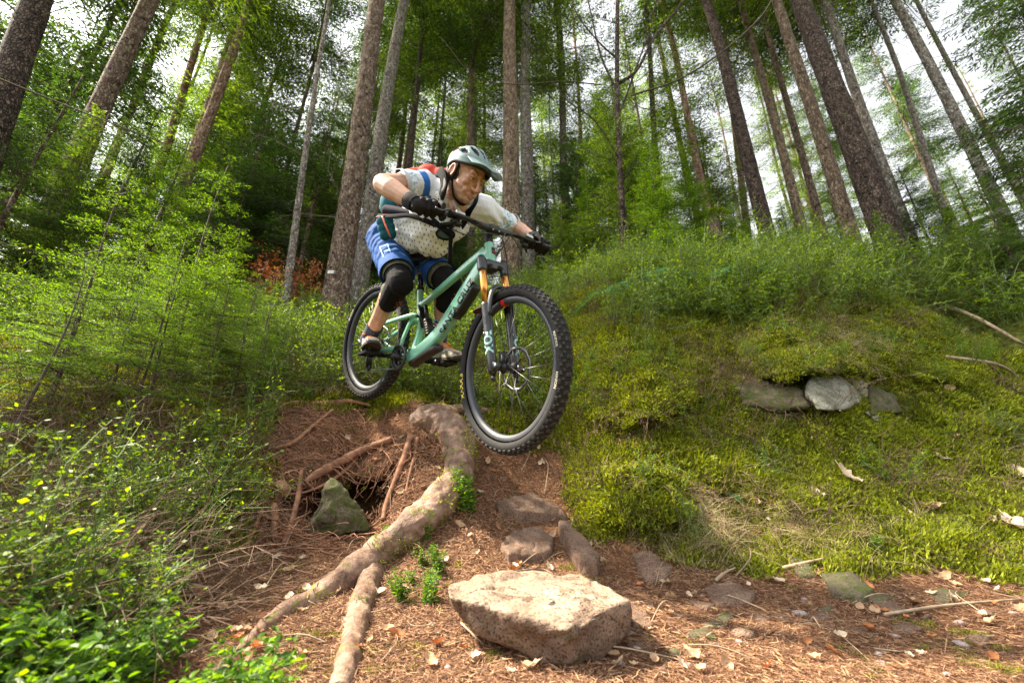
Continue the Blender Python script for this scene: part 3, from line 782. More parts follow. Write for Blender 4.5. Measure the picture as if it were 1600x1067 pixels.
# ---- wheels
def wheel(hub, name_suffix, steer, rotor_y, txt):
    """all coordinates relative to the hub: wheel plane x/z, axle y; then rotated by the steering"""
    k = -SAX; c_, s_ = math.cos(STEER if steer else 0), math.sin(STEER if steer else 0)
    def W(p):
        p = np.asarray(p, float).reshape(-1, 3)
        return hub + p * c_ + np.cross(k, p) * s_ + np.outer(p @ k, k) * (1 - c_)
    root = None
    R0 = .338; w = .033
    mb = MB(); n = 120; ns = 18
    A = np.linspace(0, 2 * PI, n, endpoint=False)
    # tyre casing cross-section (radius, y), open towards the rim
    ph = np.linspace(-2.35, 2.35, ns)
    rr_ = .3385 + .0285 * np.cos(ph); yy = .0325 * np.sin(ph)
    V = np.stack([rr_[None] * np.cos(A)[:, None], np.broadcast_to(yy, (n, ns)), rr_[None] * np.sin(A)[:, None]], -1).reshape(-1, 3)
    i = np.arange(n)[:, None]; j = np.arange(ns - 1)[None]; i2 = (i + 1) % n
    mb.add(W(V), np.stack([i * ns + j, i2 * ns + j, i2 * ns + j + 1, i * ns + j + 1], -1).reshape(-1, 4))
    # tread knobs
    def knob(a, phi, la, lw, h, tw=0):
        r0 = .3385 + .0275 * math.cos(phi); y0 = .0315 * math.sin(phi)
        er = np.array([math.cos(a), 0, math.sin(a)]); et = np.array([-math.sin(a), 0, math.cos(a)])
        nn = unit(er * math.cos(phi) + np.array([0, math.sin(phi), 0])); bb_ = np.cross(nn, et)
        if tw: et, bb_ = et * math.cos(tw) + bb_ * math.sin(tw), bb_ * math.cos(tw) - et * math.sin(tw)
        c0 = er * r0 + np.array([0, y0, 0])
        vs = []
        for hh, sc in ((-.002, 1.1), (h, .85)):
            for sa_, sb in ((-1, -1), (1, -1), (1, 1), (-1, 1)):
                vs.append(c0 + nn * hh + et * sa_ * la / 2 * sc + bb_ * sb * lw / 2 * sc)
        mb.add(W(vs), [[0, 1, 5, 4], [1, 2, 6, 5], [2, 3, 7, 6], [3, 0, 4, 7], [4, 5, 6, 7]], 1)
    nk = 68
    for q in range(nk):
        a = 2 * PI * q / nk; b_ = 2 * PI * (q + .5) / nk
        if q % 2: knob(a, .17, .017, .011, .0055, .12); knob(a, -.17, .017, .011, .0055, -.12)
        else: knob(a, .22, .014, .013, .0055, -.1); knob(a, -.22, .014, .013, .0055, .1)
        for s in (-1, 1):
            knob(b_, s * .62, .011, .010, .005, s * .3)
            knob(a + .01, s * (1.0 if q % 2 else 1.07), .016, .011, .0065, 0)
    ty = mb.build('tyre', [M_rubber, M_knob], bike, True)
    # flat shading on knobs
    fl = np.array([p.material_index == 0 for p in ty.data.polygons]); ty.data.polygons.foreach_set('use_smooth', fl)
    # sidewall lettering
    def arc_text(s, ang0, size, r, side, mat, nm, flip=False):
        tmb = MB()
        V2, F2 = text2d(s, size, .0004)
        def fn(Wp): return Wp
        # map x to arc angle, y to radius (positive outwards)
        for_ = V2.copy(); d = -1 if side < 0 else 1
        # seen from -y with +x to the right: arc angle decreases along text when lettering tops point outwards
        an = ang0 + (-for_[:, 0] / r) * (1 if side < 0 else -1) * (-1 if flip else 1)
        rad_ = r + for_[:, 1] * (-1 if flip else 1)
        phc = np.arccos(np.clip((rad_ - .3385) / .0285, -1, 1))
        y = (.0325 * np.sin(phc) + .0008) * side
        Wp = np.stack([rad_ * np.cos(an), y, rad_ * np.sin(an)], -1)
        base = 0
        tmb.v.append(W(Wp)); tmb.n += len(Wp)
        for f in F2: tmb.ng.append(np.array(f)); tmb.ngm.append(0)
        return bpart(tmb, nm, mat, ty)
    for s, a_, sz, r_, m_, fl_ in txt: arc_text(s, a_, sz, r_, -1, m_, 'tyre_lettering', fl_)
    # rim
    mb = MB()
    prof = np.array([(.3155, -.0175), (.312, -.0185), (.300, -.0170), (.290, -.011), (.287, -.004), (.287, .004), (.290, .011), (.300, .0170), (.312, .0185), (.3155, .0175), (.309, .014), (.308, -.014)])
    npf = len(prof)
    V = np.stack([prof[None, :, 0] * np.cos(A)[:, None], np.broadcast_to(prof[:, 1], (n, npf)), prof[None, :, 0] * np.sin(A)[:, None]], -1).reshape(-1, 3)
    j = np.arange(npf)[None]; jn = (j + 1) % npf
    mb.add(W(V), np.stack([i * npf + j, i2 * npf + j, i2 * npf + jn, i * npf + jn], -1).reshape(-1, 4))
    rim = bpart(mb, 'rim', M_rim)
    st = MB()
    for aa in ((1.92,) if steer else (1.55,)):
        for da in (0,):
            an = np.linspace(aa - .04, aa + .04, 5); rs = [(.2895, -.0125), (.300, -.0182), (.311, -.0194)]
            V = [[r_ * math.cos(x), y_, r_ * math.sin(x)] for x in an for r_, y_ in rs]
            st.add(W(V), [[x * 3 + y, x * 3 + y + 1, (x + 1) * 3 + y + 1, (x + 1) * 3 + y] for x in range(4) for y in range(2)])
            rs = [(.2868, .009), (.2868, -.009), (.2895, -.0125)]
            V = [[r_ * math.cos(x), y_, r_ * math.sin(x)] for x in an for r_, y_ in rs]
            st.add(W(V), [[x * 3 + y, x * 3 + y + 1, (x + 1) * 3 + y + 1, (x + 1) * 3 + y] for x in range(4) for y in range(2)])
    bpart(st, 'rim_sticker', M_red, rim)
    # hub
    mb = MB(); half = .050 if steer else .068
    mb.tube(W([[0, -half, 0], [0, -half + .012, 0], [0, -.034, 0], [0, -.028, 0], [0, -.02, 0], [0, .02, 0], [0, .028, 0], [0, .034, 0], [0, half, 0]]), [.010, .012, .014, .028, .013, .013, .028, .016, .010], 20)
    bpart(mb, 'hub', M_black)
    # spokes
    for q in range(28):
        s = -1 if q % 2 else 1; a = 2 * PI * q / 28
        ah = a + (.95 if (q // 2) % 2 else -.95)
        sm = MB()
        sm.tube(W([[.026 * math.cos(ah), s * .028, .026 * math.sin(ah)], [.289 * math.cos(a), s * .003, .289 * math.sin(a)]]), .0011, 5)
        sm.build('spoke', M_dsteel, bike)
    # brake rotor on the left
    mb = MB(); Rr = .100
    for r0, r1 in ((Rr - .014, Rr),):
        V = []; 
        for x in A[::2]:
            wob = .0015 * math.cos(12 * x)
            for r_, y_ in ((r0 + wob, rotor_y - .001), (r1 + wob, rotor_y - .001), (r1 + wob, rotor_y + .001), (r0 + wob, rotor_y + .001)):
                V.append([r_ * math.cos(x), y_, r_ * math.sin(x)])
        m_ = len(A[::2]); ii_ = np.arange(m_)[:, None]; jj_ = np.arange(4)[None]
        mb.add(W(V), np.stack([ii_ * 4 + jj_, ((ii_ + 1) % m_) * 4 + jj_, ((ii_ + 1) % m_) * 4 + (jj_ + 1) % 4, ii_ * 4 + (jj_ + 1) % 4], -1).reshape(-1, 4))
    for q in range(6):
        a = 2 * PI * q / 6
        mb.tube(W([[.02 * math.cos(a + .5), rotor_y, .02 * math.sin(a + .5)], [(Rr - .012) * math.cos(a), rotor_y, (Rr - .012) * math.sin(a)]]), [.0035, .0025], 6, flat=.4)
    bpart(mb, 'brake_rotor', M_dsteel)
wheel(HUBF, 'front', True, .042, [('MAXXIS', math.radians(205), .036, .338, M_yel, False), ('MAXXIS', math.radians(28), .018, .337, M_cream, False), ('MINION', math.radians(1), .018, .337, M_cream, False)])
wheel(np.array([0., 0, 0]), 'rear', False, .05, [('MAXXIS', math.radians(158), .024, .337, M_cream, False)])

# ---- fork
for s in (-1, 1):
    y = s * .066
    mb = MB(); mb.tube([ST_(.12, .014, y), ST_(.36, .014, y)], .0182, 20); bpart(mb, 'stanchion', M_gold)
    mb = MB()
    a_ = [.335, .34, .35, .37, .40, .52, .60, .655, .672]
    mb.tube([ST_(t, .014, y) for t in a_], [.021, .0255, .0255, .0235, .0225, .0235, .022, .020, .015], 20)
    mb.tube([ST_(.675, .014, y), ST_(.70, .014, y)], .010, 12)
    cap(mb, ST_(.62, .022, y * .97), ST_(.6455, .044, y * .93), .014, .016)
    mb.tube([ST_(.6455, .044, y - .012 * s * -1), ST_(.6455, .044, y - .016 * s)], .018, 14)
    if s > 0:
        cap(mb, ST_(.56, -.02, y * .95), ST_(.635, -.02, y * .95), .013, .013)
        mb.box(ST_(.575, -.045, y * .75), (.03, .03, .07), BM * 0 + np.stack([SPR, [0, 1, 0], SAX], 1))
    lg = bpart(mb, 'lower_leg', plain('fork_black', (.012, .012, .013), .35, var=.1, coat=.2) if s < 0 else bpy.data.materials['fork_black'])
    # FOX decal wrapped round the leg (letters sideways, reading down)
    if True:
        tmb = MB(); V2, F2 = text2d('FOX', .066, .0022, 0, 1.0); Lw = V2[:, 0].max() - V2[:, 0].min()
        V2 = V2.copy(); V2[:, 0] *= .108 / Lw
        ac = .525; r = .0244
        a_s = ac + V2[:, 0]; th = V2[:, 1] / r * .95 + (-1.2 if s < 0 else .35)
        # th measured about the leg axis from +SPR towards +y
        Wp = np.array([ST_(aa, .014 + r * math.cos(t_), y + r * math.sin(t_)) for aa, t_ in zip(a_s, th)])
        tmb.v.append(Wp); tmb.n += len(Wp)
        for f in F2: tmb.ng.append(np.array(f)); tmb.ngm.append(0)
        bpart(tmb, 'lettering', M_mintp, lg)
        if s < 0:
            tmb = MB(); V2, F2 = text2d('38', .040, .001); 
            a_s = .42 + V2[:, 0]; th = V2[:, 1] / r - 1.2
            Wp = np.array([ST_(aa, .014 + r * 1.0 * math.cos(t_), y + r * 1.0 * math.sin(t_)) for aa, t_ in zip(a_s, th)])
            tmb.v.append(Wp); tmb.n += len(Wp)
            for f in F2: tmb.ng.append(np.array(f)); tmb.ngm.append(0)
            bpart(tmb, 'lettering', M_txtk, lg)
mb = MB()
for s in (-1, 1):
    cap(mb, ST_(.112, .014, s * .066), ST_(.158, .014, s * .066), .0225, .0245)
    pts = spline([ST_(.125, .0, 0), ST_(.120, .008, s * .03), ST_(.130, .014, s * .05), ST_(.145, .014, s * .066)], 8)
    mb.tube(pts, [.030, .028, .024, .021, .019, .018, .018, .018][:len(pts)], 14)
mb.tube([ST_(.105, 0, 0), ST_(.15, 0, 0)], .029, 18)
cr = bpart(mb, 'fork_crown', bpy.data.materials['fork_black']); voxel(cr, .004, 3)
for s in (-1, 1):
    mb = MB(); mb.tube([ST_(.088, .014, s * .066), ST_(.093, .014, s * .066)], [.012, .016], 14); bpart(mb, 'top_cap', M_blue if s < 0 else M_black)
mb = MB()
mb.tube(spline([ST_(.40, .028, -.066), ST_(.34, .040, -.064), ST_(.285, .048, -.048), ST_(.262, .052, -.02), ST_(.262, .052, .02), ST_(.285, .048, .048), ST_(.34, .040, .064), ST_(.40, .028, .066)], 28), .0105, 12, flat=1.5)
bpart(mb, 'fork_arch', bpy.data.materials['fork_black'])
mb = MB(); 
an = np.linspace(0, 2 * PI, 20, endpoint=False)
fc = ST_(.352, -.028, -.070)
ring = np.array([fc + (SPR * math.cos(t) * .045 + np.array([0, 1, 0]) * math.sin(t) * .028) for t in an])
mb.add(np.concatenate([ring, ring + SAX * .003]), [[i, (i + 1) % 20, 20 + (i + 1) % 20, 20 + i] for i in range(20)]); mb.ngon(ring[::-1]); mb.ngon(ring + SAX * .003)
bpart(mb, 'mud_flap', plain('dark_red_flap', (.07, .014, .012), .5))

# ---- cockpit
mb = MB()
bc = ST_(-.055, .045)
cap(mb, ST_(-.055, -.002), bc, .021, .021); mb.tube([ST_(-.085, 0), ST_(-.002, 0)], .022, 18)
cap(mb, ST_(-.055, .045, -.025), ST_(-.055, .045, .025), .0225, .0225)
stem = bpart(mb, 'stem', M_black); voxel(stem, .004, 2)
for s in (-1, 1):
    for da in (-.017, .017):
        mb = MB(); mb.tube([ST_(-.055 + da, .064, s * .018), ST_(-.055 + da, .070, s * .018)], .004, 8)
        bpart(mb, 'stem_bolt', M_steel, stem)
mb = MB()
def BAR(y):
    t = abs(y)
    k = min(1, max(0, (t - .03) / .14)); k = k * k * (3 - 2 * k)
    return ST_(-.055 - .022 * k - .012 * t, .045 - .13 * max(0, t - .05), y)
ys = np.linspace(-.392, .392, 41)
mb.tube([BAR(y) for y in ys], np.interp(np.abs(ys), [0, .04, .14, .392], [.0175, .0175, .0115, .0112]), 16)
bpart(mb, 'handlebar', plain('matt_carbon_bar', (.015, .015, .016), .5, var=.2))
for s in (-1, 1):
    mb = MB(); yy = np.linspace(.262, .396, 30)
    mb.tube([BAR(s * y) for y in yy], [.0158 + .0012 * (k % 2) for k in range(30)], 16); bpart(mb, 'grip', M_rubber)
    mb = MB(); mb.tube([BAR(s * .245), BAR(s * .260)], .0172, 16); bpart(mb, 'grip_clamp', M_dsteel)
    # brake: clamp, body along the bar, blade
    lev = MB()
    d = SPR * 0
    c0 = BAR(s * .225); dn = SAX; fw_ = SPR
    lev.tube([BAR(s * .215), BAR(s * .235)], .0168, 14)
    cap(lev, c0 + fw_ * .018 + dn * .012, c0 + fw_ * .034 + dn * .020, .011, .010)
    cap(lev, c0 + fw_ * .036 + dn * .022 + [0, s * .03, 0], BAR(s * .125) + fw_ * .030 + dn * .020, .011, .008)
    cap(lev, BAR(s * .125) + fw_ * .030 + dn * .020, BAR(s * .10) + fw_ * .029 + dn * .020, .0065, .0045)
    lv = bpart(lev, 'brake_lever', M_black)
    bl = MB()
    bl.tube(spline([c0 + fw_ * .040 + dn * .024 + [0, s * .03, 0], c0 + fw_ * .058 + dn * .030 + [0, s * .055, 0], BAR(s * .31) + fw_ * .060 + dn * .034, BAR(s * .345) + fw_ * .070 + dn * .036], 14), .0062, 10, flat=.7)
    bpart(bl, 'lever_blade', M_dsteel, lv)
    bt = MB(); bt.box(c0 + fw_ * .046 + dn * .012 + [0, s * -.02, 0], (.010, .05, .016), np.stack([fw_, [0, 1, 0], dn], 1)); bpart(bt, 'lever_cap', M_steel, lv, False)
# shifter under the right bar, dropper lever left
for s in (-1, 1):
    mb = MB(); c0 = BAR(s * .20)
    cap(mb, c0 + SAX * .022 + SPR * .005, c0 + SAX * .040 + SPR * .0 + [0, s * .02, 0], .017, .014)
    cap(mb, c0 + SAX * .045 + [0, s * .02, 0], c0 + SAX * .052 + SPR * -.025 + [0, s * .055, 0], .007, .005)
    ico(mb, c0 + SAX * .052 + SPR * .012, (.022, .016, .014))
    bpart(mb, 'shifter' if s < 0 else 'dropper_lever', M_black)
# cables and hoses
def cable(pts, r=.0024, nm='brake_hose'):
    mb = MB(); mb.tube(spline(pts, 44), r, 7); bpart(mb, nm, M_txtk)
aR = BAR(-.10) + SPR * .029 + SAX * .020; aL = BAR(.10) + SPR * .029 + SAX * .020
def LP(px, py, d): return BL(P(px, py, d))
cable([aR, LP(735, 364, 2.05), LP(765, 365, 2.02), LP(783, 372, 2.03), LP(790, 395, 2.08), LP(794, 430, 2.10), LP(799, 462, 2.10), LP(797, 500, 2.06), ST_(.55, .01, .055)])
cable([BAR(.19) + SAX * .03 + SPR * .01, LP(812, 388, 2.27), LP(803, 374, 2.2), LP(792, 364, 2.14), LP(786, 372, 2.1), LP(781, 388, 2.1), LP(775, 401, 2.14)], nm='shift_cable')
cable([aL, LP(806, 372, 2.26), LP(797, 368, 2.17), LP(788, 383, 2.13), LP(776, 400, 2.14)])
cable([BAR(-.19) + SAX * .04, LP(708, 358, 2.05), LP(725, 366, 2.05), LP(745, 371, 2.05), LP(757, 388, 2.1)], nm='shift_cable')

# ---- drivetrain
def disc(mb, c, r, w, n=40, teeth=0, mat=0, hole=0):
    a = np.linspace(0, 2 * PI, n * (2 if teeth else 1), endpoint=False)
    rr_ = np.array([r + (teeth if k % 2 else 0) for k in range(len(a))]) if teeth else np.full(len(a), r)
    o = np.stack([rr_ * np.cos(a), np.zeros(len(a)), rr_ * np.sin(a)], -1)
    m = len(a)
    if hole:
        hI = np.stack([hole * np.cos(a), np.zeros(m), hole * np.sin(a)], -1)
        V = np.concatenate([o + [0, -w / 2, 0], o + [0, w / 2, 0], hI + [0, -w / 2, 0], hI + [0, w / 2, 0]]) + c
        i = np.arange(m); k = (i + 1) % m
        Q = np.concatenate([np.stack([i, k, k + m, i + m], -1), np.stack([i + 2 * m, i + 3 * m, k + 3 * m, k + 2 * m], -1), np.stack([i, i + 2 * m, k + 2 * m, k], -1), np.stack([i + m, k + m, k + 3 * m, i + 3 * m], -1)])
        mb.add(V, Q, mat)
    else:
        V = np.concatenate([o + [0, -w / 2, 0], o + [0, w / 2, 0]]) + c; base = mb.n
        i = np.arange(m); k = (i + 1) % m
        mb.add(V, np.stack([i, k, k + m, i + m], -1), mat)
        mb.ng.append(i[::-1] + base); mb.ngm.append(mat); mb.ng.append(i + m + base); mb.ngm.append(mat)
cy = -.052
mb = MB(); disc(mb, bb + [0, cy, 0], .063, .004, 32, .004, hole=.045)
for q in range(5):
    a = q * 2 * PI / 5; mb.tube([bb + [.015 * math.cos(a), cy, .015 * math.sin(a)], bb + [.048 * math.cos(a), cy, .048 * math.sin(a)]], .006, 8, flat=.5)
bpart(mb, 'chainring', M_dsteel)
mb = MB(); disc(mb, bb + [0, cy - .008, 0], .073, .005, 40, hole=.060); bpart(mb, 'bash_guard', plain('guard_plastic', (.03, .03, .03), .3, var=.1))
pR = Bk(583, 553, -.12); pL = 2 * bb - pR; pL = np.array([pL[0], .115, pL[2]])
cd = unit(np.array([pR[0] - bb[0], 0, pR[2] - bb[2]])) * .17
eR = bb + cd + [0, -.078, 0]; eL = bb - cd + [0, .078, 0]
for e_, s in ((eR, -1), (eL, 1)):
    mb = MB(); b0 = bb + [0, s * .068, 0]
    loft(mb, [b0, b0 + (e_ - b0) * .3, b0 + (e_ - b0) * .7, e_ + (e_ - b0) * .02], [.019, .014, .0125, .014], [.009, .008, .007, .007], 3.2)
    mb.tube([bb, b0 + [0, s * .012, 0]], .015, 16); mb.tube([e_ + [0, -s * .008, 0], e_ + [0, s * .01, 0]], .014, 14)
    mb.tube([b0 + [0, s * .011, 0], b0 + [0, s * .014, 0]], .011, 14)
    bpart(mb, 'crank_arm', M_black)
    mb = MB(); pc = e_ + [0, s * .062, 0]
    rot = np.array([[math.cos(-.35), 0, math.sin(-.35)], [0, 1, 0], [-math.sin(-.35), 0, math.cos(-.35)]])
    for dx in (-.045, .045): mb.box(pc + rot @ [dx, 0, 0], (.012, .10, .016), rot)
    for dy in (-.045, 0, .045): mb.box(pc + np.array([0, dy, 0]), (.09, .012, .015), rot)
    mb.tube([e_, pc + [0, s * .05, 0]], .008, 10)
    for dx in (-.045, .045):
        for dy in (-.04, 0, .04): mb.tube([pc + rot @ [dx, dy, -.013], pc + rot @ [dx, dy, .013]], .002, 6)
    bpart(mb, 'pedal', M_black, None, False)
mb = MB()
for k, r in enumerate(np.linspace(.096, .024, 11)): disc(mb, np.array([0, -.030 - .0035 * k, 0]), r, .0015, 30, .003)
bpart(mb, 'cassette', M_steel)
# chain: upper run, lower run via derailleur
def chain(pts):
    mb = MB(); p = spline(pts, 60)
    L_ = np.concatenate([[0], np.cumsum(np.linalg.norm(np.diff(p, axis=0), axis=1))]); nl = int(L_[-1] / .0127)
    for k in range(nl):
        c0 = np.array([np.interp((k + .5) * L_[-1] / nl, L_, p[:, q]) for q in range(3)]); c1 = np.array([np.interp((k + .6) * L_[-1] / nl, L_, p[:, q]) for q in range(3)])
        t = unit(c1 - c0); b_ = np.array([0, 1, 0]); n_ = np.cross(t, b_)
        mb.box(c0, (.0135, .0055 if k % 2 else .0035, .0075 if k % 2 else .0065), np.stack([t, b_, n_], 1))
    bpart(mb, 'chain', M_dsteel, None, False)
dj = Bk(576, 575, -.065); dj2 = Bk(578, 549, -.06)
tp = bb + [0, cy, .067]; bt = bb + [0, cy, -.067]; fr = bb + [.067, cy, 0]
chain([[-.055, -.055, .02], [0, -.055, .060], [.15, -.054, tp[2] * .75 + .01], tp, bb + [.048, cy, .048], fr, bb + [.048, cy, -.048], bt, (bt + dj) / 2 + [0, 0, -.004], dj + [0, 0, -.018], dj + [-.018, 0, 0], dj2 + [.0, 0, -.006], [.03, -.058, -.04]])
mb = MB(); disc(mb, dj, .017, .008, 12, .003); disc(mb, dj2, .016, .008, 12, .003)
mb.tube([dj + [0, -.008, 0], dj2 + [0, -.008, 0]], .012, 10, flat=.25); mb.tube([dj + [0, .008, 0], dj2 + [0, .008, 0]], .012, 10, flat=.25)
cap(mb, dj2, np.array([.005, -.095, -.02]), .015, .013)
bpart(mb, 'rear_derailleur', M_black)
# ================================================================ rider
def skinmat():
    m, nt, out = new_mat('weathered_skin'); L = nt.links.new
    b = nt.nodes.new('ShaderNodeBsdfPrincipled'); b.inputs['Roughness'].default_value = .48
    b.inputs['Subsurface Weight'].default_value = .15; b.inputs['Subsurface Radius'].default_value = (.010, .004, .002)
    geo = nt.nodes.new('ShaderNodeNewGeometry')
    n = nt.nodes.new('ShaderNodeTexNoise'); n.inputs['Scale'].default_value = 28; n.inputs['Detail'].default_value = 6; L(geo.outputs['Position'], n.inputs['Vector'])
    r = nt.nodes.new('ShaderNodeValToRGB'); r.color_ramp.elements[0].position = .3; r.color_ramp.elements[1].position = .7
    r.color_ramp.elements[0].color = (.42, .21, .135, 1); r.color_ramp.elements[1].color = (.53, .31, .21, 1)
    L(n.outputs['Fac'], r.inputs['Fac'])
    at = nt.nodes.new('ShaderNodeAttribute'); at.attribute_name = 'flush'
    mx = nt.nodes.new('ShaderNodeMixRGB'); L(at.outputs['Fac'], mx.inputs[0]); L(r.outputs[0], mx.inputs[1]); mx.inputs[2].default_value = (.34, .10, .062, 1)
    at2 = nt.nodes.new('ShaderNodeAttribute'); at2.attribute_name = 'stubble'
    mx2 = nt.nodes.new('ShaderNodeMixRGB'); L(at2.outputs['Fac'], mx2.inputs[0]); L(mx.outputs[0], mx2.inputs[1]); mx2.inputs[2].default_value = (.20, .115, .085, 1)
    L(mx2.outputs[0], b.inputs['Base Color'])
    n2 = nt.nodes.new('ShaderNodeTexNoise'); n2.inputs['Scale'].default_value = 260; n2.inputs['Detail'].default_value = 4; L(geo.outputs['Position'], n2.inputs['Vector'])
    bp = nt.nodes.new('ShaderNodeBump'); bp.inputs['Strength'].default_value = .25; bp.inputs['Distance'].default_value = .002
    L(n2.outputs['Fac'], bp.inputs['Height']); L(bp.outputs[0], b.inputs['Normal'])
    L(b.outputs[0], out.inputs[0]); return m
M_skin = skinmat()
LEFT = BM @ np.array([0, 1., 0]); FWD = BM @ np.array([1., 0, 0]); UPB = BM @ np.array([0, 0, 1.])

rider = empty('person', BW((.26, 0, .60)))
rinv = Matrix.Translation(Vector(BW((.26, 0, .60)))).inverted()
tag(rider, 'biker in white dotted jersey and blue shorts crouched low over the handlebar, pale green helmet', 'person')
def rpart(mb, name, mat, vox=None, sm=4, parent=None, smooth=True):
    o = mb.build(name, mat, None, smooth)
    if vox: voxel(o, vox, sm)
    p = parent or rider
    o.data.transform(Matrix.Translation(-Vector(rider.location)))
    o.parent = p
    return o
def wverts(o):
    co = np.empty(len(o.data.vertices) * 3); o.data.vertices.foreach_get('co', co)
    return co.reshape(-1, 3) + np.array(rider.location)
def setw(o, V):
    o.data.vertices.foreach_set('co', (V - np.array(rider.location)).astype(np.float32).ravel()); o.data.update()
def normals(o):
    n = np.empty(len(o.data.vertices) * 3); o.data.vertices.foreach_get('normal', n)
    return n.reshape(-1, 3)

# joints
hipR, hipL = P(606, 380, 2.66), P(606, 380, 2.66) + LEFT * .20
pelv = (hipR + hipL) / 2 + np.array([0, 0, .06])
kneeR, ankR = P(625, 441, 2.32), P(590, 518, 2.56)
kneeL, ankL = P(701, 442, 2.47), P(696, 536, 2.50)
FOOT = []
for pe_, s_ in ((BW(eR + np.array([0, -.062, 0])), -1), (BW(eL + np.array([0, .062, 0])), 1)):
    fd_ = unit(BM @ np.array([1, -.45 if s_ < 0 else .10, .30 if s_ < 0 else .18])); lf_ = unit(LEFT - fd_ * np.dot(LEFT, fd_)); u_ = np.cross(fd_, lf_)
    F0_ = np.stack([fd_, lf_, u_], 1); FOOT.append((pe_ + u_ * .014, F0_))
ankR = FOOT[0][0] + FOOT[0][1] @ np.array([-.072, 0, .100]); ankL = FOOT[1][0] + FOOT[1][1] @ np.array([-.072, 0, .100])
print('ank', proj(ankR), proj(ankL), np.linalg.norm(ankR - kneeR), np.linalg.norm(ankL - kneeL))
neck = P(708, 300, 2.26)
shR, shL = P(664, 292, 2.30), P(757, 331, 2.42)
elR, wrR = P(599, 288, 2.08), P(647, 318, 1.985)
elL, wrL = P(803, 354, 2.60), P(837, 376, 2.43)
chest = P(697, 318, 2.37); belly = P(665, 350, 2.52)

# head frame (image space: u right, v up, w towards camera)
def C3(u, v, w): return np.array([u, -w * CT - v * ST, -w * ST + v * CT])
HF = unit(C3(.70, -.44, .58)); HL0 = C3(.64, -.27, -.70)
HLf = unit(HL0 - HF * np.dot(HL0, HF)); HU = np.cross(HF, HLf)
HC = P(728, 277, 2.16)
HM = np.stack([HLf, HF, HU], 1)     # columns: left, forward, up
def H(x, y, z): return HC + HM @ np.array([x, y, z])

def hand(mb, side, k):
    """gloved fist closed round the grip; k scales the thickness"""
    s = -1 if side == 'R' else 1
    ax0 = BW(BAR(s * .285)); ax1 = BW(BAR(s * .372))
    A = unit(ax1 - ax0); gc = (ax0 + ax1) / 2
    up = unit(BM @ (-SAX)); up = unit(up - A * np.dot(up, A)); fw = unit(np.cross(up, A)) * 1.0
    if np.dot(fw, BM @ SPR) < 0: fw = -fw
    wr = wrR if s < 0 else wrL
    R = .0285
    # palm: from the wrist over the top of the grip
    topk = [ax0 + (ax1 - ax0) * t + up * (R + .004) + fw * .012 for t in (0, .33, .66, 1)]
    back = gc + up * .030 - fw * .035
    cap(mb, wr, back, .026 * k, .030 * k)
    for q in topk: cap(mb, back + (q - gc) * .75 * 0 + (q - gc - up * np.dot(q - gc, up) - fw * np.dot(q - gc, fw)) * .8, q, .022 * k, .0165 * k)
    for i, q in enumerate(topk):
        c = q - up * (R + .004) - fw * .012
        r = (.0110, .0115, .0112, .0098)[3 - i if s > 0 else 3 - i]
        # index finger is the innermost (t=0)
        if i == 0:   # index reaches towards the brake blade
            pts = [q, c + up * .020 + fw * .040, c + fw * .060 - up * .006, c + fw * .056 - up * .030]
        else:
            pts = [q, c + fw * .036 + up * .010, c + fw * .030 - up * .020, c - fw * .002 - up * .034]
        for a, b in zip(pts[:-1], pts[1:]): cap(mb, a, b, r * k * 1.08, r * k, seg=10)
    # thumb under the bar, from the inner side of the palm
    t0 = back - A * .030; c = ax0 - A * .022
    pts = [t0, c - fw * .026 + up * .008, c - fw * .018 - up * .022, c + fw * .010 - up * .032]
    for a, b, r in zip(pts[:-1], pts[1:], (.0145, .0125, .011)): cap(mb, a, b, r * k, r * .92 * k, seg=10)

# ---- body: one continuous skin
b = MB()
cap(b, hipR, kneeR, .080, .058); cap(b, hipL, kneeL, .080, .058)
def calf(mb, kn, an, k=1.0):
    d = an - kn; bk = unit(-FWD - d * np.dot(-FWD, d) / np.dot(d, d))
    cap(mb, kn, kn + d * .3 + bk * .012, .054 * k, .056 * k); cap(mb, kn + d * .3 + bk * .012, kn + d * .62 + bk * .006, .056 * k, .043 * k); cap(mb, kn + d * .6 + bk * .006, an, .044 * k, .036 * k)
calf(b, kneeR, ankR); calf(b, kneeL, ankL)
for an, F0_ in ((ankR, FOOT[0]), (ankL, FOOT[1])): cap(b, an, an + F0_[1] @ np.array([.10, 0, -.062]), .032, .022)
cap(b, pelv, belly, .125, .13); cap(b, belly, chest, .13, .135); cap(b, chest, neck, .12, .07)
cap(b, chest, shR, .10, .062); cap(b, chest, shL, .10, .062)
def arm(mb, sh, el, wr, k=1.0):
    cap(mb, sh, sh + (el - sh) * .5, .060 * k, .050 * k); cap(mb, sh + (el - sh) * .5, el, .050 * k, .041 * k)
    cap(mb, el, el + (wr - el) * .28, .041 * k, .043 * k); cap(mb, el + (wr - el) * .28, wr, .043 * k, .0265 * k)
arm(b, shR, elR, wrR, 1.16); arm(b, shL, elL, wrL, 1.06)
hand(b, 'R', .86); hand(b, 'L', .86)
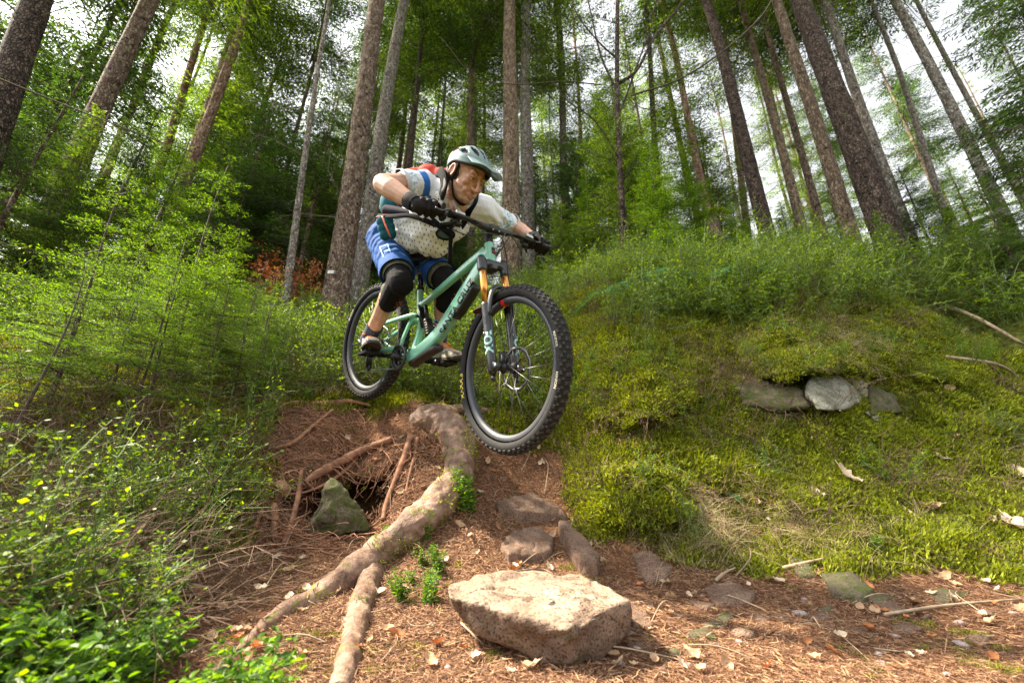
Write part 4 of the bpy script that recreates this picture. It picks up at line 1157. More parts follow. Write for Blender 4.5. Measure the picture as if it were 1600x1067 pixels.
# neck and head
cap(b, neck + (HC - neck) * .1, H(0, -.012, -.075), .062, .056)
ico(b, H(0, -.012, .030), (.076, .098, .092), HM); ico(b, H(0, .035, -.030), (.064, .056, .074), HM)
ico(b, H(0, .036, -.080), (.052, .050, .034), HM); ico(b, H(0, .074, -.100), (.024, .019, .019), HM)
ico(b, H(0, .058, -.064), (.034, .034, .026), HM)
cap(b, H(-.052, .0, -.060), H(-.022, .062, -.102), .019, .016); cap(b, H(.052, .0, -.060), H(.022, .062, -.102), .019, .016)
cap(b, H(-.040, .078, .024), H(.040, .078, .024), .0125, .0125); ico(b, H(0, .084, .024), (.020, .012, .012), HM)
for s in (-1, 1):
    ico(b, H(s * .043, .066, -.030), (.021, .018, .018), HM)         # cheekbone
    ico(b, H(s * .033, .068, -.002), (.020, .016, .015), HM)         # lid mound
    cap(b, H(s * .010, .104, -.047), H(s * .015, .096, -.044), .0085, .0085)
    ico(b, H(s * .030, .072, -.062), (.016, .014, .018), HM)
    # ear
    ico(b, H(s * .079, -.008, -.012), (.0055, .018, .030), HM); 
    e = [H(s * (.083 + .004), -.008 + .017 * math.cos(t), -.010 + .029 * math.sin(t)) for t in np.linspace(-1.2, 3.9, 12)]
    b.tube(e, .0052, 8)
b.tube([H(0, .088, .018), H(0, .102, -.010), H(0, .116, -.036), H(0, .117, -.044), H(0, .103, -.053)], [.0085, .0085, .0105, .0115, .009], 10)
# lips
b.tube([H(-.026, .083, -.0755), H(-.014, .093, -.0735), H(0, .0965, -.0725), H(.014, .093, -.0735), H(.026, .083, -.0755)], [.003, .0055, .006, .0055, .003], 8)
b.tube([H(-.023, .083, -.0795), H(-.012, .091, -.0825), H(0, .094, -.0835), H(.012, .091, -.0825), H(.023, .083, -.0795)], [.003, .0058, .0068, .0058, .003], 8)
body = rpart(b, 'body', M_skin, .0032, 3)
V = wverts(body); hl = (V - HC) @ HM
def blob(c, r): return np.exp(-(((hl - np.array(c)) / np.array(r)) ** 2).sum(1))
flush = .55 * np.clip(.8 * blob((0, .115, -.04), (.02, .03, .018)) + .5 * (blob((-.045, .07, -.03), (.022, .03, .02)) + blob((.045, .07, -.03), (.022, .03, .02))) + 1.0 * blob((0, .095, -.0785), (.022, .014, .0085)) + .5 * (blob((.032, .08, 0), (.022, .02, .012)) + blob((-.032, .08, 0), (.022, .02, .012))) + .6 * (blob((.085, 0, -.01), (.02, .02, .03)) + blob((-.085, 0, -.01), (.02, .02, .03))), 0, 1)
stub = np.clip(.45 * (blob((0, .09, -.1), (.04, .05, .022)) + blob((-.04, .04, -.085), (.03, .05, .03)) + blob((.04, .04, -.085), (.03, .05, .03)) + .6 * blob((0, .1, -.062), (.026, .02, .008))), 0, .7)
# sockets, mouth line, nasolabial folds and cheek hollows pressed in
dn = -.0060 * (blob((-.030, .092, .004), (.014, .03, .0065)) + blob((.030, .092, .004), (.014, .03, .0065))) - .0035 * blob((0, .1, -.0782), (.022, .02, .0022))
dn += -.0012 * (blob((-.026, .09, -.056), (.005, .02, .016)) + blob((.026, .09, -.056), (.005, .02, .016)))
dn += .003 * (blob((-.05, .05, -.055), (.02, .03, .016)) + blob((.05, .05, -.055), (.02, .03, .016)))
for k in range(3): dn += -.0010 * blob((0, .09, .040 + .010 * k), (.04, .03, .0018))
V = V + np.outer(dn, HM @ np.array([0, 1., 0]))
setw(body, V)
vcat(body, flush, 'flush'); vcat(body, stub, 'stubble')
M_eye = plain('eye_white', (.30, .26, .23), .15, var=.05); M_iris = plain('iris', (.03, .022, .015), .08, var=.05); M_hair = plain('dark_hair', (.030, .020, .014), .7, var=.5, vscale=150, bump=.5, bscale=300)
for s in (-1, 1):
    e = MB(); ico(e, H(s * .031, .0735, -.001), .0118, HM); eo = rpart(e, 'eye', M_eye)
    e = MB(); d_ = unit(HM @ np.array([.25, 1, -.25])); ico(e, H(s * .031, .0735, -.001) + d_ * .0068, .0062, HM, n=8); rpart(e, 'iris', M_iris, parent=None).parent = eo
    e = MB(); e.tube([H(s * .016, .0860, .0055), H(s * .031, .0880, .0070), H(s * .046, .076, .0025)], [.0026, .0055, .0026], 8, 0)   # lid
    e.tube([H(s * .017, .0855, -.0085), H(s * .031, .0885, -.0125), H(s * .044, .079, -.0075)], [.002, .0028, .002], 8, 0)
    rpart(e, 'eyelids', M_skin)
    e = MB()
    for q in range(60):
        t = RNG.rand(); x = .012 + .036 * t; z = .0205 + .007 * math.sin(t * 2.6) + RNG.uniform(-.003, .003); y = .0925 - .55 * (x - .008) ** 2 * 12 + .0015
        a = H(s * x, y, z); e.tube([a, a + HM @ np.array([s * .006, .001, .002 - .003 * t])], [.0006, .0002], 3, caps=False)
    rpart(e, 'eyebrow', M_hair)
# hair at the nape and sideburns
e = MB(); ico(e, H(0, -.030, .005), (.079, .088, .085), HM)
for s in (-1, 1): cap(e, H(s * .076, .012, .020), H(s * .073, .012, -.012), .006, .003)
rpart(e, 'hair', M_hair, .005, 3)

# ---- jersey
def jerseymat():
    m, nt, out = new_mat('white_jersey'); L = nt.links.new
    b_ = nt.nodes.new('ShaderNodeBsdfPrincipled'); b_.inputs['Roughness'].default_value = .85; b_.inputs['Specular IOR Level'].default_value = .2
    b_.inputs['Sheen Weight'].default_value = .2
    at = nt.nodes.new('ShaderNodeAttribute'); at.attribute_name = 'stripe'
    dt_ = nt.nodes.new('ShaderNodeAttribute'); dt_.attribute_name = 'uvw'; dt_.attribute_type = 'GEOMETRY'
    sp_ = nt.nodes.new('ShaderNodeAttribute'); sp_.attribute_name = 'dots'
    geo = nt.nodes.new('ShaderNodeNewGeometry')
    n = nt.nodes.new('ShaderNodeTexNoise'); n.inputs['Scale'].default_value = 40; n.inputs['Detail'].default_value = 5; L(geo.outputs['Position'], n.inputs['Vector'])
    base = nt.nodes.new('ShaderNodeValToRGB'); base.color_ramp.elements[0].color = (.66, .67, .70, 1); base.color_ramp.elements[1].color = (.78, .79, .82, 1); L(n.outputs['Fac'], base.inputs['Fac'])
    # dots: hexagonal print in cloth coordinates
    sx = nt.nodes.new('ShaderNodeSeparateXYZ'); L(dt_.outputs['Vector'], sx.inputs[0])
    def fr(src, scale, off):
        mu = nt.nodes.new('ShaderNodeMath'); mu.operation = 'MULTIPLY_ADD'; mu.inputs[1].default_value = scale; mu.inputs[2].default_value = off; L(src, mu.inputs[0])
        f = nt.nodes.new('ShaderNodeMath'); f.operation = 'FRACT'; L(mu.outputs[0], f.inputs[0])
        s_ = nt.nodes.new('ShaderNodeMath'); s_.operation = 'SUBTRACT'; s_.inputs[1].default_value = .5; L(f.outputs[0], s_.inputs[0]); 
        p_ = nt.nodes.new('ShaderNodeMath'); p_.operation = 'POWER'; p_.inputs[1].default_value = 2; L(s_.outputs[0], p_.inputs[0]); return p_.outputs[0]
    ds = []
    for o1, o2 in ((0, 0), (.5, .5)):
        a = nt.nodes.new('ShaderNodeMath'); a.operation = 'ADD'; L(fr(sx.outputs[0], 40, o1), a.inputs[0]); L(fr(sx.outputs[1], 24, o2), a.inputs[1]); ds.append(a.outputs[0])
    mn = nt.nodes.new('ShaderNodeMath'); mn.operation = 'MINIMUM'; L(ds[0], mn.inputs[0]); L(ds[1], mn.inputs[1])
    ls = nt.nodes.new('ShaderNodeMath'); ls.operation = 'LESS_THAN'; ls.inputs[1].default_value = .013; L(mn.outputs[0], ls.inputs[0])
    ml = nt.nodes.new('ShaderNodeMath'); ml.operation = 'MULTIPLY'; L(ls.outputs[0], ml.inputs[0]); L(sp_.outputs['Fac'], ml.inputs[1])
    m1 = nt.nodes.new('ShaderNodeMixRGB'); L(ml.outputs[0], m1.inputs[0]); L(base.outputs[0], m1.inputs[1]); m1.inputs[2].default_value = (.07, .07, .08, 1)
    r = nt.nodes.new('ShaderNodeValToRGB'); cr = r.color_ramp; cr.interpolation = 'CONSTANT'
    cr.elements[0].color = (0, 0, 0, 1); cr.elements[1].position = .5; cr.elements[1].color = (1, 1, 1, 1); L(at.outputs['Fac'], r.inputs['Fac'])
    m2 = nt.nodes.new('ShaderNodeMixRGB'); L(r.outputs[0], m2.inputs[0]); L(m1.outputs[0], m2.inputs[1]); m2.inputs[2].default_value = (.02, .14, .48, 1)
    a3 = nt.nodes.new('ShaderNodeAttribute'); a3.attribute_name = 'print'
    nv = nt.nodes.new('ShaderNodeTexNoise'); nv.inputs['Scale'].default_value = 70; nv.inputs['Detail'].default_value = 3; L(geo.outputs['Position'], nv.inputs['Vector'])
    gt = nt.nodes.new('ShaderNodeMath'); gt.operation = 'GREATER_THAN'; gt.inputs[1].default_value = .5; L(nv.outputs['Fac'], gt.inputs[0])
    gm = nt.nodes.new('ShaderNodeMath'); gm.operation = 'MULTIPLY'; L(gt.outputs[0], gm.inputs[0]); L(a3.outputs['Fac'], gm.inputs[1])
    m3 = nt.nodes.new('ShaderNodeMixRGB'); L(gm.outputs[0], m3.inputs[0]); L(m2.outputs[0], m3.inputs[1]); m3.inputs[2].default_value = (.12, .36, .48, 1)
    L(m3.outputs[0], b_.inputs['Base Color'])
    n2 = nt.nodes.new('ShaderNodeTexNoise'); n2.inputs['Scale'].default_value = 22; n2.inputs['Detail'].default_value = 3; L(geo.outputs['Position'], n2.inputs['Vector'])
    bp = nt.nodes.new('ShaderNodeBump'); bp.inputs['Strength'].default_value = .6; bp.inputs['Distance'].default_value = .012
    L(n2.outputs['Fac'], bp.inputs['Height']); L(bp.outputs[0], b_.inputs['Normal']); L(b_.outputs[0], out.inputs[0]); return m
j = MB()
lowb = P(671, 357, 2.46)
cap(j, pelv + UPB * .02, belly, .148, .150); cap(j, belly, chest, .155, .150); cap(j, chest, neck - (neck - chest) * .12, .138, .092)
cap(j, P(640, 362, 2.58), lowb, .13, .132); cap(j, lowb, P(700, 345, 2.38), .130, .118); ico(j, P(678, 372, 2.46), .108)
cap(j, chest, shR, .115, .082); cap(j, chest, shL, .115, .082)
cap(j, shR, shR + (elR - shR) * .44, .082, .074); cap(j, shL, shL + (elL - shL) * .82, .080, .064)
jer = rpart(j, 'jersey', jerseymat(), .0055, 5)
V = wverts(jer); N = normals(jer)
A = unit(belly - chest)
# gathered folds running from the far shoulder to the near hip, and sag at the belly
fx = V @ unit(C3(.62, -.70, .1)); wob = .05 * fbm(V, 5, 3)
below = np.clip((P(660, 330, 2.4)[2] + .05 - V[:, 2]) / .12, 0, 1)
f = np.sin((V @ unit(C3(.65, .55, 0)) + wob) * 95 + 1.5 * vnoise(V, 7)) * .0085 * below * np.clip(1.3 - np.linalg.norm((V - P(640, 390, 2.5)) / .22, axis=1), 0, 1)
f += np.sin((V @ unit(C3(1, .25, .0)) + .03 * fbm(V, 7, 2)) * 80) * .0055 * np.exp(-(np.linalg.norm(V - shR, axis=1) / .16) ** 2)
f += np.sin((V @ unit(C3(.5, 1, .0)) + .03 * fbm(V, 7, 2)) * 75) * .0055 * np.exp(-(np.linalg.norm(V - (shL + elL) / 2, axis=1) / .18) ** 2)
f += .007 * fbm(V, 9, 3)
setw(jer, V + N * f[:, None])
V = wverts(jer)
px, py = proj(V)
ta = (V - shR) @ unit(elR - shR); near = (np.linalg.norm(V - shR - np.outer(ta, unit(elR - shR)), axis=1) < .105) 
vcat(jer, ((np.abs(ta - .068) < .019) & near).astype(float), 'stripe')
tb = (V - shL) @ unit(elL - shL)
vcat(jer, np.clip((np.exp(-((tb - .13) / .045) ** 2) * (np.linalg.norm(V - (shL + (elL - shL) * .6), axis=1) < .12) + np.exp(-((ta - .135) / .028) ** 2) * near * .8), 0, 1), 'print')
dots = np.clip((py - 338) / 8, 0, 1) * (np.linalg.norm(V - lowb, axis=1) < .30)
vcat(jer, dots, 'dots')
cu = V @ unit(C3(.95, -.3, .1)); cv = V @ unit(C3(.3, .95, 0))
at = jer.data.attributes.new('uvw', 'FLOAT_VECTOR', 'POINT'); at.data.foreach_set('vector', np.stack([cu, cv, cu * 0], -1).astype(np.float32).ravel())
# grey hem bands: sleeve cuffs and collar
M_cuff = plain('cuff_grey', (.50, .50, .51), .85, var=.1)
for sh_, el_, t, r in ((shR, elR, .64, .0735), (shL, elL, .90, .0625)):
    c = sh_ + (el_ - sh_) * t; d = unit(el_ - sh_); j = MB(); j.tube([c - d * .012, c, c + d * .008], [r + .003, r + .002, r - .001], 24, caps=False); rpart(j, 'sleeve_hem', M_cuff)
# v shaped collar opening showing the throat
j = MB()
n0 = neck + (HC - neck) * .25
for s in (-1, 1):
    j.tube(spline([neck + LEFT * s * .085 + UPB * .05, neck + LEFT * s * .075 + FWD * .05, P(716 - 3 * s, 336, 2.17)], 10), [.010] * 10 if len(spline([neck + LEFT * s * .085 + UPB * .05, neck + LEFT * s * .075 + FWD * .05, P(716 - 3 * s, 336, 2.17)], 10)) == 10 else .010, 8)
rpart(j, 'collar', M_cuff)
j = MB(); cap(j, neck + (HC - neck) * .3, P(716, 322, 2.215), .058, .045); cap(j, P(716, 322, 2.215), P(717, 338, 2.235), .045, .024)
rpart(j, 'throat', M_skin, .004, 4)

# ---- shorts
M_short = plain('blue_shorts', (.014, .068, .235), .85, spec=.2, var=.15, vscale=12, bump=.25, bscale=25, dist=.01)
def thigh(mb, h, k, r0, r1, t1):
    cap(mb, h, h + (k - h) * t1, r0, r1)
j = MB()
thigh(j, hipR, kneeR, .118, .090, .60); thigh(j, hipL, kneeL, .112, .088, .58)
cap(j, hipR + UPB * .02, hipL + UPB * .02, .125, .120); cap(j, pelv, pelv + unit(belly - pelv) * .05, .135, .135)
sho = rpart(j, 'shorts', M_short, .006, 5)
V = wverts(sho); N = normals(sho)
t = (V - hipR) @ unit(kneeR - hipR)
f = .0022 * np.sin((t + .06 * fbm(V, 6, 2)) * 100 + 3 * vnoise(V, 9)) + .008 * fbm(V * [1, 1, 1.6], 9, 3)
setw(sho, V + N * f[:, None])
M_shortd = plain('dark_lining', (.012, .016, .04), .8)
for h, k, t1, r in ((hipR, kneeR, .78, .094), (hipL, kneeL, .76, .092)):
    d = unit(k - h); c = h + (k - h) * t1
    j = MB(); j.tube([c - d * .06, c - d * .02, c + d * .018], [r - .002, r + .002, r + .001], 26, caps=False)
    j.tube([c + d * .018, c + d * .0], [r + .001, r - .014], 26, caps=False); rpart(j, 'shorts_hem', M_short)
# printed square emblem on the thigh
E = MB()
tc = P(605.5, 400, 2.44); eu = unit(P(610, 414, 2.44) - P(600, 388, 2.44)); ev = unit(np.cross(eu, unit(-tc)))
def bar_(a, b_, w=.006):
    a2 = tc + eu * a[0] + ev * a[1]; b2 = tc + eu * b_[0] + ev * b_[1]; d = unit(b2 - a2); n_ = np.cross(d, unit(tc))
    pts = [a2 + (b2 - a2) * q for q in np.linspace(0, 1, 9)]
    V = []; 
    for p_ in pts: V += [p_ + n_ * w / 2, p_ - n_ * w / 2]
    E.add(V, [[2 * q, 2 * q + 1, 2 * q + 3, 2 * q + 2] for q in range(8)])
for a, b_ in [((-.06, -.022), (.06, -.022)), ((-.06, .022), (.06, .022)), ((-.06, -.025), (-.06, .025)), ((.06, -.025), (.06, .025)), ((-.03, -.022), (-.03, .010)), ((0, -.022), (0, .022)), ((.03, -.022), (.03, .010))]: bar_(a, b_)
em = rpart(E, 'shorts_emblem', plain('pale_blue_print', (.16, .42, .72), .7, var=.1), parent=sho)
wrap_on(em, sho, lambda c: unit(np.array(c) + np.array(rider.location)), .013, .6)

# ---- knee pads
M_pad = plain('black_knee_pad', (.007, .0065, .007), .85, spec=.15, var=.25, bump=.2)
M_olive = plain('olive_camo_cuff', (.085, .080, .045), .85, var=.45, vscale=30)
for h, k, a in ((hipR, kneeR, ankR), (hipL, kneeL, ankL)):
    d1 = unit(h - k); d2 = a - k
    fr_ = unit(FWD - unit(d2) * np.dot(FWD, unit(d2)))
    j = MB(); cap(j, k + d1 * .085, k, .072, .066); ico(j, k + fr_ * .014, .064); cap(j, k, k + d2 * .34, .066, .058); 
    pad = rpart(j, 'knee_pad', M_pad, .0045, 4)
    V = wverts(pad); N = normals(pad); setw(pad, V + N * (.0025 * fbm(V, 20, 2))[:, None])
    j = MB(); j.tube([k + d1 * .135, k + d1 * .11, k + d1 * .065], [.082, .0815, .0765], 26, caps=False); rpart(j, 'pad_cuff', M_olive, parent=pad)
    j = MB()
    sd_ = unit(np.cross(d1, fr_)); bk = -fr_
    for q in (.0, .14, .28):
        pass
    ico(j, k + d2 * .19 + bk * .024 + sd_ * 0, (.056, .055, .085), np.stack([np.cross(unit(d2), fr_), fr_, unit(d2)], 1)); rpart(j, 'calf_panel', M_olive, .005, 3, parent=pad)
    j = MB()
    for q in range(22):
        p_ = k + d2 * RNG.uniform(.12, .30); an = RNG.uniform(-.55, .25); sdv = np.cross(unit(d2), fr_)
        n_ = fr_ * math.cos(an) + sdv * math.sin(an); p_ = p_ + n_ * .0655
        j.box(p_, (.004, .003, .002), np.stack([unit(d2), np.cross(n_, unit(d2)), n_], 1))
    o = rpart(j, 'pad_print', plain('orange_print', (.5, .12, .03), .7) if 'orange_print' not in bpy.data.materials else bpy.data.materials['orange_print'], parent=pad, smooth=False); o['kind'] = 'stuff'

# ---- socks and shoes
M_sock = plain('navy_sock', (.030, .034, .060), .9, var=.3, vscale=60, bump=.3)
M_shoe = plain('beige_shoe', (.50, .46, .40), .75, var=.12, bump=.15); M_sole = plain('dark_sole', (.035, .030, .027), .7, var=.2)
M_teal = plain('teal_fabric', (.007, .085, .115), .8, spec=.2, var=.2, vscale=25, bump=.2); M_lace = plain('orange_lace', (.75, .22, .05), .6, var=.1)
M_tan = plain('taupe_toe_cap', (.17, .125, .10), .7, var=.15); M_midsole = plain('cream_midsole', (.52, .47, .38), .6, var=.1)
foots = []
for an, pe, s in ((ankR, BW(eR + np.array([0, -.062, 0])), -1), (ankL, BW(eL + np.array([0, .062, 0])), 1)):
    kn = kneeR if s < 0 else kneeL
    d = unit(kn - an)
    j = MB(); j.tube([an + d * .105, an + d * .098, an + d * .03, an - d * .0, an - d * .04], [.0465, .047, .044, .045, .046], 22, caps=True); rpart(j, 'sock', M_sock)
    fd = unit(BM @ np.array([1, -.45 if s < 0 else .10, .30 if s < 0 else .18])); lf = unit(LEFT - fd * np.dot(LEFT, fd)); upf = np.cross(fd, lf)
    so = pe + upf * .014           # top of the pedal
    F0 = np.stack([fd, lf, upf], 1)
    def S(x, y, z): return so + F0 @ np.array([x, y, z])
    j = MB()
    out_ = [(-.135, .024), (-.13, .036), (-.09, .039), (-.04, .036), (.02, .044), (.07, .050), (.11, .044), (.14, .028), (.15, .012)]
    def slab(mb, z0, z1, grow=0, spring=.018):
        L_, R_ = [], []
        for x, w in out_: L_.append((x, w + grow)); R_.append((x, -w - grow))
        loop = L_ + R_[::-1]
        def zz(x, z): return z + max(0, x - .06) ** 2 * 2.2
        lo = [S(x, y, zz(x, z0)) for x, y in loop]; hi = [S(x, y, zz(x, z1)) for x, y in loop]; n_ = len(loop)
        b0 = mb.n
        mb.add(np.array(lo + hi), [[q, (q + 1) % n_, n_ + (q + 1) % n_, n_ + q] for q in range(n_)])
        mb.ng.append(np.arange(n_)[::-1] + b0); mb.ngm.append(0); mb.ng.append(np.arange(n_) + n_ + b0); mb.ngm.append(0)
    slab(j, 0, .014, .003); sole = rpart(j, 'shoe_sole', M_sole, smooth=False)
    j = MB(); slab(j, .0145, .030, .001); mid_ = rpart(j, 'shoe_midsole', M_midsole, smooth=False)
    j = MB()
    for x, w, h, z in [(-.095, .034, .042, .045), (-.06, .034, .044, .050), (-.02, .036, .040, .045), (.02, .041, .034, .040), (.055, .044, .028, .036), (.09, .042, .022, .036), (.115, .034, .017, .036)]:
        ico(j, S(x, 0, z), (.040, w, h), F0)
    cap(j, S(-.075, 0, .05), S(-.07, 0, .080), .038, .042)
    up_ = rpart(j, 'shoe', M_shoe, .004, 4)
    j = MB(); ico(j, S(.108, 0, .034), (.044, .0425, .022), F0); rpart(j, 'toe_cap', M_tan, .004, 3, parent=up_)
    j = MB(); ico(j, S(-.112, 0, .062), (.027, .034, .045), F0); cap(j, S(-.105, -.015, .09), S(-.105, .015, .09), .018, .018); rpart(j, 'heel_counter', M_teal, .004, 3, parent=up_)
    for q in range(6):
        x = -.030 + q * .017; z = .0965 - q * .0068
        j = MB(); sg = 1 if q % 2 else -1
        j.tube(spline([S(x, -.026, z - .014), S(x + .004 * sg, -.012, z), S(x + .008 * sg, .012, z), S(x + .012 * sg, .026, z - .014)], 8), .0032, 7); rpart(j, 'lace', M_lace, parent=up_)
    for q in range(2):
        j = MB(); sg = 1 if q else -1
        j.tube(spline([S(-.03, 0, .103), S(-.035, sg * .022, .118), S(-.02, sg * .042, .100), S(-.018, sg * .02, .102), S(-.03, 0, .103)], 16), .0026, 7); rpart(j, 'lace', M_lace, parent=up_)
    # side swoops
    for q in range(3):
        x = -.05 + q * .035
        j = MB(); j.tube(spline([S(x, s * .043, .032), S(x + .02, s * .044, .050 - .006 * q), S(x + .012, s * .036, .072 - .008 * q)], 8), .003, 6, flat=.4); rpart(j, 'side_stripe', M_tan, parent=up_)

# ---- gloves
M_glove = plain('black_glove', (.012, .010, .010), .8, spec=.2, var=.35, vscale=45, bump=.35, bscale=120); M_gp = plain('grey_glove_patch', (.10, .09, .085), .6, var=.3)
for sd_ in ('R', 'L'):
    j = MB(); hand(j, sd_, 1.14)
    wr = wrR if sd_ == 'R' else wrL; el = elR if sd_ == 'R' else elL
    cap(j, wr + unit(el - wr) * .038, wr, .0365, .034); cap(j, wr, wr - unit(el - wr) * .03, .034, .033)
    gl = rpart(j, 'glove', M_glove, .0030, 3)
    d = unit(el - wr); j = MB(); j.tube([wr + d * .040, wr + d * .036, wr + d * .010, wr - d * .01], [.0385, .0400, .0390, .0380], 22, caps=False); rpart(j, 'glove_cuff', M_glove, parent=gl)
    q = P(646, 322, 1.95) if sd_ == 'R' else P(838, 376, 2.40)
    j = MB(); n_ = unit(-q); j.box(q, (.018, .012, .004), np.stack([unit(np.cross([0, 0, 1], n_)), np.cross(n_, unit(np.cross([0, 0, 1], n_))), n_], 1)); rpart(j, 'wrist_tab', M_gp, parent=gl)

# ---- helmet
M_hel = plain('pale_sage_helmet', (.155, .235, .23), .38, var=.05, coat=.2); M_liner = plain('helmet_liner', (.012, .012, .013), .8, var=.3)
M_helo = plain('coral_panel', (.62, .22, .16), .45, var=.05); M_strap = plain('black_strap', (.008, .008, .009), .9, var=.2, spec=.12)
hc = np.array([0, -.010, .048])
R3 = np.array([.093, .124, .098])
def hs(az, el, k=1.0):
    """point on the shell; az from forward towards left, el up"""
    v = np.array([math.sin(az) * math.cos(el), math.cos(az) * math.cos(el), math.sin(el)])
    return H(*(hc + v * R3 * k))
vents = [ # (az deg, el deg, half az, half el)
]
nA_, nE_ = 160, 64
az = np.linspace(-PI, PI, nA_, endpoint=False); 
mbh = MB()
def brim(a):   # lower edge elevation
    c = math.cos(a)
    return math.radians(-8 + 12 * max(0, c) ** 2 - 34 * max(0, -c) ** 1.2)
el_ = [np.linspace(brim(a), PI / 2 - .02, nE_) for a in az]
# position in shell plane, used for ribs and vents
def inslot(v):
    x, y, z = v
    # long slots either side of the crown and shorter side vents, in front-back direction
    if z < .18: return 0
    ax_ = abs(x)
    for (cx, w, y0, y1) in ((.0, .10, .30, .86), (.0, .08, -.55, -.05), (.30, .10, .0, .82), (.34, .10, -.66, -.12), (.60, .105, .08, .68), (.64, .105, -.60, -.06), (.87, .075, -.22, .34), (.84, .07, -.52, -.28)):
        if y0 < y < y1:
            t = (y - y0) / (y1 - y0); ww = w * min(1, 3.2 * t, 3.2 * (1 - t)) ** .7
            c_ = cx * (1 - .25 * (y - .1) ** 2) 
            d = (ax_ - c_) / ww if cx else ax_ / ww
            if abs(d) < 1: return 1 - abs(d) ** 3
    return 0
Vs = []; Sl = []
for i_, a in enumerate(az):
    for e_ in el_[i_]:
        v = np.array([math.sin(a) * math.cos(e_), math.cos(a) * math.cos(e_), math.sin(e_)])
        sl = inslot(v)
        k = 1 + .018 * math.cos(abs(v[0]) * 20) * (v[2] > .1) - .14 * min(1, sl * 1.6)
        Vs.append(H(*(hc + v * R3 * k))); Sl.append(sl)
Vs = np.array(Vs); Sl = np.array(Sl).reshape(nA_, nE_)
i = np.arange(nA_)[:, None]; jx = np.arange(nE_ - 1)[None]; i2 = (i + 1) % nA_
Q = np.stack([i * nE_ + jx, i2 * nE_ + jx, i2 * nE_ + jx + 1, i * nE_ + jx + 1], -1)
deep = (Sl[i, jx] > .35).reshape(-1)
Q = Q.reshape(-1, 4)
mbh.add(Vs, Q[~deep], 0); mbh.add(np.zeros((0, 3)), np.zeros((0, 4), int))
mbh.q.append(Q[deep]); mbh.qm.append(np.full(deep.sum(), 1))
mbh.ng.append(np.arange(nA_) * nE_ + nE_ - 1); mbh.ngm.append(0)
hel = rpart(mbh, 'helmet', [M_hel, M_liner])
# rim thickness / liner
j = MB(); j.tube([hs(a, brim(a) - .005, .965) for a in az[::3]], .0065, 8, closed=True); rpart(j, 'helmet_rim', M_liner, parent=hel)
# rear drop of the shell
# visor
j = MB(); U = np.linspace(-1, 1, 21); T_ = np.linspace(0, 1, 8); Vv = []
for layer in (0, 1):
    for t in T_:
        for u in U:
            a = u * 1.12
            base_ = hs(a, math.radians(14 + 8 * (1 - abs(u))), 1.03)
            fwd_ = .095 * t * (1 - .45 * abs(u) ** 2.2)
            p_ = base_ + HM @ np.array([u * .006 * t, fwd_, -.026 * t * (1 - .3 * abs(u)) + .004 * math.cos(u * 9) * t - .003 * layer])
            Vv.append(p_)
nu, nt_ = len(U), len(T_)
Qv = []
for l in (0, 1):
    for y in range(nt_ - 1):
        for x in range(nu - 1):
            q = [l * nu * nt_ + y * nu + x, l * nu * nt_ + y * nu + x + 1, l * nu * nt_ + (y + 1) * nu + x + 1, l * nu * nt_ + (y + 1) * nu + x]
            Qv.append(q if l == 0 else q[::-1])
for x in range(nu - 1):
    o1, o2 = (nt_ - 1) * nu + x, nu * nt_ + (nt_ - 1) * nu + x
    Qv.append([o1, o1 + 1, o2 + 1, o2])
for y in range(nt_ - 1):
    for e_ in (0, nu - 1):
        o1, o2 = y * nu + e_, nu * nt_ + y * nu + e_; Qv.append([o1, o1 + nu, o2 + nu, o2])
j.add(Vv, Qv)
rpart(j, 'visor', M_hel, parent=hel)
for s in (-1,):
    c = hs(math.radians(-118), math.radians(22), .985); n_ = unit(c - H(*hc)); t_ = unit(HU - n_ * np.dot(HU, n_)); r_ = np.cross(t_, n_); t2 = unit(t_ + r_ * .5); r2 = np.cross(n_, t2)
    Mx = np.stack([r2, t2, n_], 1)
    j = MB(); j.box(c, (.015, .036, .006), Mx); rpart(j, 'side_panel', M_helo, parent=hel, smooth=False)
    j = MB(); j.box(c + n_ * .001, (.008, .026, .008), Mx); rpart(j, 'panel_slot', M_strap, parent=hel, smooth=False)
# straps
for s in (-1, 1):
    j = MB(); j.tube(spline([hs(s * math.radians(78), brim(s * 1.36) + .05, .95), H(s * .083, .018, -.005), H(s * .077, .018, -.055), H(s * .045, .035, -.112), H(0, .048, -.128)], 22), .0055, 8, flat=.35, upv=HM @ np.array([0, 1., 0])); rpart(j, 'chin_strap', M_strap, parent=hel)
    j = MB(); j.tube(spline([hs(s * math.radians(125), brim(s * 2.2) + .05, .94), H(s * .088, -.030, -.02), H(s * .077, .016, -.060)], 12), .0045, 8, flat=.35, upv=HM @ np.array([0, 1., 0])); rpart(j, 'chin_strap', M_strap, parent=hel)

# ================================================================ backpack (worn, but a thing of its own)
bpc = P(650, 300, 2.52)
pack = empty('backpack', bpc)
tag(pack, 'red and teal backpack strapped to the rider\'s back with black straps', 'backpack')
def ppart(mb, name, mat, vox=None, sm=4, parent=None, smooth=True):
    o = mb.build(name, mat, None, smooth)
    if vox: voxel(o, vox, sm)
    o.data.transform(Matrix.Translation(-Vector(pack.location))); o.parent = parent or pack
    return o
M_predk = plain('red_pack_fabric', (.42, .045, .030), .8, spec=.2, var=.25, vscale=25, bump=.3, bscale=40, dist=.006)
M_pkk = plain('dark_pack_fabric', (.014, .012, .020), .85, spec=.15, var=.3, vscale=25, bump=.3, bscale=40)
bd = unit(chest - pelv); bl = LEFT; bn = unit(np.cross(bd, bl))
if bn[2] < 0: bn = -bn
spine0 = pelv + bn * .15; spine1 = neck + bn * .02 - bd * .02
j = MB()
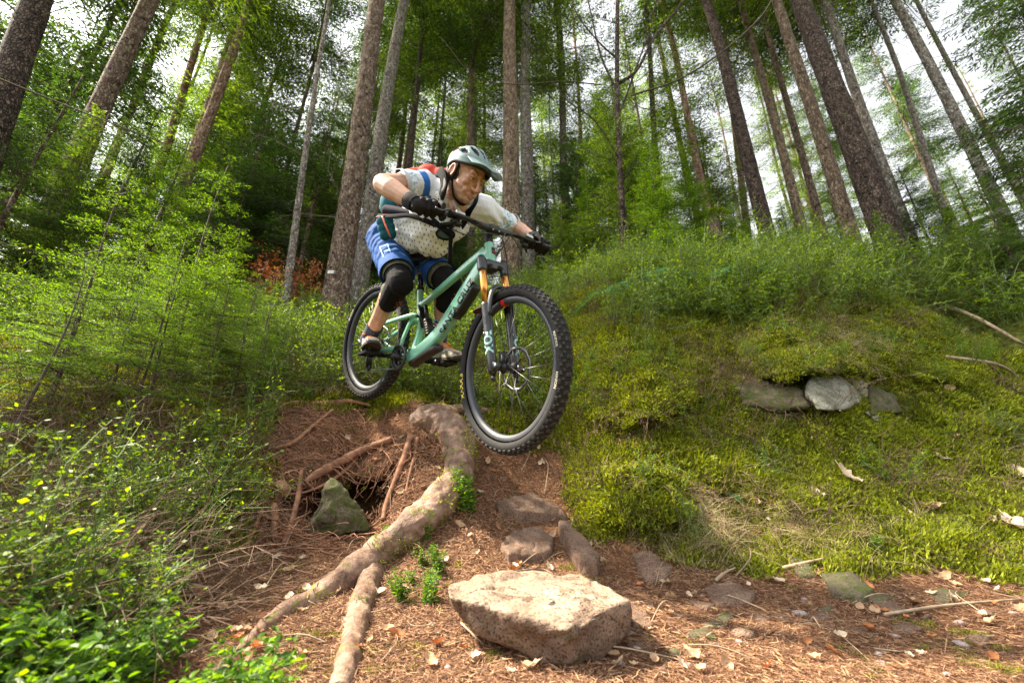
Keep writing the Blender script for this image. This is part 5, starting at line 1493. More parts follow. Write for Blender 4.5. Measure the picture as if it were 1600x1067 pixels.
for t, w, h in ((.12, .10, .075), (.3, .125, .09), (.5, .13, .095), (.7, .12, .085), (.88, .09, .06)):
    c = spine0 + (spine1 - spine0) * t + bn * .045
    ico(j, c, (w, .10, h), np.stack([bl, bd, bn], 1))
for c, r in ((P(690, 296, 2.42), .075), (P(668, 298, 2.46), .08)): ico(j, c, (r, .095, r), np.stack([bl, bd, bn], 1))
main = ppart(j, 'main_compartment', M_pkk, .006, 6)
j = MB()
for t, w, h in ((.5, .115, .07), (.68, .11, .075), (.86, .085, .055)):
    pass
for c, r in ((P(688, 284, 2.46), .072), (P(670, 284, 2.48), .085), (P(650, 288, 2.50), .085), (P(632, 296, 2.52), .08)): ico(j, c, (r, .095, r), np.stack([bl, bd, bn], 1))
red = ppart(j, 'top_pocket', M_predk, .006, 5)
o_ = red; co = np.empty(len(o_.data.vertices) * 3); o_.data.vertices.foreach_get('co', co); co = co.reshape(-1, 3); nn_ = np.empty_like(co).ravel(); o_.data.vertices.foreach_get('normal', nn_); o_.data.vertices.foreach_set('co', (co + nn_.reshape(-1, 3) * (.007 * fbm(co, 18, 3))[:, None]).astype(np.float32).ravel())
j = MB()
ico(j, P(606, 318, 2.52), (.045, .060, .080), np.stack([bl, bd, bn], 1)); ico(j, P(609, 306, 2.55), (.045, .070, .075), np.stack([bl, bd, bn], 1))
ppart(j, 'side_pocket', M_teal, .006, 4)
j = MB(); j.tube(spline([P(590, 337, 2.46), P(612, 338, 2.38), P(640, 337, 2.33), P(665, 345, 2.30), P(690, 356, 2.30)], 20), .015, 8, flat=.3, upv=(0, 1, 0)); ppart(j, 'hip_belt', M_strap)
j = MB(); pc = P(604, 356, 2.42)
pu = unit(P(600, 342, 2.42) - P(608, 372, 2.42)); pn = unit(-pc); pn = unit(pn - pu * np.dot(pn, pu)); pr_ = np.cross(pu, pn); PM = np.stack([pr_, pu, pn], 1)
for a, b_ in ((-.02, -.035), (.015, -.035), (-.02, 0), (.018, 0), (-.018, .035), (.018, .035)): ico(j, pc + PM @ np.array([a, b_, 0]), (.028, .034, .026), PM)
pou = ppart(j, 'hip_pouch', M_teal, .004, 3)
j = MB(); j.tube(spline([pc + PM @ np.array([-.006, .060, .014]), pc + PM @ np.array([-.004, .02, .030]), pc + PM @ np.array([.002, -.025, .030]), pc + PM @ np.array([.008, -.058, .014])], 12), .0052, 8); ppart(j, 'zip', plain('coral_zip', (.72, .17, .10), .6), parent=pou)
j = MB(); j.tube([pc + PM @ np.array([-.04, .062, .004]), pc + PM @ np.array([.02, .066, .006])], .008, 8, flat=.5); ppart(j, 'pouch_trim', M_helo, parent=pou)
# shoulder straps
rs = spline([shR + bn * .08 + bl * .07, P(688, 268, 2.2), P(694, 287, 2.10), P(688, 312, 2.10), P(678, 334, 2.16)], 24)
j = MB(); j.tube(rs, .026, 10, flat=.4, upv=bl); r1 = ppart(j, 'shoulder_strap', M_strap)
j = MB(); j.tube(spline([P(691, 275, 2.13), P(695, 289, 2.075), P(691, 300, 2.08)], 8), .0125, 8, flat=.3, upv=bl); ppart(j, 'strap_webbing', plain('grey_webbing', (.06, .055, .053), .8), parent=r1)
j = MB(); j.tube(spline([shL + bn * .07 - bl * .06, P(742, 318, 2.26), P(733, 330, 2.22), P(728, 343, 2.24), P(722, 352, 2.28)], 18), .026, 10, flat=.28, upv=bl); ppart(j, 'shoulder_strap', M_strap)
tm_ = MB(); V2, F2 = text2d('evoc', .030, .0006)
o0 = P(685.5, 308, 2.045); ex = unit(P(688, 317, 2.045) - P(683, 299, 2.045)); ey = unit(np.cross(unit(-o0), ex))
place_text(tm_, V2, F2, o0, ex, ey); ppart(tm_, 'lettering', plain('white_lettering', (.7, .7, .7), .6), parent=r1)
for (a, b_, c, d_, w, q) in ((664, 344, 690, 355, .013, 2.2), (678, 346, 702, 366, .015, 2.17), (690, 352, 706, 352, .013, 2.16)):
    j = MB(); cap(j, P(a, b_, q), P(c, d_, q), w, w * .8, seg=8); ppart(j, 'strap_buckle', M_strap)
j = MB(); cap(j, P(606, 329, 2.48), P(642, 333, 2.36), .034, .016); ppart(j, 'waist_wing', M_pkk, .005, 3)
# chest strap clutter and the dangling strap, small teal reservoir hose holder
j = MB(); j.tube([P(704, 352, 2.2), P(704.5, 372, 2.2), P(703, 396, 2.2), P(702.5, 412, 2.2)], .0105, 8, flat=.25, upv=(0, 1, 0)); ppart(j, 'dangling_strap', M_strap)
j = MB(); dc = P(696, 366, 2.22); nrm = unit(-dc + np.array([0, 0, -.6])); uu = unit(np.cross(nrm, [0, 0, 1])); vv = np.cross(nrm, uu)
an = np.linspace(0, 2 * PI, 22, endpoint=False); ring = np.array([dc + uu * .044 * math.cos(t) + vv * .026 * math.sin(t) for t in an])
j.tube(ring, .006, 8, closed=True); rg = ppart(j, 'reservoir_ring', M_strap)
j = MB(); j.ngon(ring + nrm * .003); j.ngon((ring - nrm * .006)[::-1]); j.add(np.concatenate([ring + nrm * .003, ring - nrm * .006]), [[q, (q + 1) % 22, 22 + (q + 1) % 22, 22 + q] for q in range(22)]); ppart(j, 'reservoir_cap', plain('dusty_teal', (.025, .085, .11), .6), parent=rg)
# ================================================================ vegetation building blocks
def diamonds(mb, A, B, W, mat=0, nrm=None):
    """one slim four-cornered leaf or needle tuft per row: from A to B, half width W"""
    A = np.asarray(A); B = np.asarray(B); D = B - A
    if nrm is None:
        nrm = RNG.normal(size=A.shape) * .55 + np.array([0, 0, 1.])
    S = np.cross(D, nrm); S /= np.maximum(1e-9, np.linalg.norm(S, axis=1))[:, None]
    W = np.broadcast_to(W, (len(A),))[:, None]
    M = A + D * .45
    V = np.stack([A, M + S * W, B, M - S * W], 1).reshape(-1, 3)
    F = np.arange(len(A) * 4).reshape(-1, 4)
    mb.add(V, F, mat)

def sticks(mb, A, B, ra, rb, mat=0):
    """three-sided tapered sticks, vectorised"""
    A = np.asarray(A); B = np.asarray(B); D = B - A; n = len(A)
    u = np.cross(D, np.array([.3, .2, 1.])); u /= np.maximum(1e-9, np.linalg.norm(u, axis=1))[:, None]
    v = np.cross(D, u); v /= np.maximum(1e-9, np.linalg.norm(v, axis=1))[:, None]
    ra = np.broadcast_to(ra, (n,))[:, None]; rb = np.broadcast_to(rb, (n,))[:, None]
    V = []
    for k in range(3):
        a = 2 * PI * k / 3; V.append(A + (u * math.cos(a) + v * math.sin(a)) * ra)
    for k in range(3):
        a = 2 * PI * k / 3; V.append(B + (u * math.cos(a) + v * math.sin(a)) * rb)
    V = np.stack(V, 1).reshape(-1, 3)
    base = np.arange(n)[:, None, None] * 6
    F = (base + np.array([[0, 1, 4, 3], [1, 2, 5, 4], [2, 0, 3, 5]])[None]).reshape(-1, 4)
    mb.add(V, F, mat)

def conifer(H, z0, nb, Lmax, unit_, tuft, tw, seed, droop=.35, up=.25, hang=.25, flat=True, bare=0.0, shape=1.0, dead=0):
    """crown of a spruce or fir: whorled branches, side shoots, needle tufts. unit_ = spacing of side shoots"""
    r = np.random.RandomState(seed); mb = MB()
    WA, WB, Wa, Wb = [], [], [], []; TA, TB, TW = [], [], []
    zs = np.sort(z0 + (H - z0) * (np.linspace(0, 1, nb) + r.uniform(-.3, .3, nb) / nb).clip(0, 1) ** .9)
    for z in zs:
        t = (z - z0) / (H - z0)
        L = Lmax * ((1 - t) ** shape * .92 + .06) * r.uniform(.6, 1.15)
        az = r.uniform(0, 2 * PI); rad_ = np.array([math.cos(az), math.sin(az), 0]); lat = np.array([-math.sin(az), math.cos(az), 0])
        rise = (.55 * t - droop * (1 - t)) * r.uniform(.6, 1.3)
        n = max(5, int(L / unit_)); u = (np.arange(n) + .5) / n
        def pt(u_):
            u_ = np.asarray(u_)[:, None]
            return np.array([0, 0, z]) + rad_ * L * u_ + np.array([0, 0, 1]) * L * (rise * u_ + up * u_ ** 2.2 * (1 - t) ) + lat * L * .06 * np.sin(u_ * 5 + seed)
        q = pt(np.linspace(0, 1, 7)); th = .008 * L + .003
        WA.append(q[:-1]); WB.append(q[1:]); Wa.append(np.linspace(th, th * .2, 6)); Wb.append(np.linspace(th * .85, th * .1, 6))
        u = u[u > bare * r.uniform(.6, 1.2)]
        if len(u) == 0: continue
        P0 = pt(u)
        for s in (-1, 1):
            l = L * (.42 * (1 - u) ** .8 * np.minimum(1, u * 5 + .3) + .05) * r.uniform(.6, 1.15, len(u))
            ang = r.uniform(.75, 1.1, len(u))
            d = rad_ * np.cos(ang)[:, None] + lat * s * np.sin(ang)[:, None]
            hg = hang * r.uniform(.4, 1.5, len(u))
            E = P0 + d * l[:, None] + np.array([0, 0, -1]) * (hg * l)[:, None]
            WA.append(P0); WB.append(E); Wa.append(np.full(len(u), th * .22)); Wb.append(np.full(len(u), th * .08))
            # tufts along each side shoot
            for i in range(len(u)):
                m = max(1, int(l[i] / (tuft * .55)))
                v = (np.arange(m) + r.uniform(.2, .8, m)) / m
                a = P0[i] + (E[i] - P0[i]) * v[:, None]
                ss = np.where(np.arange(m) % 2, 1, -1)[:, None]
                dd = unit(E[i] - P0[i]); pp = np.cross(dd, [0, 0, 1.]); pp = unit(pp)
                b = a + (dd * .75 + pp * ss * .7 + r.normal(size=(m, 3)) * .18 + np.array([0, 0, -hang * .5])) * tuft * r.uniform(.7, 1.2, m)[:, None]
                TA.append(a); TB.append(b); TW.append(np.full(m, tw))
                TA.append(E[i][None] - dd * tuft * .3); TB.append(E[i][None] + dd * tuft * .6); TW.append(np.array([tw]))
    A = np.concatenate(TA); B = np.concatenate(TB); W = np.concatenate(TW)
    diamonds(mb, A, B, W * r.uniform(.7, 1.3, len(A)), 0)
    sticks(mb, np.concatenate(WA), np.concatenate(WB), np.concatenate(Wa), np.concatenate(Wb), 1)
    return mb

def needled(H, nb, Lmax, seed, nl=.018, z0=.15, rise0=.35, dens=170):
    """a near sapling whose single needles are modelled"""
    r = np.random.RandomState(seed); mb = MB(); WA, WB, Wa, Wb = [], [], [], []; NA, NB = [], []
    zs = np.sort(z0 + (H - z0) * r.rand(nb) ** .85)
    def dress(a, b):
        l = np.linalg.norm(b - a); n = max(3, int(l * dens)); v = r.rand(n)[:, None]
        d = unit(b - a); side = unit(np.cross(d, [0, 0, 1.])); upv = np.cross(side, d)
        ang = np.where(r.rand(n) < .5, 0, PI) + r.normal(0, .45, n)
        dr = d * .55 + side * np.cos(ang)[:, None] + upv * (np.sin(ang)[:, None] * .8 + .12)
        p = a + (b - a) * v; NA.append(p); NB.append(p + dr * nl * r.uniform(.7, 1.15, n)[:, None])
    for z in zs:
        t = (z - z0) / (H - z0); L = Lmax * ((1 - t) * .85 + .15) * r.uniform(.6, 1.15)
        az = r.uniform(0, 2 * PI); rd = np.array([math.cos(az), math.sin(az), 0]); lt_ = np.array([-math.sin(az), math.cos(az), 0])
        rs = rise0 * (.3 + t) * r.uniform(.5, 1.4) - .12
        n = max(3, int(L / .045)); us = np.linspace(0, 1, n + 1)
        q = np.array([[0, 0, z] + rd * L * x + np.array([0, 0, L * (rs * x - .18 * x * x)]) + lt_ * L * .05 * math.sin(6 * x + z * 9) for x in us])
        WA.append(q[:-1]); WB.append(q[1:]); Wa.append(np.linspace(.004, .0012, n) * (L / .5) ** .5); Wb.append(np.linspace(.0037, .001, n) * (L / .5) ** .5)
        for k in range(n):
            if us[k] > .2: dress(q[k], q[k + 1])
            if k > 0:
                for s in (-1, 1):
                    l = (.42 * L * (1 - us[k]) + .03) * r.uniform(.5, 1.1); an = r.uniform(.7, 1.05)
                    e = q[k] + (rd * math.cos(an) + lt_ * s * math.sin(an)) * l + np.array([0, 0, l * r.uniform(-.25, .1)])
                    WA.append(q[k][None]); WB.append(e[None]); Wa.append(np.array([.0014])); Wb.append(np.array([.0007]))
                    dress(q[k], e)
                    if l > .10:
                        for s2 in (-1, 1):
                            for f in (.35, .65):
                                p0 = q[k] + (e - q[k]) * f; dd = unit(e - q[k]); sd = unit(np.cross(dd, [0, 0, 1.])) * s2
                                e2 = p0 + (dd * .75 + sd * .6) * l * (1 - f) * .6; dress(p0, e2)
                                WA.append(p0[None]); WB.append(e2[None]); Wa.append(np.array([.001])); Wb.append(np.array([.0005]))
    A = np.concatenate(NA); B = np.concatenate(NB)
    diamonds(mb, A, B, .0013, 0)
    sticks(mb, np.concatenate(WA), np.concatenate(WB), np.concatenate(Wa), np.concatenate(Wb), 1)
    return mb

M_fir = leafmat('spruce_needles', [(.034, .070, .011), (.095, .18, .022), (.22, .33, .04)], .5, 1.2)
M_firb = leafmat('bright_spruce_needles', [(.035, .085, .010), (.095, .21, .018), (.22, .37, .035)], .5, 2.5)
M_firdk = leafmat('dark_fir_needles', [(.016, .042, .009), (.045, .10, .016), (.10, .19, .026)], .4, 1.5)
M_twig = plain('branch_bark', (.075, .055, .040), .9, var=.4, vscale=20)
M_twigg = plain('pale_dead_branch', (.13, .10, .075), .9, var=.4, vscale=20)

def share(me_obj):
    """take the mesh out of a template object"""
    me = me_obj.data; bpy.data.objects.remove(me_obj); return me
def tmpl(mb, name, mats, smooth=False):
    o = mb.build(name, mats, None, smooth, link=False); return share(o)

CROWN = [
    tmpl(conifer(24, 9, 84, 2.7, .072, .15, .0145, 1, droop=.45, up=.30), 'crown', [M_fir, M_twig]),
    tmpl(conifer(24, 8, 80, 2.3, .072, .15, .0145, 2, droop=.55, up=.25, bare=.25), 'crown', [M_fir, M_twig]),
    tmpl(conifer(22, 9.5, 74, 2.8, .072, .15, .0145, 3, droop=.35, up=.35), 'crown', [M_firdk, M_twig]),
    tmpl(conifer(24, 5, 84, 2.1, .075, .15, .015, 4, droop=.5, up=.2, bare=.3), 'crown', [M_fir, M_twig]),
]
YOUNG = [
    tmpl(conifer(6, .5, 120, 1.7, .046, .082, .0092, 11, droop=.15, up=.05, hang=.15, shape=.8), 'crown', [M_firb, M_twig]),
    tmpl(conifer(6, 1.2, 105, 1.9, .046, .085, .0092, 12, droop=.2, up=.0, hang=.2, shape=.8, bare=.1), 'crown', [M_firdk, M_twig]),
    tmpl(conifer(6, .8, 105, 1.5, .043, .080, .0092, 13, droop=.05, up=.05, hang=.1, shape=.7), 'crown', [M_fir, M_twig]),
]
SAPL = [tmpl(needled(1.5, 46, .62, 21), 'needles', [M_firb, M_twig]),
        tmpl(needled(1.2, 38, .55, 22), 'needles', [M_firb, M_twig]),
        tmpl(needled(.35, 16, .17, 23, nl=.013, z0=.03, dens=260), 'needles', [M_firb, M_twig])]
SAPH = [1.5, 1.2, .35]

def link_mesh(name, me, parent, loc=(0, 0, 0), rot=(0, 0, 0), sc=(1, 1, 1)):
    o = bpy.data.objects.new(name, me); COL.objects.link(o); o.parent = parent
    o.location = tuple(loc); o.rotation_euler = rot; o.scale = sc; return o

# ---------------------------------------------------------------- trunks
def rootmat():
    m, nt, out = new_mat('worn_root_bark'); L = nt.links.new
    b = nt.nodes.new('ShaderNodeBsdfPrincipled'); b.inputs['Roughness'].default_value = .62; b.inputs['Specular IOR Level'].default_value = .35
    geo = nt.nodes.new('ShaderNodeNewGeometry')
    def nz(s, d=8, r_=.65):
        n = nt.nodes.new('ShaderNodeTexNoise'); n.inputs['Scale'].default_value = s; n.inputs['Detail'].default_value = d; n.inputs['Roughness'].default_value = r_; n.inputs['Distortion'].default_value = .6; L(geo.outputs['Position'], n.inputs['Vector']); return n
    a, c, e = nz(9), nz(45), nz(16)
    r = nt.nodes.new('ShaderNodeValToRGB'); cr = r.color_ramp; cr.elements[0].position = .34; cr.elements[0].color = (.055, .028, .018, 1); cr.elements[1].position = .66; cr.elements[1].color = (.40, .29, .22, 1); q = cr.elements.new(.48); q.color = (.20, .115, .075, 1)
    mx = nt.nodes.new('ShaderNodeMath'); mx.operation = 'MULTIPLY_ADD'; mx.inputs[1].default_value = .35; L(c.outputs['Fac'], mx.inputs[0])
    m2 = nt.nodes.new('ShaderNodeMath'); m2.operation = 'MULTIPLY'; m2.inputs[1].default_value = .62; L(a.outputs['Fac'], m2.inputs[0]); L(m2.outputs[0], mx.inputs[2]); L(mx.outputs[0], r.inputs['Fac'])
    mr = nt.nodes.new('ShaderNodeMapRange'); mr.inputs['From Min'].default_value = .56; mr.inputs['From Max'].default_value = .66; L(e.outputs['Fac'], mr.inputs['Value'])
    mk = nt.nodes.new('ShaderNodeMixRGB'); L(mr.outputs[0], mk.inputs[0]); L(r.outputs[0], mk.inputs[1]); mk.inputs[2].default_value = (.16, .15, .03, 1); L(mk.outputs[0], b.inputs['Base Color'])
    bp = nt.nodes.new('ShaderNodeBump'); bp.inputs['Strength'].default_value = 1.0; bp.inputs['Distance'].default_value = .02; L(mx.outputs[0], bp.inputs['Height']); L(bp.outputs[0], b.inputs['Normal']); L(b.outputs[0], out.inputs[0]); return m
BK = {
    'brown': barkmat('brown_spruce_bark', (.080, .050, .036), (.20, .135, .098), (.35, .27, .21), 9, .5, moss=.4),
    'grey': barkmat('grey_spruce_bark', (.12, .095, .078), (.27, .23, .19), (.46, .42, .37), 10, .5, moss=.3),
    'dark': barkmat('dark_spruce_bark', (.036, .025, .020), (.10, .070, .055), (.20, .145, .115), 11, .55, moss=.3, bump=1.2),
    'tan': barkmat('tan_spruce_bark', (.11, .075, .050), (.24, .17, .115), (.37, .28, .20), 8, .4, moss=.2),
    'pink': barkmat('pink_pine_bark', (.16, .085, .055), (.36, .22, .16), (.52, .36, .28), 7, .4),
}
def trunk_mb(vec, r0, H, seed, seg=18, rings=64, flare=1.0, rough=.05):
    """vec: unit axis; mesh built from the base (origin) downwards .8 m and up to H"""
    r = np.random.RandomState(seed); mb = MB()
    s = np.concatenate([[-.8, -.3], (np.linspace(0, 1, rings) ** 1.35) * H])
    up = unit(vec)
    pts = up[None] * s[:, None] + np.stack([.05 * np.sin(s * .5 + seed), .05 * np.sin(s * .37 + seed * 2), 0 * s], -1) * np.clip(s / 8, 0, 1)[:, None]
    rad_ = r0 * (1 - .78 * np.clip(s, 0, H) / H) * (1 + flare * .55 * np.exp(-np.clip(s, 0, 9) / .22))
    mb.tube(pts, rad_, seg, 0)
    V = np.concatenate(mb.v)
    ring = np.repeat(np.arange(len(s)), seg); c = pts[ring]; d = V - c
    k = 1 + rough * fbm(V + seed * 3.1, 1.0 / max(.05, r0 * .7), 3) + .18 * flare * np.exp(-np.clip(s[ring], 0, 9) / .2) * np.sin(np.arctan2(d[:, 1], d[:, 0]) * 4 + seed)
    mb.v = [c + d * k[:, None]]
    return mb, pts, rad_, s
GROUPS = {}
def tree(name, label, base, vec, r0, H, bark, seed, crown=None, crot=0, csc=1.0, dead=0, group=None, seg=18, rings=64, flare=1.0, dz=(1.5, 7.0), dl=.9, cat='tree'):
    root = empty(name, base); tag(root, label, cat, group)
    mb, pts, rad_, s = trunk_mb(vec, r0, H, seed, seg, rings, flare)
    mb.build('trunk', BK[bark], root)
    r = np.random.RandomState(seed + 500)
    if dead:
        WA, WB, Wa, Wb = [], [], [], []
        for k in range(dead):
            z = r.uniform(*dz); c = np.array([np.interp(z, s, pts[:, q]) for q in range(3)]); rr_ = np.interp(z, s, rad_)
            az = r.uniform(0, 2 * PI); d = np.array([math.cos(az), math.sin(az), r.uniform(-.35, .25)]); L = dl * r.uniform(.1, 1.3) * (1 if r.rand() < .6 else .25)
            p = c + d * rr_ * .7; th = r.uniform(.004, .010)
            n = 5
            for q in range(n):
                d2 = d + np.array([r.normal(0, .12), r.normal(0, .12), -.07 * q + r.normal(0, .08)]); e = p + d2 * L / n
                WA.append(p); WB.append(e); Wa.append(th * (1 - q / n * .8)); Wb.append(th * (1 - (q + 1) / n * .8))
                if L > .3 and q > 0:
                    for _ in range(2):
                        f = e + r.normal(size=3) * L * .16 + d * L * .08; WA.append(e); WB.append(f); Wa.append(th * .35); Wb.append(th * .1)
                p = e
        b = MB(); sticks(b, WA, WB, np.array(Wa), np.array(Wb)); o = b.build('dead_branches', M_twigg, root, False); o['kind'] = 'stuff'
    if crown is not None:
        me, mh = crown
        q = Vector((0, 0, 1)).rotation_difference(Vector(unit(vec))).to_euler()
        k = H / mh
        e = link_mesh('crown', me, root, (0, 0, 0), q, (csc * k, csc * k, k)); 
        e.rotation_euler = (Vector((0, 0, 1)).rotation_difference(Vector(unit(vec))).to_matrix() @ Matrix.Rotation(crot, 3, 'Z')).to_euler()
    return root

# (name-label, bark, px_base, py_base, px_top(y=0), width px, distance, crown idx or None, height, dead branches)
TR = [
 ('very close dark trunk crossing the top left corner', 'dark', -62, 350, 62, 80, 3.7, 1, 24, 60),
 ('big dark brown trunk leaning in on the left, pale on one side', 'brown', 70, 355, 232, 50, 5.2, 1, 24, 110),
 ('thin trunk close behind the big brown trunk on the left', 'grey', 100, 350, 238, 15, 7.5, 1, 22, 20),
 ('pink barked pine trunk standing left of the rider behind young firs', 'pink', 282, 305, 390, 24, 8.5, 0, 24, 15),
 ('second pink barked trunk further left, partly hidden by branches', 'pink', 236, 295, 335, 20, 10.0, 2, 24, 10),
 ('stout brown trunk with a small white tag, left of the rider', 'brown', 520, 488, 594, 44, 6.2, 0, 26, 50),
 ('pale grey flecked trunk between the tagged trunk and the rear wheel', 'grey', 556, 478, 630, 30, 7.4, 2, 25, 40),
 ('slender grey pole trunk left of the tagged trunk', 'grey', 441, 505, 512, 15, 6.0, None, 12, 14),
 ('thin reddish trunk above the backpack', 'pink', 634, 250, 668, 11, 15.0, 0, 26, 10),
 ('thin brown trunk beside the reddish one above the backpack', 'brown', 622, 260, 655, 10, 14.0, 3, 24, 20),
 ('thin grey trunk rising just above the helmet', 'grey', 740, 250, 748, 12, 13.5, 2, 25, 20),
 ('straight brown trunk right behind the rider\'s shoulder', 'tan', 797, 450, 799, 33, 7.8, 0, 26, 70),
 ('paler straight trunk next to the one behind the rider\'s shoulder', 'grey', 826, 455, 821, 23, 9.2, 2, 26, 60),
 ('slim grey trunk a little right of the pair behind the rider', 'grey', 890, 420, 872, 14, 11.5, 1, 25, 30),
 ('thin dark trunk in the green thicket right of centre', 'dark', 1040, 420, 1005, 13, 9.0, 3, 20, 20),
 ('dark slanting trunk right of the thicket', 'dark', 1212, 415, 1102, 29, 7.6, 0, 25, 60),
 ('thin pale trunk right of the dark slanting trunk', 'tan', 1268, 415, 1160, 19, 9.0, 1, 25, 40),
 ('thin brown trunk between the pale ones on the right', 'brown', 1300, 412, 1186, 16, 9.8, 2, 25, 30),
 ('tan smooth trunk directly left of the darkest thick trunk', 'tan', 1340, 402, 1214, 29, 7.0, 2, 26, 40),
 ('darkest and thickest trunk on the right slope', 'dark', 1393, 388, 1254, 54, 6.2, 0, 27, 70),
 ('grey trunk directly right of the darkest thick trunk', 'grey', 1432, 395, 1285, 24, 7.4, 1, 26, 40),
 ('slim bare trunk standing alone against the sky on the right', 'grey', 1500, 402, 1362, 16, 9.5, 2, 23, 30),
 ('grey trunk leaning near the right edge', 'grey', 1612, 430, 1402, 30, 7.0, 1, 26, 40),
 ('thin grey trunk rightmost at the picture edge', 'grey', 1660, 430, 1432, 16, 8.5, None, 24, 20),
 ('thin tan trunk behind the mossy stump', 'tan', 1172, 405, 1126, 14, 12.0, 2, 24, 20),
]
for k, (lab, bark, pxb, pyb, pxt, wpx, Y, ci, H, dead) in enumerate(TR):
    A = PY(pxb, pyb, Y); B = PY(pxt, 0, Y); v = unit(B - A)
    s_ = np.linspace(-6, 10, 320); L_ = A[None] + v[None] * s_[:, None]; g_ = gfast(L_[:, 0], L_[:, 1]); kk = np.argmin(np.abs(L_[:, 2] - g_))
    base = L_[kk] - v * .05
    d = A[1] * CT + A[2] * ST; r0 = wpx / 2 / FPX * d / math.sqrt(1 + ((pxb - 800) / FPX) ** 2)
    root = tree('spruce_tree', lab, base, v, r0, H, bark, 40 + k, None if ci is None else (CROWN[ci], (24, 24, 22, 24)[ci]), k * 1.3, 1.0, dead, seg=22, rings=90, dz=(1.0, 9), dl=.9)
    if 'white tag' in lab:
        q = P(517, 425, d * .99); q = PY(517, 425, Y - r0 - .02)
        t = MB(); t.box(q, (.10, .006, .055)); o = t.build('tag_plate', plain('white_tag', (.6, .6, .55), .5), None, False); o.data.transform(Matrix.Translation(-Vector(base))); o.parent = root

# many trunks deeper in the forest
r = np.random.RandomState(99)
cnt = 0; occ = []
for k in range(900):
    a = math.radians(r.uniform(-58, 58)); Y = math.exp(r.uniform(math.log(9.5), math.log(52)))
    x = Y * math.tan(a)
    if abs(x) > 45: continue
    if any((x - q[0]) ** 2 + (Y - q[1]) ** 2 < (1.1 + Y * .03) ** 2 for q in occ): continue
    if math.degrees(a) > 20 and r.rand() < .5 and Y < 60: continue      # the right slope stands open to the sky
    occ.append((x, Y)); base = np.array([x, Y, gz(x, Y) - .1])
    bark = ('brown', 'grey', 'tan', 'pink', 'dark')[r.randint(5)]
    H = r.uniform(18, 27); ci = r.randint(4); far = Y > 20
    tree('spruce_tree', 'thin forest spruce deep among the others in the background', base, unit([r.normal(0, .015), r.normal(0, .015), 1]), r.uniform(.07, .16), H, bark, 200 + k,
         (CROWN[ci], (24, 24, 22, 24)[ci]), r.uniform(0, 6), r.uniform(.8, 1.15), 0 if far else 16, 'spruces deep in the forest', seg=8 if far else 12, rings=16 if far else 30, flare=.5)
    cnt += 1
    if cnt >= 104: break
print('background trees', cnt)

# young firs: (label, px, py, distance, height, variant)
YF = [
 ('tall dark young fir filling the left background', 345, 430, 7.4, 5.4, 1), ('dark young fir left of the tagged trunk', 455, 470, 7.6, 6.0, 1),
 ('bright young fir low in front of the left trunks', 215, 430, 5.2, 3.0, 0), ('young spruce between the tagged trunk and the grey pole', 480, 470, 8.6, 5.0, 2),
 ('slim young spruce far left under the big trunk', 40, 430, 5.0, 3.4, 2), ('tall young fir at the far left edge', -60, 430, 6.0, 5.5, 1),
 ('tall feathery young spruce right of centre', 985, 425, 6.2, 4.6, 2), ('bushy young fir left of the dark slanting trunk', 1095, 435, 6.6, 3.2, 0),
 ('young fir beside the bushy one, lower', 925, 440, 7.2, 2.6, 0), ('low young spruce just right of the rider\'s hand', 880, 450, 6.4, 1.9, 2),
 ('small fir in front of the dark slanting trunk', 1165, 430, 5.8, 1.5, 0), ('small fir at the foot of the tan trunk', 1290, 420, 6.0, 1.2, 2),
 ('low fir between the right trunks', 1400, 420, 5.6, 1.2, 0), ('young spruce at the right slope edge', 1510, 425, 6.0, 1.7, 2),
 ('bluish young spruce close to the right edge', 1600, 440, 4.6, 2.0, 1), ('young fir behind the grey trunk on the right edge', 1680, 430, 5.2, 2.8, 2),
 ('young fir behind the rider\'s back', 600, 470, 9.5, 4.2, 1), ('young spruce behind the helmet', 700, 450, 10.5, 4.0, 1),
 ('young fir between helmet and straight trunks', 755, 450, 9.0, 3.0, 2), ('dark thicket fir behind the left firs', 390, 470, 10.0, 7.0, 1),
 ('thicket fir far left behind the trunks', 130, 440, 9.0, 6.0, 1), ('light young fir in the left thicket gap', 275, 450, 8.0, 4.2, 0),
 ('wide dark fir whose twigs cross the big left trunk', -40, 420, 4.2, 3.6, 1), ('tall green fir behind the pink barked trunks', 250, 430, 11.0, 9.0, 0), ('tall dark fir at the back of the left thicket', 500, 460, 12.5, 9.5, 1),
 ('bright fir right of the feathery young spruce', 1040, 430, 5.4, 2.6, 0), ('tall fir behind the bare tree right of centre', 960, 440, 9.5, 6.5, 0), ('tall fir far behind the dark slanting trunk', 1130, 420, 11.0, 6.5, 2), ('green fir behind the far glove', 905, 430, 9.0, 5.0, 1), ('young fir on the crest below the right leaning trunks', 1560, 440, 5.2, 1.9, 0),
 ('broad dark fir behind the helmet', 670, 450, 12.0, 7.5, 1), ('young fir at the crest between tan and pale trunks', 1245, 425, 5.6, 1.3, 1), ('dark fir below the grey leaning trunk', 1470, 425, 7.2, 2.8, 1), ('tall light fir beyond the right trunks', 1330, 420, 12.0, 4.5, 0),
 ('fir reaching into the picture from beyond the right edge', 1860, 430, 4.8, 7.0, 1), ('tall fir closing the gap in the upper left corner', -40, 420, 7.4, 12.0, 1), ('tall slender fir right of the pink barked trunk', 330, 440, 11.5, 13.0, 2),
]
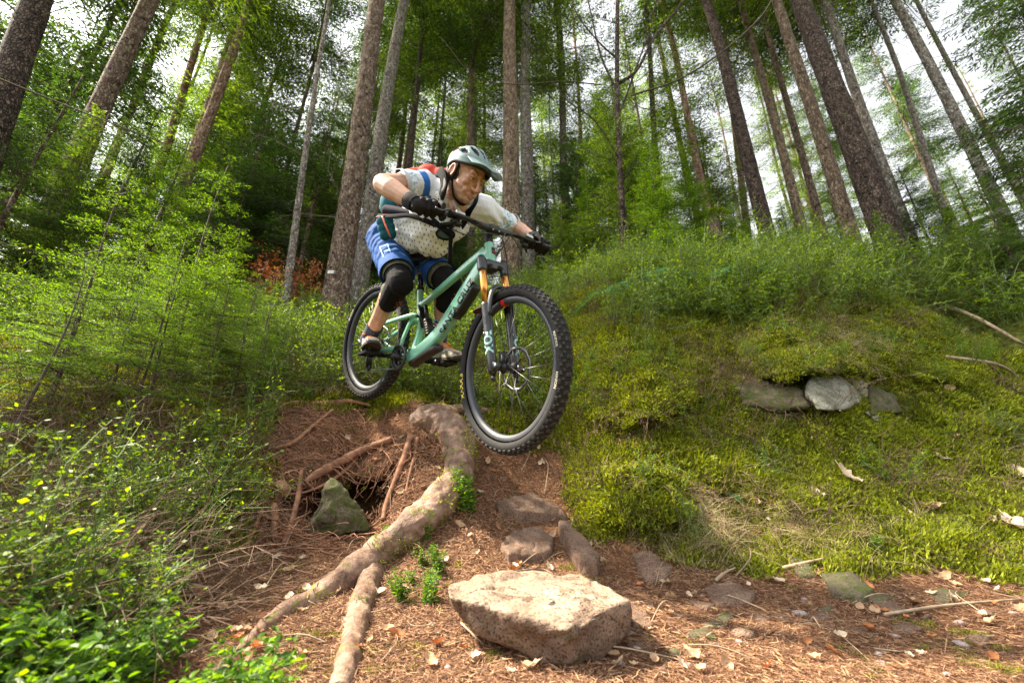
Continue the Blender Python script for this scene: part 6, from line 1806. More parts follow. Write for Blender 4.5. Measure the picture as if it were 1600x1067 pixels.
for k, (lab, px_, py_, Y, H, vi) in enumerate(YF):
    p = PY(px_, py_, Y); base = np.array([p[0], p[1], gz(p[0], p[1]) - .05])
    root = empty('young_fir', base); tag(root, lab, 'young fir')
    mb, *_ = trunk_mb(np.array([.02, .01, 1]), .008 * H + .01, H, 700 + k, 8, 24, .3); mb.build('trunk', BK['brown'], root)
    kk = H / 6; link_mesh('crown', YOUNG[vi], root, rot=(0, 0, k * 2.1), sc=(kk * .95, kk * .95, kk))
r = np.random.RandomState(5)
for k in range(46):
    a = math.radians(r.uniform(-56, 56)); Y = r.uniform(8.5, 30); x = Y * math.tan(a); H = r.uniform(2, 7) * (1 if a < .35 else .5)
    base = np.array([x, Y, gz(x, Y) - .05]); root = empty('young_fir', base); tag(root, 'young fir of the undergrowth among the background trunks', 'young fir', 'undergrowth firs in the background')
    mb, *_ = trunk_mb(np.array([.02, .01, 1]), .008 * H + .01, H, 800 + k, 6, 10, .3); mb.build('trunk', BK['brown'], root)
    kk = H / 6; link_mesh('crown', YOUNG[r.randint(3)], root, rot=(0, 0, r.uniform(0, 6)), sc=(kk, kk, kk))
# ================================================================ ground cover
M_moss = leafmat('moss', [(.06, .070, .006), (.19, .23, .014), (.38, .43, .03)], .35, 6.0, .8)
M_bil = leafmat('bilberry_leaf', [(.045, .085, .010), (.12, .20, .016), (.24, .34, .03)], .5, 5.0, .45)
M_bilst = plain('green_stem', (.10, .16, .03), .7, var=.3)
M_dry = leafmat('dry_grass', [(.16, .11, .055), (.34, .25, .13), (.50, .40, .24)], .25, 8.0, .8)
M_lit = leafmat('needle_litter', [(.07, .030, .016), (.20, .095, .048), (.44, .27, .15)], .1, 30.0, .85)
M_root = rootmat()
M_rootf = plain('root_fibre', (.27, .13, .07), .85, var=.45, vscale=25)
M_stick = plain('weathered_stick', (.34, .25, .16), .85, var=.35, vscale=30, bump=.3)
M_brush = plain('brush_twig', (.11, .065, .038), .9, var=.5, vscale=15)
M_fern = leafmat('fern_frond', [(.03, .10, .03), (.06, .18, .05), (.10, .26, .07)], .4, 6.0, .5)

def gnormal(x, y, e=.03):
    dx = (ground0(x + e, y) - ground0(x - e, y)) / (2 * e); dy = (ground0(x, y + e) - ground0(x, y - e)) / (2 * e)
    n = np.stack([-dx, -dy, np.ones(len(dx))], -1); return n / np.linalg.norm(n, axis=1)[:, None]

# templates (each is also a real plant or patch standing in the scene)
def bilberry(seed, H=.26, ns=9, nl=16, ls=.016, spread=.09):
    r = np.random.RandomState(seed); mb = MB(); SA, SB, Sa, Sb, LA, LB, LW = [], [], [], [], [], [], []
    for k in range(ns):
        az = r.uniform(0, 6.28); p = np.array([math.cos(az), math.sin(az), 0]) * spread * r.rand() - np.array([0, 0, .03]); d = unit([r.normal(0, .35), r.normal(0, .35), 1]); h = H * r.uniform(.6, 1.15)
        q = 6; pts = [p]
        for i in range(q):
            d = unit(d + r.normal(0, .14, 3)); pts.append(pts[-1] + d * h / q)
        pts = np.array(pts); SA.append(pts[:-1]); SB.append(pts[1:]); Sa.append(np.full(q, .0016)); Sb.append(np.full(q, .0013))
        for i in range(2, q + 1):
            for b in range(3):
                e = pts[i] + unit(d * .6 + r.normal(0, .8, 3)) * h * r.uniform(.10, .26); SA.append(pts[i][None]); SB.append(e[None]); Sa.append(np.array([.0011])); Sb.append(np.array([.0006]))
                m = max(2, nl // 4); v = r.uniform(.2, 1.05, m)[:, None]; a = pts[i] + (e - pts[i]) * v
                dd = r.normal(0, 1, (m, 3)); dd[:, 2] = np.abs(dd[:, 2]) * .4; dd /= np.linalg.norm(dd, axis=1)[:, None]
                l = ls * r.uniform(.6, 1.25, m)[:, None]; LA.append(a); LB.append(a + dd * l); LW.append(l[:, 0] * .30)
    sticks(mb, np.concatenate(SA), np.concatenate(SB), np.concatenate(Sa), np.concatenate(Sb), 1)
    A_, B_, W_ = np.concatenate(LA), np.concatenate(LB), np.concatenate(LW)
    if ls < .02: diamonds(mb, A_, B_, W_, 0); return mb
    D_ = B_ - A_; S_ = np.cross(D_, r.normal(size=A_.shape) * .5 + [0, 0, 1.]); S_ /= np.linalg.norm(S_, axis=1)[:, None]; U_ = np.cross(S_, D_); U_ /= np.linalg.norm(U_, axis=1)[:, None]; W_ = W_[:, None]
    rows = [A_, A_ + D_ * .28 + S_ * W_ * .85 + U_ * W_ * .35, A_ + D_ * .65 + S_ * W_ * .8 + U_ * W_ * .35, B_ - U_ * W_ * .3, A_ + D_ * .65 - S_ * W_ * .8 + U_ * W_ * .35, A_ + D_ * .28 - S_ * W_ * .85 + U_ * W_ * .35]
    n_ = len(A_); V_ = np.stack(rows, 1).reshape(-1, 3); bs = np.arange(n_)[:, None] * 6; mb.add(V_, np.concatenate([bs + [[0, 1, 2, 3]], bs + [[0, 3, 4, 5]]]), 0); return mb
def mossclump(seed, R=.055, n=150, h=.013):
    r = np.random.RandomState(seed); mb = MB(); a = r.uniform(0, 6.28, n); q = R * np.sqrt(r.rand(n))
    A = np.stack([q * np.cos(a), q * np.sin(a), -.006 + .010 * (1 - (q / R) ** 2)], -1); d = np.stack([r.normal(0, .55, n), r.normal(0, .55, n), np.ones(n)], -1); d /= np.linalg.norm(d, axis=1)[:, None]
    B = A + d * (h * r.uniform(.5, 1.3, n))[:, None]; diamonds(mb, A, B, .0026, 0, nrm=r.normal(size=(n, 3))); return mb
def litter(seed, R=.07, n=64):
    r = np.random.RandomState(seed); mb = MB(); A = np.stack([r.uniform(-R, R, n), r.uniform(-R, R, n), r.uniform(0, .007, n)], -1)
    a = r.uniform(0, 6.28, n); l = r.uniform(.008, .034, n); B = A + np.stack([np.cos(a) * l, np.sin(a) * l, r.normal(0, .004, n)], -1)
    diamonds(mb, A, B, np.where(r.rand(n) < .012, .004, .0009) , 0); return mb
def grass(seed, n=26, L=.20):
    r = np.random.RandomState(seed); mb = MB()
    for k in range(n):
        az = r.uniform(0, 6.28); d = np.array([math.cos(az) * .5, math.sin(az) * .5, 1.0]); p = np.array([r.normal(0, .018), r.normal(0, .018), -.01]); l = L * r.uniform(.5, 1.3); V = []
        w = .0011; s = np.array([-math.sin(az), math.cos(az), 0])
        for i in range(6):
            V += [p - s * w * (1 - i / 6), p + s * w * (1 - i / 6)]; d = unit(d + np.array([math.cos(az) * .16, math.sin(az) * .16, -.30 * r.uniform(.5, 1.3)])); p = p + d * l / 5
        mb.add(V, [[2 * i, 2 * i + 1, 2 * i + 3, 2 * i + 2] for i in range(5)])
    return mb
def brush(seed, n=16, L=.30):
    r = np.random.RandomState(seed); mb = MB(); A, B, a_, b_ = [], [], [], []
    for k in range(n):
        p = np.array([r.normal(0, .05), r.normal(0, .05), -.02]); d = unit([r.normal(0, .8), r.normal(0, .8), 1]); l = L * r.uniform(.5, 1.2)
        for i in range(7):
            d = unit(d + r.normal(0, .22, 3) + [0, 0, -.10]); e = p + d * l / 6; A.append(p); B.append(e); a_.append(.0018 * (1 - i / 8)); b_.append(.0018 * (1 - (i + 1) / 8))
            if i > 1:
                for _ in range(2): A.append(e); B.append(e + unit(d + r.normal(0, .8, 3)) * l * r.uniform(.06, .2)); a_.append(.0009); b_.append(.0004)
            p = e
    sticks(mb, A, B, np.array(a_), np.array(b_)); return mb

def put_template(mb, name, mats, px_, py_, label, cat, kind=None):
    o = mb.build(name, mats, None, False); p = on_ground(px_, py_); o.location = tuple(p); tag(o, label, cat, kind=kind); return o
M_shoot = leafmat('shoot_leaf', [(.03, .075, .010), (.085, .19, .018), (.20, .35, .035)], .5, 5.0, .45)
T_bil = [put_template(bilberry(1), 'bilberry_bush', [M_bil, M_bilst], 700, 590, 'leafy bilberry bush just below the rider\'s left pedal', 'bush'),
         put_template(bilberry(2, .34, 10, 14, .014), 'bilberry_bush', [M_bil, M_bilst], 1010, 470, 'taller bilberry bush on the bank right of the front wheel', 'bush'),
         put_template(bilberry(3, .20, 8, 16, .021, .05), 'bilberry_bush', [M_shoot, M_bilst], 740, 800, 'leafy shoots growing between the big root and the front wheel', 'bush')]
T_moss = [put_template(mossclump(1), 'moss', M_moss, 1300, 720, 'moss cushion on the right bank', 'moss', 'stuff'), put_template(mossclump(2, .06, 130, .019), 'moss', M_moss, 960, 640, 'moss cushion under the front wheel bank', 'moss', 'stuff')]
T_lit = [put_template(litter(1), 'needle_litter', M_lit, 600, 1010, 'dry spruce needles on the trail', 'needles', 'stuff'), put_template(litter(2), 'needle_litter', M_lit, 1100, 1000, 'dry needles and crumbs on the trail', 'needles', 'stuff')]
T_gr = [put_template(grass(1), 'dry_grass', M_dry, 1050, 800, 'tuft of dry pale grass at the foot of the right bank', 'grass', 'stuff')]
T_br = [put_template(brush(1), 'dry_brush', M_brush, 250, 720, 'tangle of dry brown twigs left of the root bank', 'brush', 'stuff'), put_template(brush(2, 12, .42), 'dry_brush', M_brush, 950, 560, 'dry brown twigs on the right bank', 'brush', 'stuff')]

def gn_scatter(name, T, pts, rot, sc, label, cat):
    me = bpy.data.meshes.new(name); me.vertices.add(len(pts)); me.vertices.foreach_set('co', np.asarray(pts, np.float32).ravel())
    a = me.attributes.new('rot', 'FLOAT_VECTOR', 'POINT'); a.data.foreach_set('vector', np.asarray(rot, np.float32).ravel())
    a = me.attributes.new('sc', 'FLOAT', 'POINT'); a.data.foreach_set('value', np.asarray(sc, np.float32)); me.update()
    o = bpy.data.objects.new(name, me); COL.objects.link(o); tag(o, label, cat, kind='stuff')
    ng = bpy.data.node_groups.new(name, 'GeometryNodeTree')
    ng.interface.new_socket('Geometry', in_out='INPUT', socket_type='NodeSocketGeometry'); ng.interface.new_socket('Geometry', in_out='OUTPUT', socket_type='NodeSocketGeometry')
    gi = ng.nodes.new('NodeGroupInput'); go = ng.nodes.new('NodeGroupOutput'); ip = ng.nodes.new('GeometryNodeInstanceOnPoints'); oi = ng.nodes.new('GeometryNodeObjectInfo')
    oi.inputs['Object'].default_value = T; oi.inputs['As Instance'].default_value = False; oi.transform_space = 'ORIGINAL'
    n1 = ng.nodes.new('GeometryNodeInputNamedAttribute'); n1.data_type = 'FLOAT_VECTOR'; n1.inputs['Name'].default_value = 'rot'
    n2 = ng.nodes.new('GeometryNodeInputNamedAttribute'); n2.data_type = 'FLOAT'; n2.inputs['Name'].default_value = 'sc'
    L = ng.links.new; L(gi.outputs[0], ip.inputs['Points']); L(oi.outputs['Geometry'], ip.inputs['Instance'])
    er = ng.nodes.new('FunctionNodeEulerToRotation'); L(n1.outputs['Attribute'], er.inputs[0]); L(er.outputs[0], ip.inputs['Rotation'])
    L(n2.outputs['Attribute'], ip.inputs['Scale']); L(ip.outputs[0], go.inputs[0])
    md = o.modifiers.new('scatter', 'NODES'); md.node_group = ng; return o

def sample(n, r0, r1, a0=-62, a1=62, seed=0, power=1.0):
    r = np.random.RandomState(seed); a = np.radians(r.uniform(a0, a1, n)); d = np.exp(math.log(r0) + (math.log(r1) - math.log(r0)) * r.rand(n) ** power)
    x = d * np.sin(a); y = d * np.cos(a); z = ground(x, y); return x, y, z, dirtness(x, y, z), r
def scatter(name, T, x, y, z, s, label, cat, align=.6, seed=0, lift=0.0):
    r = np.random.RandomState(seed); n = gnormal(x, y); n = n * align + np.array([0, 0, 1 - align]); n /= np.linalg.norm(n, axis=1)[:, None]
    zrot = r.uniform(0, 6.28, len(x))
    # euler XYZ from R = align(n) * Rz
    ax_ = np.cross(np.tile([0, 0, 1.], (len(x), 1)), n); sn = np.linalg.norm(ax_, axis=1); cs = n[:, 2]; k = ax_ / np.maximum(1e-9, sn)[:, None]
    K = np.zeros((len(x), 3, 3)); K[:, 0, 1] = -k[:, 2]; K[:, 0, 2] = k[:, 1]; K[:, 1, 0] = k[:, 2]; K[:, 1, 2] = -k[:, 0]; K[:, 2, 0] = -k[:, 1]; K[:, 2, 1] = k[:, 0]
    Rm_ = np.eye(3)[None] + sn[:, None, None] * K + (1 - cs)[:, None, None] * (K @ K)
    Z = np.zeros_like(Rm_); c, s_ = np.cos(zrot), np.sin(zrot); Z[:, 0, 0] = c; Z[:, 0, 1] = -s_; Z[:, 1, 0] = s_; Z[:, 1, 1] = c; Z[:, 2, 2] = 1
    Rm_ = Rm_ @ Z
    rot = np.stack([np.arctan2(Rm_[:, 2, 1], Rm_[:, 2, 2]), -np.arcsin(np.clip(Rm_[:, 2, 0], -1, 1)), np.arctan2(Rm_[:, 1, 0], Rm_[:, 0, 0])], -1)
    pts = np.stack([x, y, z + lift], -1); idx = r.randint(len(T), size=len(x))
    for t in range(len(T)):
        m = idx == t
        gn_scatter(name, T[t], pts[m], rot[m], s[m], label, cat)

# moss on everything that is not trail
x, y, z, dn, r = sample(34000, .9, 6.5, seed=1); k = (dn < .45 + .25 * r.rand(len(x)))
x, y, z = x[k], y[k], z[k]; _c = fbm(np.stack([x, y, z], -1), 4.0, 3, 2); k = _c > -.55; x, y, z, _c = x[k], y[k], z[k], _c[k]
scatter('moss', T_moss, x, y, z, (.55 + .26 * np.hypot(x, y)) * (1 + .7 * np.clip(_c, 0, 1)) * r.uniform(.7, 1.3, len(x)), 'green moss carpet covering the banks beside the trail', 'moss', .85, 1)
x, y, z, dn, r = sample(5200, 1.0, 6, seed=2); k = (dn > .45) & (fbm(np.stack([x, y, z], -1), 3.5, 3, 9) > .35); x, y, z = x[k], y[k], z[k]
scatter('moss', T_moss, x, y, z, r.uniform(.3, .6, len(x)), 'thin moss patches on the trail', 'moss', .85, 2)
# needle litter on the trail and the root bank
x, y, z, dn, r = sample(16000, .85, 4.2, seed=3); k = (dn > .25) & ~((cavity(x, y) > .1) & (y < lip_y(x) + .01)); x, y, z = x[k], y[k], z[k]
scatter('needle_litter', T_lit, x, y, z, r.uniform(.7, 1.5, len(x)), 'brown needle litter covering the trail', 'needles', .95, 3)
x, y, z, dn, r = sample(2600, 1.2, 6, seed=4); k = dn < .3; x, y, z = x[k], y[k], z[k]
scatter('needle_litter', T_lit, x, y, z, r.uniform(.7, 1.3, len(x)), 'brown litter scattered over the moss', 'needles', .95, 4, .01)
# bilberry
x, y, z, dn, r = sample(6200, 1.15, 10, seed=5); pxx, pyy = proj(np.stack([x, y, z], -1)); rb = (pxx > 870) & (pyy > np.interp(pxx, [870, 1000, 1300, 1450, 1600], [520, 505, 495, 500, 520]) + 20 * fbm(np.stack([x, y, z], -1), 2, 2)); lb = (pxx < 400) & (pyy > 530) & (pyy < 800)
k = (dn < .22) & ~(rb & (r.rand(len(x)) < .975)) & ~(lb & (r.rand(len(x)) < .92)) & ~((np.hypot(x, y) < 1.8) & (r.rand(len(x)) < .82))
k &= (fbm(np.stack([x, y, z], -1), 1.5, 3, 8) > -.22)
x, y, z = x[k], y[k], z[k]; R_ = np.hypot(x, y); s = (1 + .45 * vnoise(np.stack([x, y, z], -1), 1.1)) * r.uniform(.6, 1.3, len(x)) * (1 + .16 * np.clip(R_ - 3, 0, 8))
scatter('bilberry_thicket', T_bil[:2], x, y, z, s, 'bilberry thicket with small bright leaves on the slopes', 'bilberry', .3, 5)
x, y, z, dn, r = sample(210, .95, 1.75, -60, -24, seed=6); k = (dn < .4); x, y, z = x[k], y[k], z[k]
scatter('bilberry_shoots', T_bil[2:], x, y, z, r.uniform(.55, 1.0, len(x)), 'bright leafy shoots in the near left corner', 'bilberry', .2, 6)
x, y, z, dn, r = sample(1500, 1.1, 4, seed=7); pxx, pyy = proj(np.stack([x, y, z], -1)); k = ((dn > .3) & (dn < .75) & (r.rand(len(x)) < .16)) | ((np.abs(pxx - 640) < 70) & (np.abs(pyy - 900) < 60) & (r.rand(len(x)) < .8)); x, y, z = x[k], y[k], z[k]
scatter('bilberry_shoots', T_bil[2:], x, y, z, r.uniform(.25, .55, len(x)), 'little green shoots along the root', 'bilberry', .3, 7)
# dry grass and brush
x, y, z, dn, r = sample(9000, 1.6, 5.2, seed=8); pxx, pyy = proj(np.stack([x, y, z], -1))
w = np.exp(-((pxx - 1090) / 90) ** 2 - ((pyy - 810) / 45) ** 2) * .8 + np.exp(-((pxx - 1300) / 130) ** 2 - ((pyy - 830) / 40) ** 2) * .5 + np.exp(-((pxx - 1260) / 110) ** 2 - ((pyy - 535) / 35) ** 2) * .8 + .012 * (dn < .4)
k = r.rand(len(x)) < w; x, y, z = x[k], y[k], z[k]; scatter('dry_grass', T_gr, x, y, z, r.uniform(.5, 1.2, len(x)), 'dry pale grass hanging from the right bank', 'grass', .8, 8)
x, y, z, dn, r = sample(3400, 1.3, 6.5, seed=9); pxx, pyy = proj(np.stack([x, y, z], -1))
k = (dn < .6) & (r.rand(len(x)) < np.where((x < -.3) & (y < 3.2), .5, .14 + .25 * (vnoise(np.stack([x, y, z], -1), 1.5) > .1))); x, y, z = x[k], y[k], z[k]
scatter('dry_brush', T_br, x, y, z, r.uniform(.6, 1.3, len(x)), 'dry brown brush among the green', 'brush', .4, 9)

# ================================================================ roots
def noisy_tube(pts, rads, seg=20, n=90, amp=.18, seed=0, fs=22):
    p = spline(pts, n); rr_ = np.interp(np.linspace(0, 1, len(p)), np.linspace(0, 1, len(rads)), rads); mb = MB(); mb.tube(p, rr_, seg)
    V = np.concatenate(mb.v); c = np.repeat(p, seg, 0); d = V - c
    mb.v = [c + d * (1 + amp * fbm(V + seed, fs, 3) + amp * .5 * fbm(V + seed, fs * .35, 2) + amp * .35 * fbm(V + seed, fs * 4, 2))[:, None]]; return mb
def gpt(px_, py_, lift=0.0, dd=0.0):
    p = on_ground(px_, py_); d = p[1] * CT + p[2] * ST
    return P(px_, py_, d + dd) + np.array([0, 0, lift])
big = [(640, 658), (672, 650), (702, 672), (717, 702), (716, 738), (694, 778), (655, 816), (610, 850), (560, 890), (510, 925), (465, 948), (428, 968), (398, 994), (372, 1018), (350, 1035)]
bw = [40, 50, 54, 50, 46, 50, 52, 50, 47, 44, 36, 26, 20, 14, 7]
bp_ = []; br_ = []
for (a, b_), w in zip(big, bw):
    p = on_ground(a, b_); d = p[1] * CT + p[2] * ST; r_ = w / 2 / FPX * d; bp_.append(P(a, b_, d - r_ * (.75 if b_ < 860 else .35))); br_.append(r_)
bp_[0] = bp_[0] + np.array([-.02, .14, -.10]); bp_[1] = bp_[1] + np.array([0, .02, -.02])
root0 = empty('tree_root', bp_[5]); tag(root0, 'thick bark covered root arching from under the bike down to the lower left', 'tree root')
def rootpart(mb, nm, mat, parent, org):
    o = mb.build(nm, mat, None, True); o.data.transform(Matrix.Translation(-Vector(org))); o.parent = parent; return o
rootpart(noisy_tube(bp_, br_, 44, 340, .16, 1, 13), 'main_root', M_root, root0, bp_[5])
sb = [(588, 868), (580, 900), (568, 935), (558, 975), (548, 1015), (538, 1050), (528, 1085)]; sw_ = [30, 38, 38, 38, 36, 36, 34]
sp_, sr_ = [], []
for (a, b_), w in zip(sb, sw_):
    p = on_ground(a, b_); d = p[1] * CT + p[2] * ST; r_ = w / 2 / FPX * d; sp_.append(P(a, b_, d + r_ * .1)); sr_.append(r_)
rootpart(noisy_tube(sp_, sr_, 36, 170, .18, 5, 15), 'side_root', M_root, root0, bp_[5])
# moss sleeve patches lying on the root
r = np.random.RandomState(31); MA, MBb = [], []
sp2 = spline(bp_, 220); rr2 = np.interp(np.linspace(0, 1, len(sp2)), np.linspace(0, 1, len(br_)), br_)
for k in range(5200):
    i = int(r.beta(1.3, 1.6) * (len(sp2) * .72)); T_ = unit(sp2[min(i + 1, len(sp2) - 1)] - sp2[max(0, i - 1)]); u_ = unit(np.cross(T_, [0, 0, 1.])); v_ = np.cross(u_, T_)
    an = r.uniform(0, 6.28); n_ = u_ * math.cos(an) + v_ * math.sin(an); q = sp2[i] + n_ * rr2[i] * 1.02 + T_ * r.uniform(-.01, .01)
    if fbm(q[None], 9, 3, 4.0)[0] + .35 * n_[0] < .22: continue
    MA.append(q - n_ * .003); MBb.append(q + (n_ + r.normal(0, .5, 3)) * .014)
mb = MB(); diamonds(mb, np.array(MA), np.array(MBb), .0022, 0, nrm=r.normal(size=(len(MA), 3))); o = mb.build('root_moss', M_moss, None, False); o.data.transform(Matrix.Translation(-Vector(bp_[5]))); o.parent = root0; o['kind'] = 'stuff'

thin = [([(478, 752), (500, 738), (530, 722), (570, 702), (612, 686)], [9, 13, 14, 13, 9], 'reddish root running along the lip of the root bank'),
        ([(641, 682), (632, 712), (618, 748), (604, 785), (598, 812)], [9, 9, 8, 8, 6], 'straight thin root hanging down beside the arch of the big root'),
        ([(652, 684), (648, 710), (640, 740), (634, 768)], [5, 5, 4, 3], 'thinner root hanging next to the straight one'),
        ([(428, 788), (430, 815), (429, 842)], [9, 11, 7], 'short stub root under the small orange stone'),
        ([(471, 735), (466, 775), (456, 815), (444, 850)], [6, 8, 9, 8], 'slanting root left of the dark hollow'),
        ([(410, 795), (400, 820), (390, 845), (388, 865)], [5, 6, 6, 3], 'small root leftmost on the root bank'),
        ([(570, 698), (545, 730), (515, 752), (480, 768), (450, 772)], [4, 5, 5, 4, 3], 'wiry root crossing in front of the dark hollow'),
        ([(428, 640), (460, 629), (505, 631), (545, 627), (580, 634)], [4, 7, 9, 7, 3], 'flat root lying along the top edge of the root bank'),
        ([(520, 640), (490, 665), (460, 690), (430, 700)], [4, 6, 6, 4], 'root across the upper root bank'),
        ([(610, 850), (560, 872), (500, 905), (440, 925)], [4, 5, 5, 3], 'thin root lying above the big root at the bottom'),
        ([(700, 600 + 40), (735, 640), (765, 645)], [14, 20, 12], 'dark root stub behind the big root under the bike')]
for pts, ws, lab in thin:
    q = []; rr_ = []
    for (a, b_), w in zip(pts, ws):
        p = on_ground(a, b_); d = p[1] * CT + p[2] * ST; r_ = w / 2 / FPX * d; q.append(P(a, b_, d - r_ - .015)); rr_.append(r_)
    mb = noisy_tube(q, rr_, 10, 60, .15, len(q), 40); o = mb.build('tree_root', M_root if ws[0] > 12 else M_rootf, None, True); recenter(o, q[0]); tag(o, lab, 'root')
# countless fine roots of the bank
r = np.random.RandomState(77); mb = MB()
n_ok = 0
while n_ok < 900:
    a, b_ = r.uniform(385, 690), r.uniform(632, 865)
    if b_ > 700 and (a < 400 or a > 640): continue
    p = on_ground(a, b_)
    if p[1] > 3.1: continue
    hl_ = hole(p)
    if hl_ and r.rand() < .72: continue
    ang = r.normal(1.5, .25) if hl_ else r.choice([r.normal(-.5, .45), r.normal(1.5, .3), r.normal(.4, .5)]); L = r.uniform(.05, .32); q = [p + [0, -.012, .008]]; d = unit([math.cos(ang), -.15, -math.sin(ang)])
    for i in range(6):
        d = unit(d + r.normal(0, .28, 3)); nx = q[-1] + d * L / 6; g = gz(nx[0], nx[1]) + .006
        if nx[2] < g: nx[2] = g
        elif nx[2] > g + .05: nx[2] -= .02
        q.append(nx)
    w = r.uniform(.001, .0026) * r.choice([1, 1, 1, 1.9]); mb.tube(np.array(q), np.linspace(w, w * .4, 7), 4, 0, False); n_ok += 1
o = mb.build('fine_roots', M_rootf, None, True); tag(o, 'mat of fine reddish roots and fibres over the bank under the rear wheel', 'roots', kind='stuff')

def rock(name, pts, mats, vox, amp, fs, seed, label, cat='stone', group=None, topmat=None, sm=2):
    import bmesh
    bm_ = bmesh.new()
    for p in pts: bm_.verts.new(tuple(p))
    bmesh.ops.convex_hull(bm_, input=bm_.verts[:]); me = bpy.data.meshes.new(name); 
    for v in [v for v in bm_.verts if not v.link_faces]: bm_.verts.remove(v)
    bmesh.ops.recalc_face_normals(bm_, faces=bm_.faces[:])
    bm_.to_mesh(me); bm_.free()
    for m in (mats if isinstance(mats, list) else [mats]): me.materials.append(m)
    o = bpy.data.objects.new(name, me); COL.objects.link(o); voxel(o, vox, sm)
    V = np.empty(len(o.data.vertices) * 3); o.data.vertices.foreach_get('co', V); V = V.reshape(-1, 3); N = normals(o)
    f = amp * fbm(V, fs, 4, seed) - amp * 1.2 * np.clip(np.abs(vnoise(V, fs * .8, seed + 3)) * -6 + .6, 0, 1)
    V = V + N * f[:, None]; o.data.vertices.foreach_set('co', V.astype(np.float32).ravel()); o.data.update()
    if topmat is not None:
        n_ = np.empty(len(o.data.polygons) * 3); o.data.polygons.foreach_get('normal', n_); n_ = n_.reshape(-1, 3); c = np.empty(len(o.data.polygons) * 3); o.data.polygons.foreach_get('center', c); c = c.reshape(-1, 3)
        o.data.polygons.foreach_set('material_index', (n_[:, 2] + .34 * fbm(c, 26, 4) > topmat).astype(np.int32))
    recenter(o, V.mean(0)); tag(o, label, cat, group); return o
M_soil = stonemat('root_soil', (.050, .022, .013), (.15, .068, .036), 0, 14)
M_slab_t = stonemat('pale_sandstone_top', (.20, .145, .10), (.33, .25, .18), .14, 5, .3)  # paler stone for the upward-facing faces of the slab, browner on its sides
M_slab_s = stonemat('brown_sandstone_side', (.12, .078, .054), (.24, .165, .115), .34, 7, .5)
M_redst = stonemat('red_sandstone', (.105, .062, .042), (.23, .15, .105), .24, 9, .5)
M_mosst = stonemat('mossy_stone', (.08, .062, .042), (.18, .145, .10), .80, 7, .4)
M_pale = stonemat('pale_lichen_stone', (.15, .14, .10), (.36, .35, .28), .42, 9, .5)
M_grey = stonemat('grey_pebble', (.26, .20, .18), (.42, .35, .32), 0, 12, .3)

slab_pts = [P(q[0], q[1], q[2] * .775) for q in [(697,908,1.66),(745,897,1.80),(840,889,1.88),(905,899,1.84),(952,922,1.74),(984,940,1.60),(700,932,1.55),(762,952,1.50),(850,974,1.42),(888,986,1.38),(950,952,1.50),
            (703,952,1.57),(735,985,1.52),(800,1010,1.48),(850,1034,1.44),(885,1052,1.40),(935,1030,1.46),(985,990,1.56),(975,960,1.90),(840,950,2.0),(740,940,1.95)]]
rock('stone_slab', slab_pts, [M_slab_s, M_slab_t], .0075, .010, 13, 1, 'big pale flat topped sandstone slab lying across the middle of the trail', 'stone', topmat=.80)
def gstone(name, poly, h, mat, label, seed, vox=.008, amp=.006, fs=18, top=None, cat='stone', sink=.05, group=None, tilt=0):
    pts = []
    for a, b_ in poly:
        p = on_ground(a, b_); pts += [p + np.array([0, 0, h]), p + np.array([0, 0, -sink])]
    return rock(name, pts, mat, vox, amp, fs, seed, label, cat, group)
gstone('flat_stone', [(782, 862), (800, 838), (842, 832), (866, 850), (862, 872), (830, 884), (795, 882)], .035, M_redst, 'flat reddish stone directly behind the big slab', 2)
gstone('stone_shard', [(872, 832), (888, 834), (915, 860), (940, 890), (935, 906), (905, 900), (888, 870)], .06, M_redst, 'long narrow stone shard right behind the big slab', 3)
gstone('flat_stone', [(985, 868), (1020, 865), (1050, 890), (1040, 912), (1010, 914)], .02, M_redst, 'flat stone sunk in the trail right of the shard', 4)
gstone('flat_stone', [(1100, 925), (1140, 915), (1180, 930), (1175, 948), (1120, 952)], .02, M_redst, 'flat brown stone flush with the trail on the right', 5)
gstone('flat_stone', [(985, 960), (1010, 962), (1025, 985), (1005, 995), (988, 985)], .02, M_redst, 'small reddish stone touching the right end of the slab', 6)
gstone('flat_stone', [(1285, 905), (1330, 900), (1370, 930), (1350, 945), (1300, 935)], .025, M_mosst, 'greenish flat stone in the trail far right', 7)
gstone('flat_stone', [(1230, 870), (1265, 880), (1280, 905), (1250, 908)], .02, M_mosst, 'small dull stone at the foot of the right bank', 8)
gstone('trail_step', [(775, 790), (830, 778), (880, 800), (885, 815), (830, 810), (780, 805)], .03, M_redst, 'dark red rock step below the front wheel', 9)
gstone('pointed_stone', [(480, 825), (500, 810), (520, 800), (560, 815), (575, 825), (540, 830)], .035, M_mosst, 'low mossy stone in the hollow of the root bank', 12)
q0 = on_ground(525, 828); dq = q0[1] * CT + q0[2] * ST - .06
rock('pointed_stone', [P(*q) for q in [(480, 832, dq), (492, 806, dq + .02), (506, 768, dq + .05), (515, 744, dq + .07), (527, 750, dq + .06), (549, 776, dq + .03), (572, 806, dq + .02), (576, 828, dq), (530, 836, dq - .04), (515, 790, dq - .02), (500, 820, dq + .2), (560, 800, dq + .2), (525, 752, dq + .18)]], M_mosst, .006, .012, 15, 27, 'pointed mossy stone standing in the dark hollow under the roots', sm=1)
q0 = on_ground(437, 765); dq = q0[1] * CT + q0[2] * ST - .03
rock('small_stone', [P(*q) for q in [(426, 755, dq), (440, 747, dq), (456, 762, dq), (450, 778, dq), (432, 780, dq), (440, 765, dq - .04), (440, 765, dq + .06)]], stonemat('orange_stone', (.28, .14, .07), (.46, .27, .16), 0, 14, .3), .006, .004, 25, 22, 'small orange stone held by the roots left of the hollow')
